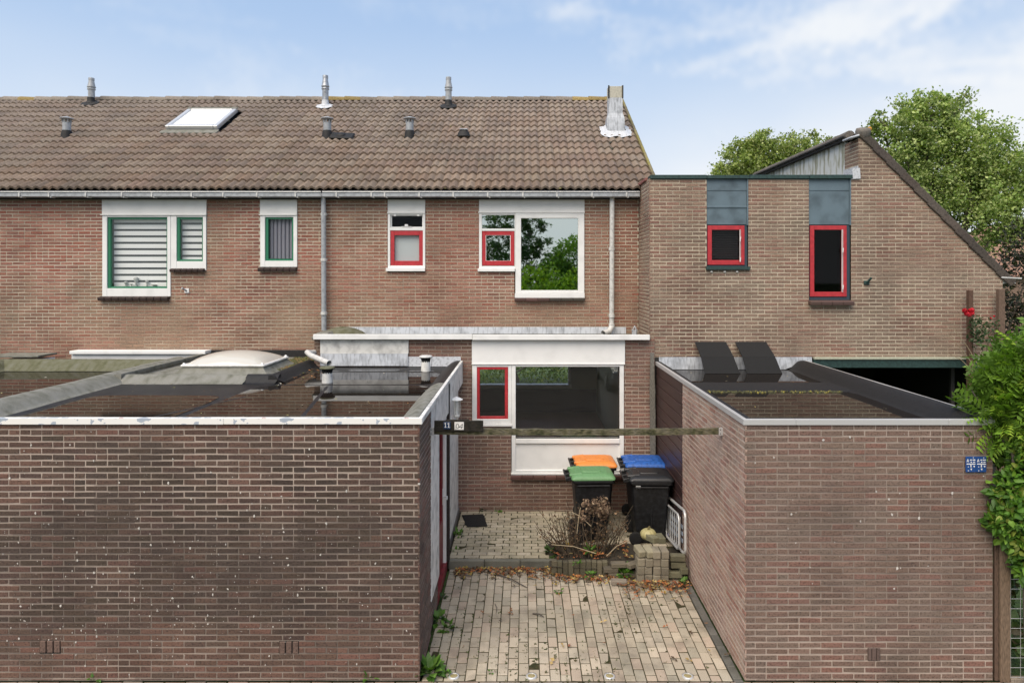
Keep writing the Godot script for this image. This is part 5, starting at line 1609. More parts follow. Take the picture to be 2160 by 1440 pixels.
func bin(at: Vector3, turn: float, lid: Material, label: String, lidcol: String) -> void:
	var o := thing("wheelie_bin", at, label, "bin", "wheelie bins by the extension window", turn)
	o.scale = Vector3(0.97, 0.945, 1.0)
	var b := MB.new()
	b.loft([rrect(0.03, 0.20, 0.205, 0.04, 0.03), rrect(0.035, 0.225, 0.215, 0.05, 0.12), rrect(0.035, 0.285, 0.26, 0.05, 0.86), rrect(0.04, 0.29, 0.265, 0.05, 0.87), rrect(0.04, 0.29, 0.27, 0.05, 0.93), rrect(0.04, 0.325, 0.29, 0.05, 0.935), rrect(0.04, 0.325, 0.29, 0.05, 0.985), rrect(0.04, 0.30, 0.27, 0.05, 0.985)])
	lpart(o, "body", b, M.blackplastic)
	var rb := MB.new()
	for s in [-1.0, 1.0]:
		rb.box(Vector3(0.04, 0.5, s * 0.238), Vector3(0.02, 0.72, 0.02), Basis(Vector3.RIGHT, -s * 0.06), 0.006)
		rb.box(Vector3(0.04, 0.90, s * 0.285), Vector3(0.5, 0.02, 0.02), Basis(), 0.005)
	lpart(o, "rib", rb, M.blackplastic)
	var l := MB.new()
	l.loft([rrect(0.04, 0.335, 0.298, 0.05, 0.985), rrect(0.04, 0.338, 0.30, 0.055, 1.01), rrect(0.035, 0.31, 0.275, 0.07, 1.045), rrect(0.02, 0.24, 0.2, 0.08, 1.068)])
	l.loft([rrect(0.03, 0.16, 0.13, 0.05, 1.06), rrect(0.03, 0.15, 0.12, 0.05, 1.078)])
	for s in [-1.0, 1.0]:
		l.box(Vector3(-0.22, 1.045, s * 0.17), Vector3(0.2, 0.045, 0.07), Basis(Vector3.BACK, 0.12), 0.012)
		l.box(Vector3(0.30, 1.03, s * 0.15), Vector3(0.1, 0.03, 0.1), Basis(Vector3.BACK, -0.2), 0.01)
	var lm := lpart(o, "lid", l, lid)
	var hg := MB.new()
	hg.tube([Vector3(-0.37, 0.99, -0.26), Vector3(-0.37, 0.99, 0.26)], 0.016, 8)
	for s in [-1.0, 0.0, 1.0]: hg.box(Vector3(-0.33, 0.985, s * 0.2), Vector3(0.1, 0.06, 0.03), Basis(Vector3.BACK, 0.15), 0.006)
	lpart(o, "handle", hg, M.blackplastic)
	for s in [-1.0, 1.0]:
		var w := MB.new()
		w.lathe(Vector3(-0.2, 0.1, s * 0.25), [Vector2(0.02, -0.025), Vector2(0.085, -0.025), Vector2(0.1, -0.015), Vector2(0.1, 0.015), Vector2(0.085, 0.025), Vector2(0.02, 0.025)], 18, Basis(Vector3.RIGHT, PI / 2))
		lpart(o, "wheel", w, M.rubber)

# ---------------------------------------------------------------- lettering
func letters(parent: Node3D, s: String, at: Vector3, hgt: float, m: Material, wide := 1.0, slant := 0.0, font := "Droid Sans") -> void:
	var t := TextMesh.new()
	var f := SystemFont.new(); f.font_names = PackedStringArray([font]); f.font_weight = 700 if font == "Droid Sans" else 400
	t.font = f; t.text = s; t.font_size = 64; t.pixel_size = 0.01; t.depth = 0.01
	var k := hgt / (64 * 0.0072)
	var o := MeshInstance3D.new(); o.name = "lettering"; o.mesh = t
	t.material = m
	o.transform = Transform3D(Basis(Vector3(k * wide, 0, 0), Vector3(slant * k, k, 0), Vector3(0, 0, k)), at)
	parent.add_child(o, true)

func build_objects() -> void:
	# --- timber across the courtyard with the house number board
	var db := 7.64
	var o := thing("timber_beam", Vector3(0.6, 2.3, -db), "weathered mossy timber beam spanning the courtyard mouth between the two sheds", "beam")
	var b := MB.new(); b.col = Color(0.27, 0.24, 0.175)
	var rings := []
	for i in 26:
		var x := lerpf(LW + 0.03, RW - 0.03, i / 25.0)
		var ring := PackedVector3Array()
		for q in [[-0.021, -0.034], [0.021, -0.034], [0.021, 0.034], [-0.021, 0.034]]:
			ring.append(Vector3(x, 2.325 + q[1] + 0.006 * ns.get_noise_2d(i * 33.0, q[1] * 900.0) - 0.012 * sin(PI * i / 25.0) , -db + q[0] + 0.002 * ns.get_noise_2d(i * 41.0, q[0] * 999.0)))
		rings.append(ring)
	b.loft(rings, true, true, false)
	part(o, "beam", b, M.oldwood)
	for q in [[LW + 0.02, 911], [RW - 0.02, 1525]]:
		var br := MB.new()
		br.box(Vector3(q[0], 2.325, -db + 0.03), Vector3(0.05, 0.085, 0.006), Basis(), 0.002)
		br.box(Vector3(q[0] + (-0.012 if q[0] < 0 else 0.012), 2.325, -db), Vector3(0.006, 0.085, 0.06))
		var bm := part(o, "bracket", br, M.alu)
		var sc := MB.new()
		for yy in [0.022, -0.022]: sc.lathe(Vector3(q[0] - 0.008, 2.325 + yy, -db + 0.033), [Vector2(0.006, 0), Vector2(0.006, 0.002), Vector2(0.001, 0.003)], 8, Basis(Vector3.RIGHT, PI / 2))
		part(bm, "screw", sc, M.dark)
	var o2 := thing("number_board", Vector3(-0.7, 2.35, -db + 0.04), "dark weathered board carrying the number plates 11 and 04 at the left shed corner", "board")
	var bd := MB.new(); bd.col = Color(0.05, 0.043, 0.033)
	bd.span(X(915.5, db - 0.06), X(1019, db - 0.06), Y(910, db - 0.06), Y(887.5, db - 0.06), db - 0.055, db - 0.028, 0.004)
	bd.box(Vector3(X(965, db), Y(886.6, db - 0.05), -db + 0.03), Vector3(0.26, 0.012, 0.03), Basis(Vector3.BACK, 0.02), 0.003)
	part(o2, "board", bd, M.oldwood)
	var dp := db - 0.06
	var o3 := thing("number_plate", P(943, 897, dp), "small dark blue plate with white number 11 on the board", "number plate", "")
	var p1 := MB.new(); p1.box(Vector3(0, 0, 0.004), Vector3(0.077, 0.08, 0.006), Basis(), 0.002)
	lpart(o3, "plate", p1, mat(lin(0.012, 0.035, 0.085), 0.4))
	letters(o3, "1", Vector3(-0.018, 0.004, 0.008), 0.052, M.white, 1.0, 0.0, "Droid Serif"); letters(o3, "1", Vector3(0.018, 0.002, 0.008), 0.052, M.white, 1.0, 0.0, "Droid Serif")
	var o4 := thing("number_plate", P(968.5, 898, dp), "small off-white square plate with grey number 04 beside the blue plate", "number plate", "")
	var p2 := MB.new(); p2.box(Vector3(0, 0, 0.004), Vector3(0.105, 0.087, 0.006), Basis(Vector3.BACK, -0.01), 0.002)
	lpart(o4, "plate", p2, M.oldwhite)
	letters(o4, "0", Vector3(-0.019, -0.002, 0.008), 0.05, mat(lin(0.10, 0.11, 0.11), 0.6), 1.15, 0.0, "Droid Sans Mono"); letters(o4, "4", Vector3(0.022, -0.003, 0.008), 0.05, mat(lin(0.08, 0.09, 0.09), 0.6), 1.2, 0.25, "Droid Sans Mono")
	# --- lantern on the shed
	var lo := Vector3(-0.955, 2.05, -9.75)
	var la := thing("wall_lantern", lo, "white wall lantern with glass chimney and disc hood on the left shed boards", "lantern")
	var l1 := MB.new(); l1.lathe(Vector3(0, 0.245, 0), [Vector2(0.088, -0.006), Vector2(0.09, 0.0), Vector2(0.05, 0.022), Vector2(0.012, 0.035), Vector2(0.005, 0.045)], 18)
	lpart(la, "hood", l1, M.white)
	var l2 := MB.new(); l2.lathe(Vector3.ZERO, [Vector2(0.042, 0.03), Vector2(0.042, 0.24)], 14)
	lpart(la, "glass", l2, mat(Color(0.95, 0.97, 0.95, 0.3), 0.05, {"transparency": BaseMaterial3D.TRANSPARENCY_ALPHA}))
	var l3 := MB.new(); l3.lathe(Vector3.ZERO, [Vector2(0.028, -0.02), Vector2(0.045, 0.0), Vector2(0.045, 0.03), Vector2(0.016, 0.03), Vector2(0.018, 0.09), Vector2(0.012, 0.16)], 12)
	for i in 3: l3.tube([Vector3(0.05 * cos(i * TAU / 3), 0.02, 0.05 * sin(i * TAU / 3)), Vector3(0.05 * cos(i * TAU / 3), 0.245, 0.05 * sin(i * TAU / 3))], 0.004, 5)
	lpart(la, "holder", l3, M.oldwhite)
	var l4 := MB.new(); l4.tube([Vector3(0, -0.01, 0), Vector3(0, -0.07, 0), Vector3(-0.04, -0.09, 0), Vector3(-0.085, -0.09, 0)], 0.01, 6)
	l4.box(Vector3(-0.075, -0.06, 0), Vector3(0.02, 0.16, 0.08), Basis(), 0.004)
	lpart(la, "bracket", l4, M.white)
	# --- bins
	bin(Vector3(1.11, 0.12, -10.98), 0.02, tri(mat(lin(0.72, 0.24, 0.045), 0.5), M.oldwhite.albedo_texture, 2.0), "black wheelie bin with an orange lid, right under the extension window", "orange")
	bin(Vector3(1.90, 0.12, -10.98), -0.03, tri(mat(lin(0.02, 0.11, 0.42), 0.5), M.brick.albedo_texture, 0.7), "black wheelie bin with a blue lid, by the weathered plank", "blue")
	bin(Vector3(0.99, 0.12, -10.32), 0.03, tri(mat(lin(0.13, 0.28, 0.12), 0.5), M.oldwhite.albedo_texture, 2.0), "black wheelie bin with a green lid, behind the dead shrub", "green")
	bin(Vector3(1.845, 0.12, -10.24), -0.02, mat(lin(0.016, 0.017, 0.019), 0.4), "all-black wheelie bin with a small white sticker, beside the folded chair", "black")
	var stk := MB.new(); stk.box(Vector3(1.845 - 0.17, 0.12 + 0.895, -10.24 + 0.2785), Vector3(0.07, 0.045, 0.004), Basis(Vector3.RIGHT, 0.0))
	var last := get_child(get_child_count() - 1)
	stk = MB.new(); stk.box(Vector3(-0.165, 0.905, 0.2735), Vector3(0.07, 0.045, 0.004))
	lpart(last, "sticker", stk, M.white)
	# --- weathered plank against the house
	var wp := thing("weathered_plank", Vector3(2.165, 0.1, -11.33), "grey weathered upright plank at the corner of the right shed and the extension", "plank")
	var w := MB.new(); w.col = Color(0.24, 0.225, 0.195)
	var wr := []
	for i in 14:
		var y := lerpf(0.1, 2.78, i / 13.0)
		var ring := PackedVector3Array()
		var wd := 0.042 if i < 11 else 0.034 - 0.003 * (i - 11)
		for q in [[-wd, 0.02], [wd, 0.02], [wd, -0.02], [-wd, -0.02]]: ring.append(Vector3(2.16 + q[0] + 0.006 * ns.get_noise_2d(i * 70.0, q[0] * 300.0) - 0.0035 * i * 0.5, y, -11.33 + q[1]))
		wr.append(ring)
	w.loft(wr, true, true, false)
	part(wp, "plank", w, M.postwood)
	# --- two black mats leaning on the right house
	for q in [[1467, 1532, 1476, 1534, 0.0, "left"], [1552, 1617, 1560, 1624, 0.03, "right"]]:
		var mx: float = (X(q[0], 11.4) + X(q[1], 11.4)) / 2
		var mt := thing("black_mat", Vector3(mx, 2.5, -11.2), "%s of two stiff black mats leaning on the right house wall above the shed roof" % q[5], "mat", "black mats leaning on the wall")
		var mb := MB.new()
		var rg := []
		for s in [[Vector3(0.05, 0.0, 0.32), 0.28], [Vector3(0.04, 0.06, 0.27), 0.275], [Vector3(0.02, 0.25, 0.12), 0.265], [Vector3(0.0, 0.455, -0.215), 0.258]]:
			var c: Vector3 = s[0]
			rg.append(PackedVector3Array([c + Vector3(-s[1], 0, 0.0), c + Vector3(s[1], 0.0, 0.0), c + Vector3(s[1], -0.012, -0.012), c + Vector3(-s[1], -0.012, -0.012)]))
		mb.loft(rg, true, true, false)
		lpart(mt, "mat", mb, M.rubber)
	# --- doormat
	var dm := thing("doormat", Vector3(-0.82, 0.125, -11.0), "black rubber doormat on the terrace near the left shed", "doormat")
	var d := MB.new()
	var c0 := [P(974, 1087, 11.2), P(1019, 1085, 11.24), P(1028, 1110.5, 10.72), P(985, 1112, 10.69)]
	var ra := PackedVector3Array(); var rb2 := PackedVector3Array()
	for k in 4:
		ra.append(Vector3(c0[k].x, 0.125, c0[k].z)); rb2.append(Vector3(c0[k].x, 0.137, c0[k].z))
	d.loft([ra, rb2], true, true, false)
	for i in 9: d.box(Vector3(lerpf((c0[0].x + c0[3].x) / 2, (c0[1].x + c0[2].x) / 2, (i + 0.5) / 9.0), 0.1385, -10.96), Vector3(0.022, 0.004, 0.42), Basis(Vector3.UP, 0.06))
	part(dm, "mat", d, M.rubber)
	# --- lights sunk in the paving
	var labels := ["leftmost round ground light sunk in the paving, half under weeds", "second round ground light from the left at the courtyard mouth", "third round ground light from the left at the courtyard mouth", "rightmost round ground light at the courtyard mouth"]
	var gx := [957, 1121, 1286, 1451]
	for i in 4:
		var gp := P(gx[i], 1427.5, 6.925)
		var gl := thing("ground_light", Vector3(gp.x, 0.0, gp.z), labels[i], "ground light", "round lights in the paving")
		var m1 := MB.new(); m1.lathe(Vector3.ZERO, [Vector2(0.058, -0.03), Vector2(0.058, 0.008), Vector2(0.04, 0.011), Vector2(0.04, 0.006)], 24)
		lpart(gl, "ring", m1, M.alu)
		var m2 := MB.new(); m2.col = Color(0.30, 0.25, 0.12); m2.lathe(Vector3.ZERO, [Vector2(0.04, 0.0), Vector2(0.038, 0.008), Vector2(0.01, 0.01)], 20)
		lpart(gl, "lens", m2, mat(Color.WHITE, 0.15, {"vertex_color_use_as_albedo": true}))
	# --- planter edge: upright blocks, then laid and stacked pavers
	var pe := thing("planter_edge", Vector3(0.72, 0, -9.24), "row of upright mossy blocks edging the planting bed", "planter edge")
	var x := X(1163, 9.22)
	while x < X(1272, 9.22):
		var bl := MB.new(); var wd := rr(0.072, 0.085)
		bl.col = Color(0.13, 0.115, 0.075) * rr(0.75, 1.2)
		bl.box(Vector3(x + wd / 2, 0.095, -9.26 + rr(-0.012, 0.012)), Vector3(wd - 0.006, 0.21 + rr(-0.015, 0.012), 0.075), Basis(Vector3.UP, rr(-0.06, 0.06)) * Basis(Vector3.BACK, rr(-0.03, 0.03)), 0.008)
		part(pe, "edge_block", bl, M.paver)
		x += wd
	var lw := thing("paver_pile", Vector3(1.32, 0, -9.18), "low mossy pile of pavers laid lengthwise between the upright blocks and the taller stack", "paver pile")
	for q in [[0.16, 0.04, 0.0], [0.37, 0.04, 0.02], [0.10, 0.105, 0.03], [0.30, 0.105, -0.02], [0.20, 0.17, 0.05], [0.40, 0.17, 0.6], [0.30, 0.105, -0.12]]:
		var pm := MB.new(); pm.col = Color(0.17, 0.145, 0.105) * rr(0.75, 1.25)
		pm.box(Vector3(1.08 + q[0], q[1], -9.2 - (0.11 if q[1] > 0.1 and q[0] == 0.3 else 0.0)), Vector3(0.2, 0.062, 0.1), Basis(Vector3.UP, q[2]), 0.008)
		part(lw, "paver", pm, M.paver)
	var ps := thing("paver_stack", Vector3(1.75, 0, -9.1), "stack of concrete pavers, ends outward, against the right shed wall", "paver stack")
	for i in 4:
		for j in 4:
			var pm := MB.new(); pm.col = Color(0.27, 0.24, 0.18) * rr(0.8, 1.2)
			pm.box(Vector3(1.56 + i * 0.105 + rr(-0.004, 0.004), 0.05 + j * 0.105, -9.13 + rr(-0.012, 0.012)), Vector3(0.1, 0.1, 0.2), Basis(Vector3.UP, rr(-0.04, 0.04)), 0.008)
			if j == 3 and i < 2:
				pm = MB.new(); pm.col = Color(0.30, 0.275, 0.19) * rr(0.9, 1.2)
				pm.box(Vector3(1.56 + i * 0.115, 0.375, -9.15 + i * 0.02), Vector3(0.1, 0.085, 0.2), Basis(Vector3.UP, 0.22) * Basis(Vector3.RIGHT, 0.14), 0.008)
			part(ps, "paver", pm, M.paver)
	for q in [[1.76, 0.47, -9.34, 0.5], [1.88, 0.46, -9.36, 0.1], [2.06, 0.30, -9.12, 1.5], [2.07, 0.20, -9.14, 1.57], [2.02, 0.08, -9.12, 1.57], [2.13, 0.14, -9.14, 0.1]]:
		var pm := MB.new(); pm.col = Color(0.17, 0.16, 0.10) * rr(0.75, 1.25)
		pm.box(Vector3(q[0], q[1], q[2]), Vector3(0.1, 0.08, 0.2), Basis(Vector3.UP, q[3]), 0.008)
		part(ps, "paver", pm, M.paver)
	var lb := thing("loose_paver", Vector3(1.26, 0.03, -8.98), "single long paver lying loose in front of the low pile", "paver")
	var lm2 := MB.new(); lm2.col = Color(0.26, 0.22, 0.175); lm2.box(Vector3.ZERO, Vector3(0.21, 0.07, 0.1), Basis(Vector3.UP, -0.12), 0.012)
	lpart(lb, "paver", lm2, M.paver)
	# --- pumpkin
	var pk := thing("pumpkin", Vector3(1.735, 0.40, -9.47), "pale yellow ribbed pumpkin lying on the paver stack", "pumpkin")
	var pmk := MB.new()
	var prg := []
	for j in 11:
		var th := PI * (j + 0.01) / 10.02
		var ring := PackedVector3Array()
		for k in 40:
			var a := -TAU * k / 40
			var r := 0.115 * sin(th) * (1.0 - 0.09 * pow(absf(cos(a * 5.0)), 3.0))
			ring.append(Vector3(cos(a) * r, 0.075 - 0.085 * cos(th) * (1.0 - 0.25 * exp(-pow(th - PI, 2.0) * 6.0)), sin(a) * r))
		prg.append(ring)
	pmk.col = Color(0.40, 0.36, 0.17)
	pmk.loft(prg)
	lpart(pk, "fruit", pmk, tri(mat(Color.WHITE, 0.55, {"vertex_color_use_as_albedo": true}), M.oldwhite.albedo_texture, 6.0))
	var stm := MB.new(); stm.col = Color(0.16, 0.13, 0.06); stm.tube([Vector3(0, 0.13, 0), Vector3(0.0, 0.165, 0), Vector3(0.02, 0.185, 0.01)], [0.018, 0.012, 0.014], 6)
	lpart(pk, "stalk", stm, M.plain)
	# --- dead hydrangea
	var hy := thing("dead_hydrangea", Vector3(0.9, 0.14, -9.65), "leafless brown hydrangea with dried flower heads in the planting bed", "shrub")
	hy.scale = Vector3(0.86, 0.86, 0.86)
	for s in 78:
		var mb := MB.new()
		var t := rr(0.5, 1.3)
		mb.col = Color(0.10 * t, 0.075 * t, 0.05 * t)
		var bx := rr(-0.42, 0.42)
		var bs := Vector3(bx, 0.0, rr(-0.22, 0.22))
		var lean := Vector3(bx * rr(0.4, 1.0) + rr(-0.15, 0.15), rr(0.42, 0.85) * (1.0 if bx > -0.15 else 0.85), rr(-0.2, 0.25))
		mb.tube([bs, bs + lean * 0.35 + Vector3(rr(-0.04, 0.04), 0, rr(-0.04, 0.04)), bs + lean * 0.7 + Vector3(rr(-0.05, 0.05), 0, rr(-0.05, 0.05)), bs + lean], [0.008, 0.0065, 0.005, 0.003], 5)
		for k in 3:
			var q0 := bs + lean * rr(0.35, 0.9)
			var dv := Vector3(rr(-1, 1), rr(0.1, 0.9), rr(-1, 1)) * rr(0.05, 0.16)
			mb.tube([q0, q0 + dv * 0.6 + Vector3(rr(-0.02, 0.02), 0, 0), q0 + dv], [0.004, 0.003, 0.0015], 4)
			if rng.randf() < 0.75:
				mb.col = Color(0.16, 0.10, 0.055) * rr(0.5, 1.4)
				var lq := q0 + dv
				var la2 := Vector3(rr(-1, 1), rr(-1, 0.2), rr(-1, 1)).normalized() * rr(0.025, 0.055)
				var lw2 := la2.cross(Vector3(rr(-1, 1), rr(-1, 1), rr(-1, 1))).normalized() * rr(0.012, 0.028)
				mb.tri(lq, lq + la2 * 0.5 + lw2, lq + la2); mb.tri(lq, lq + la2, lq + la2 * 0.5 - lw2 + Vector3(0, 0.012, 0))
		lpart(hy, "stem", mb, M.dry)
	for s in 10:
		var mb := MB.new()
		var c := Vector3(rr(-0.08, 0.36), rr(0.62, 0.86), rr(-0.15, 0.2))
		for k in 70:
			var t := rr(0.55, 1.5)
			mb.col = Color(0.15 * t, 0.10 * t, 0.065 * t) if rng.randf() < 0.8 else Color(0.30 * t, 0.22 * t, 0.14 * t)
			var dd := Vector3(rng.randfn(), rng.randfn() * 0.7, rng.randfn()).normalized()
			var q := c + dd * rr(0.03, 0.095)
			var u := dd.cross(Vector3(rr(-1, 1), rr(-1, 1), rr(-1, 1))).normalized() * rr(0.014, 0.034)
			var v := dd.cross(u).normalized() * rr(0.01, 0.024) + dd * 0.012
			mb.tri(q - u, q + v, q + u); mb.tri(q - u, q + u, q - v)
		lpart(hy, "flower_head", mb, M.dry)
	for q in [[-0.12, 0.8, 0.15, -0.18, 0.40], [-0.6, 0.28, 0.35, 0.1, 0.16], [0.28, 0.1, 0.35, 0.62, 0.36], [-0.28, 0.72, 0.1, 0.05, 0.5]]:
		var mb := MB.new(); mb.col = Color(0.42, 0.34, 0.22)
		mb.tube([Vector3(q[0], q[1], q[2]), Vector3((q[0] + q[3]) / 2, (q[1] + q[4]) / 2 + 0.03, q[2]), Vector3(q[3], q[4], q[2] + 0.05)], 0.006, 5)
		lpart(hy, "dry_stalk", mb, M.plain)
	# --- folded aluminium chair standing on its side along the wall
	var fc := thing("folded_chair", Vector3(2.165, 0.2, -9.68), "folded tubular aluminium garden chair propped along the right shed wall", "chair")
	var T := Transform3D(Basis(Vector3.RIGHT, -0.14) * Basis(Vector3.BACK, -0.03), Vector3.ZERO)
	for q in [[0.58, 0.0, 0.025, 0.56, 0.05], [0.42, -0.05, 0.02, 0.46, 0.07]]:
		var mb := MB.new()
		var L: float = q[0]; var hh: float = q[3]
		var pts := []
		for c in [[-1, 0, 2], [1, 0, 3], [1, 1, 0], [-1, 1, 1]]:
			for k in 5:
				var a: float = PI / 2 * (k / 4.0) + PI / 2 * c[2]
				pts.append(T * Vector3(q[1], q[4] + (0.09 if c[1] == 0 else hh - 0.09) + sin(a) * 0.09, c[0] * (L - 0.09) + cos(a) * 0.09))
		pts.append(pts[0])
		mb.tube(pts, q[2] * 0.8, 8, false)
		lpart(fc, "frame", mb, M.alu)
	for i in 7:
		var mb := MB.new()
		mb.tube([T * Vector3(-0.02, 0.09, -0.36 + i * 0.12), T * Vector3(-0.02, 0.50, -0.36 + i * 0.12)], 0.008, 6)
		lpart(fc, "bar", mb, M.alu)
	for i in 3:
		var mb := MB.new()
		mb.box(T * Vector3(-0.005, 0.2 + i * 0.09, 0.0), Vector3(0.006, 0.05, 0.9), T.basis)
		lpart(fc, "webbing", mb, mat(lin(0.30, 0.35, 0.42), 0.6))
	for q in [[-0.52, 0.45], [-0.45, 0.08]]:
		var mb := MB.new(); mb.box(T * Vector3(-0.03, q[1], q[0]), Vector3(0.04, 0.05, 0.05), T.basis, 0.01)
		lpart(fc, "joint", mb, mat(lin(0.03, 0.03, 0.35), 0.5))
	# --- fallen leaves, twigs
	var lt := MB.new()
	var cols := [Color(0.32, 0.11, 0.035), Color(0.28, 0.085, 0.03), Color(0.38, 0.16, 0.05), Color(0.20, 0.09, 0.04), Color(0.34, 0.24, 0.06), Color(0.12, 0.08, 0.045), Color(0.42, 0.30, 0.12), Color(0.10, 0.06, 0.035)]
	for i in 900:
		var u := 0.0; var v := 0.0; var y := 0.006
		var z := rng.randf()
		if z < 0.36: u = rr(LW + 0.1, 0.6); v = 9.43 - absf(rng.randfn()) * (0.05 + 0.12 * absf(sin(u * 5.0)))
		elif z < 0.62: u = rr(1.25, 2.18); v = 9.0 - absf(rng.randfn()) * 0.16; y = 0.012
		elif z < 0.78: u = rr(0.35, 1.5); v = 9.18 - absf(rng.randfn()) * 0.09
		elif z < 0.97: u = rr(0.38, 1.5); v = rr(9.32, 10.0); y = 0.175
		else: u = rr(LW, RW); v = rr(7.0, 9.2)
		if u > 2.2: continue
		lt.col = cols[rng.randi() % cols.size()] * rr(0.6, 1.2)
		var s := rr(0.016, 0.046)
		var a := rr(0, TAU)
		var o5 := Vector3(u, y + rr(0.0, 0.03) + s * 0.2, -v)
		var fu := Vector3(cos(a), rr(-0.35, 0.35), sin(a)) * s
		var fw := Vector3(-sin(a), rr(-0.3, 0.5), cos(a)) * s * rr(0.5, 0.8)
		var up := Vector3(0, s * rr(0.05, 0.4), 0)
		lt.tri(o5 - fu, o5 + fw * 0.9 - fu * 0.2 + up, o5 + fu * 0.2); lt.tri(o5 + fu * 0.2, o5 + fw * 0.7 + fu * 0.7 + up, o5 + fu * 1.1)
		lt.tri(o5 - fu, o5 + fu * 0.2, o5 - fw * 0.9 - fu * 0.2 + up); lt.tri(o5 + fu * 0.2, o5 + fu * 1.1, o5 - fw * 0.7 + fu * 0.7 + up)
	var ln := part(self, "leaf_litter", lt, M.dry)
	ln.set_meta("kind", "stuff"); ln.set_meta("label", "orange and brown fallen leaves along the kerb and round the paver stack"); ln.set_meta("category", "leaves")
	for q in [[1043, 1211, 1112, 1241, "longest brown twig lying on the paving below the kerb", 0.008], [1044, 1275, 1046, 1297, "short curved twig on the paving under the longest one", 0.004], [1124, 1296, 1147, 1303, "short dark twig on the paving right of the middle", 0.009]]:
		var a := P(q[0], q[1], H * F / (q[1] - CY)); var e := P(q[2], q[3], H * F / (q[3] - CY))
		var tw := thing("twig", Vector3(a.x, 0, a.z), q[4], "twig", "")
		var mb := MB.new(); mb.col = Color(0.14, 0.10, 0.07)
		var mid := (a + e) / 2 + Vector3(0.02, 0.03, 0.01)
		mb.tube([a + Vector3(0, 0.012, 0), mid, e + Vector3(0, 0.012, 0)], [q[5] * 1.1, q[5], q[5] * 0.6], 6)
		part(tw, "stick", mb, M.bark)
	# --- weeds
	var g1 := [Color(0.10, 0.22, 0.03), Color(0.075, 0.17, 0.03), Color(0.14, 0.26, 0.05)]
	var gd := [Color(0.05, 0.10, 0.025), Color(0.07, 0.12, 0.03)]
	for q in [[922, 1312, 0.0, 0.16, 26, "bright green weed with a long arm at the foot of the left shed wall"], [943, 1329, 0.0, 0.13, 18, "pale green weed spreading on the paving beside the left wall weed"], [905, 1420, 0.0, 0.19, 60, "tall leafy weed at the left shed corner in the foreground"], [940, 1424, 0.0, 0.10, 14, "small grassy weed beside the leftmost ground light"], [780, 1433, 0.02, 0.10, 12, "small weed at the foot of the left shed front wall"], [196, 1434, 0.02, 0.09, 10, "tiny weed at the foot of the front wall near the left vent slots"], [931, 1262, 0.0, 0.10, 14, "dull green weed by the brick plinth under the boarded panel"], [968, 1131, 0.12, 0.14, 18, "green weed at the edge of the terrace beside the white boards"], [959, 1168, 0.06, 0.13, 16, "green weed where the kerb meets the left shed"], [1018, 1077, 0.12, 0.10, 16, "low weed at the foot of the extension wall behind the doormat"], [1052, 1076, 0.12, 0.14, 22, "weed tuft at the foot of the extension wall, left of the bins"], [1318, 1213, 0.05, 0.17, 30, "bushy green weed in front of the low paver pile"], [1217, 1191, 0.2, 0.09, 10, "bright weed growing between the upright edge blocks"], [1162, 1170, 0.12, 0.16, 26, "dark green weed at the left end of the planting bed"], [1246, 1165, 0.2, 0.14, 20, "tall light green weed in the bed under the dead shrub"], [1247, 1215, 0.03, 0.11, 14, "green weed low in front of the upright blocks"], [1180, 1249, 0.0, 0.09, 10, "mossy tuft alone in the paving below the planting bed"], [1440, 1232, 0.02, 0.13, 14, "pale grey-green weed among leaves by the right shed wall"], [1035, 1418, 0.0, 0.05, 10, "tiny grass tuft between the two left ground lights"]]:
		var at := P(q[0], q[1], (H - q[2]) * F / (q[1] - CY))
		weed(at, q[3], q[4], q[5], gd if q[5].begins_with("d") or q[5].begins_with("low") else g1)
	# --- utility markers
	for q in [[2048.5, "left of two blue utility marker plates on the right shed front"], [2070.5, "right of two blue utility marker plates on the right shed front, partly under leaves"]]:
		var ds := DG - 0.02
		var sg := thing("marker_plate", P(q[0], 979, ds), q[1], "marker plate", "blue marker plates")
		var k := ds / F
		var pb := MB.new(); pb.box(Vector3(0, 0, 0.0), Vector3(21.4 * k, 33 * k, 0.012), Basis(), 0.003)
		lpart(sg, "plate", pb, mat(lin(0.012, 0.06, 0.22), 0.4))
		var pr := MB.new()
		for r in [[-0.2, 1.0, 18.5, 1.9], [-0.4, -2.4, 2.0, 6.5], [-0.4, 9.6, 3.8, 1.9], [6.0, 9.6, 5.6, 2.0], [0.2, 5.0, 2.6, 2.4], [6.2, 5.2, 4.6, 1.6], [6.4, -3.6, 3.0, 2.0], [6.6, -5.0, 1.4, 2.0], [0.2, -9.6, 2.8, 2.4], [0.6, -11.2, 1.2, 2.0], [-6.0, -5.0, 1.6, 1.6], [-5.8, -13.0, 2.2, 1.2], [4.6, 14.2, 1.9, 1.4]]:
			pr.box(Vector3(r[0] * k, r[1] * k, 0.0065), Vector3(r[2] * k, r[3] * k, 0.002))
		lpart(sg, "print", pr, M.white)
		letters(sg, "A", Vector3(-7.0 * k, 8.0 * k, 0.007), 6.2 * k, M.white, 0.85)
	# --- fence at the right border
	var fn := thing("wire_fence", Vector3(4.85, 0, -DG), "wooden post with square wire mesh at the right border, beside the right shed", "fence")
	var fp := MB.new(); fp.col = Color(0.25, 0.175, 0.115)
	fp.span(4.775, 4.875, 0.0, 1.75, DG - 0.03, DG + 0.06, 0.006)
	part(fn, "post", fp, M.postwood)
	var fp2 := MB.new(); fp2.col = Color(0.16, 0.10, 0.07); fp2.span(4.735, 4.772, 0.0, 1.7, DG - 0.005, DG + 0.03, 0.004)
	part(fn, "batten", fp2, M.postwood)
	for i in 22:
		var wv := MB.new(); wv.tube([Vector3(4.89 + i * 0.1, 0.03, -DG + 0.005), Vector3(4.89 + i * 0.1, 1.22, -DG + 0.005)], 0.0028, 5)
		part(fn, "wire", wv, M.alu)
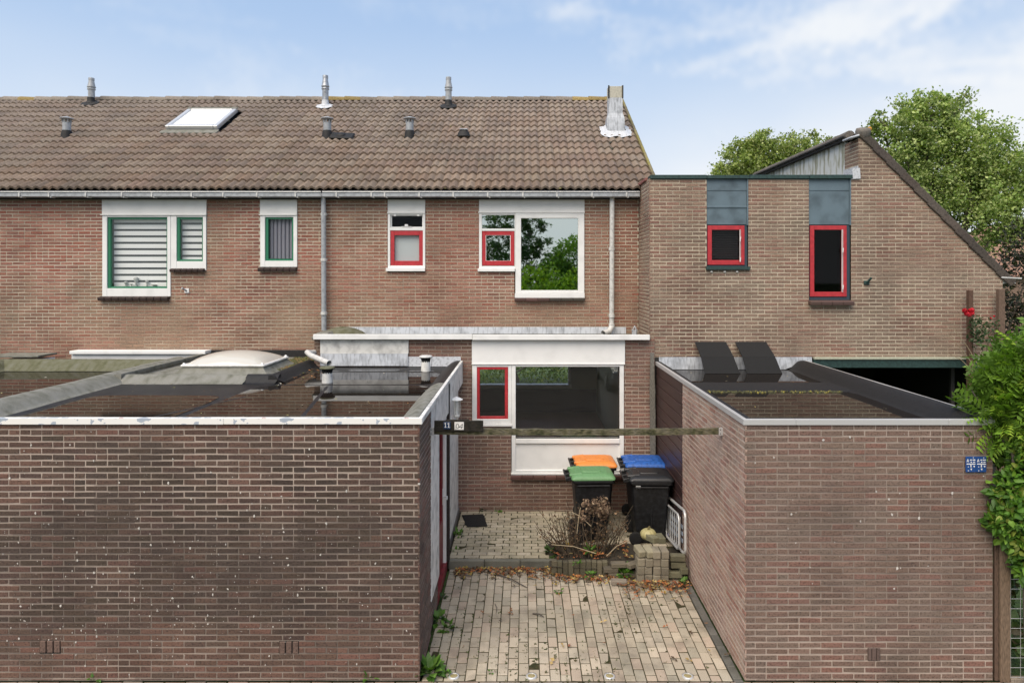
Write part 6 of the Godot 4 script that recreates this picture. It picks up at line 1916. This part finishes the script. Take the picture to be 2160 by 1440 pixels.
	for i in 13:
		var wh := MB.new(); wh.tube([Vector3(4.875, 0.04 + i * 0.0985, -DG + 0.011), Vector3(7.1, 0.04 + i * 0.0985, -DG + 0.011)], 0.0028, 5)
		part(fn, "wire", wh, M.alu)
	var fb := MB.new(); fb.col = Color(0.4, 0.34, 0.27); fb.span(4.88, 7.1, -0.02, 0.035, DG - 0.03, DG + 0.03, 0.004)
	part(fn, "bottom_board", fb, M.postwood)
	# --- rose and its posts against the right house
	for q in [[2042, 2051, 612, "thin brown trellis post behind the red rose"], [2105, 2118, 610, "thicker brown trellis post at the right edge of the right house"]]:
		var tp := thing("trellis_post", Vector3(X((q[0] + q[1]) / 2, 11.3), 0, -11.3), q[3], "post", "brown trellis posts")
		var mb := MB.new(); mb.col = Color(0.15, 0.085, 0.055) if q[0] < 2100 else Color(0.21, 0.14, 0.10)
		mb.span(X(q[0], 11.3), X(q[1], 11.3), 0.0, Y(q[2], 11.3), 11.26, 11.34, 0.005)
		part(tp, "post", mb, M.postwood)
	var ro := thing("rose_bush", Vector3(7.45, 0, -11.1), "climbing rose with red blooms on the thin trellis post", "rose")
	var stems := MB.new(); stems.col = Color(0.09, 0.075, 0.04)
	for q in [[2080, 760, 2052, 668], [2080, 760, 2105, 690], [2075, 770, 2110, 672], [2080, 765, 2060, 700], [2078, 765, 2090, 668], [2070, 780, 2010, 690], [2060, 790, 1990, 740], [2065, 785, 2000, 705], [2060, 785, 2020, 735]]:
		var mb := MB.new(); mb.col = Color(0.10, 0.085, 0.045) if q[2] > 2040 else Color(0.26, 0.21, 0.13)
		var a := P(q[0], q[1], 11.1); var e := P(q[2], q[3], 11.2)
		mb.tube([Vector3(a.x, 1.6, a.z), a, a.lerp(e, 0.5) + Vector3(rr(-0.04, 0.04), rr(0.0, 0.08), 0), e], [0.01, 0.008, 0.006, 0.003], 5)
		part(ro, "cane", mb, M.plain)
	for q in [[2036, 655], [2040, 661], [2047, 656], [2051, 660], [2045, 663], [2051, 654], [2098, 667], [2091, 671]]:
		var mb := MB.new()
		var c := P(q[0], q[1], 11.08)
		var sc2 := 1.0 if q[0] < 2080 else 0.4
		for k in 22:
			mb.col = Color(0.62, 0.012, 0.03) * rr(0.7, 1.25)
			var dd := Vector3(rng.randfn(), rng.randfn(), rng.randfn()).normalized()
			var u := dd.cross(Vector3(rr(-1, 1), rr(-1, 1), 0.3)).normalized() * 0.034 * sc2
			var v := dd.cross(u).normalized() * 0.03 * sc2
			var p := c + dd * 0.028 * sc2
			mb.tri(p - u, p + v, p + u); mb.tri(p - u, p + u, p - v)
		part(ro, "bloom", mb, M.leaf)
	var rl := leaf_shape(0.055, 0.036, 0.006)
	rl.col = Color.WHITE
	foliage(ro, "leaves", [[P(2062, 690, 11.15), 0.2], [P(2066, 712, 11.15), 0.22], [P(2092, 685, 11.15), 0.16], [P(2060, 675, 11.15), 0.12]], 300, rl.mesh(M.leaf), [Color(0.03, 0.07, 0.025), Color(0.045, 0.09, 0.03), Color(0.08, 0.12, 0.05)], 0.7, 1.2, 0.1, 0.0, ro.position)
	# --- climber at the right border: pinnate leaves above, broad leaves below
	var vi := thing("climbing_vine", Vector3(4.95, 0, -6.9), "bright green climbing vine hanging over the corner of the right shed", "vine")
	for q in [[4.98, 0.0, 4.9, 2.4, 4.75, 3.1], [5.05, 0.0, 5.1, 2.3, 5.3, 3.2], [4.9, 1.6, 4.82, 2.3, 4.65, 2.9], [4.95, 2.0, 4.86, 2.5, 5.0, 3.3]]:
		var mb := MB.new(); mb.col = Color(0.17, 0.13, 0.09)
		mb.tube([Vector3(q[0], q[1], -6.74), Vector3(q[2], q[3], -6.72), Vector3(q[4], q[5], -7.1)], [0.02, 0.014, 0.006], 6)
		part(vi, "stem", mb, M.bark)
	var gv := [Color(0.26, 0.42, 0.035), Color(0.19, 0.34, 0.03), Color(0.33, 0.48, 0.05), Color(0.14, 0.26, 0.025), Color(0.38, 0.50, 0.07)]
	# pinnate fronds as parts: stalk with leaflets
	var fronds := []
	for v in 7:
		var mb := MB.new()
		mb.col = gv[v % 5]
		var len := 0.30
		for k in 6:
			var t := (k + 1.2) / 7.0
			for s in [-1.0, 1.0]:
				var o6 := Vector3(0, -0.10 * t * t, t * len)
				var dd := Vector3(s * 0.85, -0.28 + rr(-0.15, 0.1), 0.5 + rr(-0.1, 0.1)).normalized()
				var L := 0.085 * (1.1 - 0.45 * absf(t - 0.45))
				var w2 := dd.cross(Vector3.UP).normalized() * L * 0.2
				mb.col = gv[v % 5] * rr(0.85, 1.15)
				var m3 := o6 + dd * L * 0.45
				mb.tri(o6, m3 + w2 + Vector3(0, 0.006, 0), m3); mb.tri(m3, m3 + w2 + Vector3(0, 0.006, 0), o6 + dd * L + Vector3(0, -0.015, 0))
				mb.tri(o6, m3, m3 - w2 + Vector3(0, 0.006, 0)); mb.tri(m3, o6 + dd * L + Vector3(0, -0.015, 0), m3 - w2 + Vector3(0, 0.006, 0))
		mb.tri(Vector3(0.002, 0, 0), Vector3(-0.002, 0, 0), Vector3(0, -0.1, len))
		fronds.append(mb.mesh(M.leaf))
	var lobes := [[Vector3(5.1, 2.9, -6.98), 0.33], [Vector3(5.36, 2.93, -6.98), 0.38], [Vector3(4.92, 2.72, -7.02), 0.2], [Vector3(5.22, 3.03, -7.0), 0.34], [Vector3(5.5, 3.0, -7.0), 0.42], [Vector3(5.05, 2.55, -6.95), 0.28], [Vector3(5.4, 2.5, -6.95), 0.42], [Vector3(4.86, 2.62, -6.95), 0.2], [Vector3(5.8, 2.8, -7.0), 0.5]]
	for i in 300:
		var l: Array = lobes[rng.randi() % lobes.size()]
		var dd := Vector3(rng.randfn(), rng.randfn() * 0.8, absf(rng.randfn()) * 0.8 - 0.15).normalized()
		var p: Vector3 = l[0] + dd * l[1] * pow(rr(0.25, 1.0), 0.6)
		var f := Basis.looking_at(-(dd * 0.9 + Vector3(rr(-0.6, 0.4), rr(-0.25, 0.15), rr(-0.2, 0.5))).normalized(), Vector3.UP)
		var mi := MeshInstance3D.new(); mi.name = "leaf_frond"; mi.mesh = fronds[rng.randi() % 7]
		mi.transform = Transform3D(f.rotated(f.z, rr(-0.5, 0.5)).scaled(Vector3.ONE * rr(0.7, 1.05)), p - vi.position)
		vi.add_child(mi, true)
	var fl: ArrayMesh = fronds[1]
	var white_frond := MB.new()
	for k in 6:
		var t := (k + 1.2) / 7.0
		for s in [-1.0, 1.0]:
			var o7 := Vector3(0, -0.10 * t * t, -t * 0.30)
			var d7 := Vector3(s * 0.85, -0.28, -0.5).normalized()
			var w7 := d7.cross(Vector3.UP).normalized() * 0.018
			white_frond.tri(o7, o7 + d7 * 0.04 + w7, o7 + d7 * 0.085); white_frond.tri(o7, o7 + d7 * 0.085, o7 + d7 * 0.04 - w7)
	foliage(vi, "leaves", lobes, 2600, white_frond.mesh(M.leaf), [Color(0.11, 0.21, 0.025), Color(0.16, 0.29, 0.03), Color(0.09, 0.17, 0.02)], 0.7, 1.1, 0.1, 0.0, vi.position)
	# broad leaves lower down
	var bl2 := MB.new()
	var rim := []
	for q in [[0.0, 0.0], [0.3, -0.08], [0.5, 0.15], [0.42, 0.45], [0.2, 0.75], [0.0, 1.0], [-0.2, 0.75], [-0.42, 0.45], [-0.5, 0.15], [-0.3, -0.08]]: rim.append(Vector3(q[0] * 0.085, -0.02 * absf(q[0]) - 0.02 * q[1], -q[1] * 0.09))
	for i in 10: bl2.tri(Vector3(0, 0.004, -0.035), rim[i], rim[(i + 1) % 10])
	var blobs := [[Vector3(5.0, 2.15, -6.72), 0.24, Vector3(1, 1, 0.5)], [Vector3(4.82, 1.95, -6.74), 0.2, Vector3(1, 1, 0.5)], [Vector3(4.95, 1.72, -6.72), 0.3, Vector3(1, 1, 0.5)], [Vector3(4.75, 1.62, -6.74), 0.19, Vector3(1, 1, 0.5)], [Vector3(5.2, 1.9, -6.74), 0.34, Vector3(1, 1, 0.5)], [Vector3(5.0, 1.42, -6.72), 0.24, Vector3(1, 1, 0.5)], [Vector3(4.97, 1.2, -6.72), 0.13, Vector3(1, 1.3, 0.5)], [Vector3(5.3, 1.4, -6.74), 0.3, Vector3(1, 1, 0.5)], [Vector3(4.96, 2.4, -6.74), 0.2, Vector3(1, 1, 0.5)]]
	foliage(vi, "broad_leaves", blobs, 3400, bl2.mesh(M.leaf), [Color(0.12, 0.27, 0.03), Color(0.16, 0.33, 0.035), Color(0.10, 0.22, 0.03), Color(0.21, 0.38, 0.045), Color(0.06, 0.14, 0.02), Color(0.24, 0.30, 0.05)], 0.4, 1.05, 0.2, 0.0, vi.position)
	# --- plants behind the fence
	var us := thing("undergrowth", Vector3(5.6, 0, -7.4), "dim leafy undergrowth behind the wire fence", "plants")
	us.set_meta("kind", "stuff")
	foliage(us, "leaves", [[Vector3(5.0, 0.3, -7.15), 0.3], [Vector3(5.4, 0.5, -7.4), 0.5], [Vector3(6.0, 0.5, -7.5), 0.6], [Vector3(5.15, 0.9, -7.4), 0.35]], 700, bl2.mesh(M.leaf), [Color(0.07, 0.12, 0.03), Color(0.10, 0.16, 0.05), Color(0.12, 0.10, 0.05)], 0.5, 1.4, 0.1, 0.1, us.position)

func build_surroundings() -> void:
	var lf := leaf_shape(0.15, 0.095, 0.012)
	var leaf := lf.mesh(M.leaf)
	var birch := [Color(0.30, 0.37, 0.09), Color(0.24, 0.32, 0.08), Color(0.36, 0.42, 0.13), Color(0.18, 0.25, 0.07), Color(0.40, 0.44, 0.17)]
	var mid := [Color(0.28, 0.38, 0.11), Color(0.22, 0.32, 0.09), Color(0.36, 0.44, 0.14), Color(0.41, 0.47, 0.18)]
	var d := 27.0
	var A := func(px: float, py: float, r: float, dd: float) -> Array: return [P(px, py, dd), r * dd / F]
	tree(Vector3(X(1625, d), 0, -d), 6.5, 0.16, [A.call(1560, 352, 52, d), A.call(1620, 315, 48, d + 0.5), A.call(1680, 318, 46, d), A.call(1720, 330, 45, d + 0.5), A.call(1640, 370, 90, d), A.call(1530, 375, 40, d), A.call(1590, 330, 50, d)], 26000, leaf, birch, "light green tree behind the right house, left of its roof peak", 0.5, 0.95, 0.27)
	d = 21.0
	tree(Vector3(X(1985, d), 0, -d), 4.0, 0.2, [A.call(1945, 265, 68, d), A.call(2010, 250, 58, d + 0.5), A.call(1900, 305, 70, d), A.call(2070, 320, 75, d), A.call(1990, 350, 110, d + 0.6), A.call(2110, 400, 80, d), A.call(2060, 450, 90, d), A.call(1930, 400, 90, d + 0.5), A.call(2140, 480, 70, d), A.call(1860, 270, 30, d + 0.3), A.call(1970, 225, 42, d), A.call(2140, 380, 80, d)], 60000, leaf, mid, "large green tree behind the right house, right of its roof peak", 0.42, 0.85, 0.25)
	var hl := leaf_shape(0.09, 0.05, 0.008).mesh(M.leaf)
	var dk := [Color(0.022, 0.03, 0.014), Color(0.035, 0.022, 0.02), Color(0.045, 0.05, 0.02), Color(0.028, 0.036, 0.02)]
	tree(Vector3(9.9, 0, -13.4), 1.5, 0.08, [[Vector3(9.9, 1.2, -13.4), 1.3], [Vector3(10.1, 2.6, -13.6), 1.2], [Vector3(10.3, 3.9, -13.8), 1.0], [Vector3(10.9, 4.6, -14.2), 0.9], [Vector3(11.5, 2.5, -13.8), 1.6]], 15000, hl, dk, "dark purple-leaved hedge at the right border beside the right house", 0.7, 1.3, 0.05, "hedge", "hedge")
	# a distant house roof between the tree and the hedge
	var fh := thing("distant_house", Vector3(21, 0, -30), "distant orange-brown tiled roof seen beside the dark hedge at the right", "house")
	var w := MB.new(); w.span(20.2, 26, 0, 4.2, 29.2, 36)
	part(fh, "wall", w, tri(mat(lin(0.3, 0.2, 0.15), 0.9), M.brick.albedo_texture, 1.0))
	var r := MB.new()
	r.quad(Vector3(19.9, 4.0, -28.9), Vector3(26.3, 4.0, -28.9), Vector3(24.0, 6.4, -32.5), Vector3(21.8, 6.4, -32.5))
	r.tri(Vector3(19.9, 4.0, -28.9), Vector3(21.8, 6.4, -32.5), Vector3(19.9, 4.0, -36.3))
	part(fh, "roof", r, tri(mat(lin(0.33, 0.19, 0.13), 0.9), M.tile.albedo_texture, 1.0))
	# garden greenery behind the rear window of the middle house
	tree(Vector3(-0.2, 0, -24), 0.8, 0.06, [[Vector3(-1.6, 0.9, -26), 1.3], [Vector3(0.2, 1.1, -26.2), 1.4], [Vector3(1.8, 0.8, -26), 1.3]], 4500, leaf, [Color(0.15, 0.24, 0.04), Color(0.10, 0.19, 0.03), Color(0.22, 0.30, 0.06)], "bright garden shrub seen through the living room's rear window", 0.7, 1.2, 0.0, "garden_shrub", "shrub")
	# what the upper windows mirror: shrubs and trees across the street
	var far := [Color(0.16, 0.30, 0.04), Color(0.20, 0.35, 0.05), Color(0.12, 0.24, 0.035), Color(0.25, 0.40, 0.06)]
	var big := leaf_shape(0.2, 0.13, 0.015).mesh(M.leaf)
	tree(Vector3(-0.4, 0, 13.0), 3.0, 0.12, [[Vector3(-0.6, 7.2, 13.0), 0.9], [Vector3(0.5, 7.0, 13.2), 0.8], [Vector3(0.0, 6.0, 13.0), 1.1], [Vector3(-1.6, 6.2, 13.0), 1.3], [Vector3(0.9, 5.6, 13.3), 0.8], [Vector3(-0.4, 4.6, 13.2), 1.5], [Vector3(-2.6, 5.0, 13.2), 1.4]], 9000, big, [Color(0.05, 0.11, 0.025), Color(0.065, 0.14, 0.03)], "slender dark tree mirrored in the left half of the upper window", 0.6, 1.1, 0.3, "broadleaf_tree", "tree")
	tree(Vector3(3.6, 0, 13.0), 2.2, 0.12, [[Vector3(1.7, 4.0, 12.6), 1.3], [Vector3(2.9, 4.9, 12.9), 1.5], [Vector3(4.6, 5.0, 13.2), 1.6]], 8000, big, far, "rounded green tree mirrored in the right half of the upper window", 0.7, 1.2, 0.0, "broadleaf_tree", "tree")
	for q in [[-7.5, "tall green shrub across the street, mirrored at the far left"], [-3.0, "tall green shrub across the street, mirrored below the slender tree"], [1.2, "broad bright green shrub across the street, mirrored at the window's foot"], [5.5, "broad green shrub across the street, mirrored at the right edge"]]:
		tree(Vector3(q[0], 0, 10.8), 0.8, 0.06, [[Vector3(q[0] - 1.4, 1.9, 10.8), 1.9], [Vector3(q[0] + 0.6, 2.1, 10.9), 2.0], [Vector3(q[0] - 0.4, 3.3, 11.3), 1.6], [Vector3(q[0] + 1.6, 3.0, 11.4), 1.6]], 9000, big, [Color(0.34, 0.52, 0.05), Color(0.40, 0.56, 0.06), Color(0.27, 0.44, 0.05)], q[1], 0.7, 1.2, 0.0, "street_shrub", "shrub")
	build_car()

# the parked car that the living room window mirrors
func build_car() -> void:
	var o := thing("parked_car", Vector3(3.75, 0.0, 2.5), "silver hatchback parked before the sheds, seen only mirrored in the living room window", "car")
	var st := [[-2.0, 0.35, 0.72, 0.62], [-1.9, 0.22, 0.82, 0.74], [-1.1, 0.2, 0.95, 0.82], [-0.75, 0.2, 1.0, 0.84], [0.6, 0.2, 1.0, 0.85], [1.5, 0.2, 1.0, 0.82], [1.85, 0.25, 0.95, 0.76], [1.95, 0.35, 0.85, 0.68]]
	var rings := []
	for s in st:
		var ring := PackedVector3Array()
		for q in [[-1, 0.12], [-1.0, 0.55], [-0.93, 0.9], [-0.8, 1.0], [0.8, 1.0], [0.93, 0.9], [1.0, 0.55], [1, 0.12], [0.8, 0.0], [-0.8, 0.0]]: ring.append(Vector3(q[0] * s[3], lerpf(s[1], s[2], q[1]), s[0]))
		rings.append(ring)
	var b := MB.new(); b.loft(rings)
	lpart(o, "body", b, mat(lin(0.55, 0.56, 0.57), 0.25, {"metallic": 0.6, "clearcoat_enabled": true, "clearcoat": 0.6}))
	var c := MB.new()
	var cr := []
	for s in [[-0.85, 0.98, 0.72], [-0.15, 1.42, 0.58], [0.9, 1.46, 0.57], [1.65, 1.3, 0.56], [1.85, 0.98, 0.68]]:
		cr.append(PackedVector3Array([Vector3(-0.78, 0.95, s[0]), Vector3(-s[2], s[1], s[0]), Vector3(0, s[1] + 0.02, s[0]), Vector3(s[2], s[1], s[0]), Vector3(0.78, 0.95, s[0])]))
	c.loft(cr, false, false)
	lpart(o, "window", c, mat(lin(0.02, 0.025, 0.03), 0.08))
	var rf := MB.new(); rf.box(Vector3(0, 1.46, 0.45), Vector3(1.1, 0.03, 1.3), Basis(Vector3.RIGHT, -0.03), 0.012)
	lpart(o, "roof", rf, mat(lin(0.55, 0.56, 0.57), 0.25, {"metallic": 0.6}))
	for s in [[-1, -1.25], [1, -1.25], [-1, 1.25], [1, 1.25]]:
		var w := MB.new(); w.lathe(Vector3(s[0] * 0.74, 0.31, s[1]), [Vector2(0.05, -0.09), Vector2(0.28, -0.1), Vector2(0.31, -0.06), Vector2(0.31, 0.06), Vector2(0.28, 0.1), Vector2(0.05, 0.09)], 20, Basis(Vector3.BACK, PI / 2))
		var wm := lpart(o, "wheel", w, M.rubber)
		var hub := MB.new(); hub.lathe(Vector3(s[0] * 0.845, 0.31, s[1]), [Vector2(0.19, -0.008), Vector2(0.19, 0.008), Vector2(0.03, 0.012)], 16, Basis(Vector3.BACK, PI / 2))
		lpart(wm, "rim", hub, M.alu)
	for s in [-1.0, 1.0]:
		var hl := MB.new(); hl.box(Vector3(s * 0.56, 0.68, -1.93), Vector3(0.26, 0.13, 0.12), Basis(Vector3.UP, s * 0.5), 0.03)
		lpart(o, "headlight", hl, mat(lin(0.7, 0.72, 0.74), 0.1, {"metallic": 0.5}))
		var mr := MB.new(); mr.box(Vector3(s * 0.93, 0.98, -0.55), Vector3(0.2, 0.13, 0.09), Basis(), 0.03)
		lpart(o, "wing_mirror", mr, mat(lin(0.5, 0.51, 0.52), 0.3, {"metallic": 0.5}))

# ----------------------------------------------------------------
func _ready() -> void:
	rng.seed = 20240
	ns.noise_type = FastNoiseLite.TYPE_SIMPLEX_SMOOTH; ns.frequency = 0.02; ns.fractal_octaves = 3; ns.seed = 9
	nf.noise_type = FastNoiseLite.TYPE_SIMPLEX; nf.frequency = 0.08; nf.seed = 14
	var cam := Camera3D.new(); cam.name = "camera"
	cam.projection = Camera3D.PROJECTION_FRUSTUM
	cam.near = 0.1; cam.far = 800.0; cam.size = 0.1
	cam.frustum_offset = Vector2(-24.0 / F * 0.1, -140.0 / F * 0.1)
	cam.position = Vector3(0, H, 0)
	add_child(cam); cam.current = true
	var e := Environment.new()
	e.background_mode = Environment.BG_SKY
	e.sky = Sky.new(); e.sky.sky_material = make_sky()
	e.tonemap_mode = Environment.TONE_MAPPER_LINEAR
	e.tonemap_exposure = EXPOSURE
	e.sdfgi_enabled = true; e.ssao_enabled = true; e.ssil_enabled = true
	var we := WorldEnvironment.new(); we.name = "environment"; we.environment = e; add_child(we)
	var sun := DirectionalLight3D.new(); sun.name = "sun"
	sun.light_energy = 0.5; sun.light_angular_distance = 60.0; sun.light_color = Color(1.0, 0.94, 0.86); sun.shadow_enabled = true
	add_child(sun)
	sun.look_at_from_position(Vector3(-0.42, 1.25, 0.80) * 10.0, Vector3.ZERO)
	make_materials()
	var S := styles()
	build_ground()
	build_left_house(S)
	build_middle_house(S)
	build_right_house(S)
	build_left_shed(S)
	build_neighbour_roofs(S)
	build_right_shed(S)
	build_surroundings()
	build_objects()
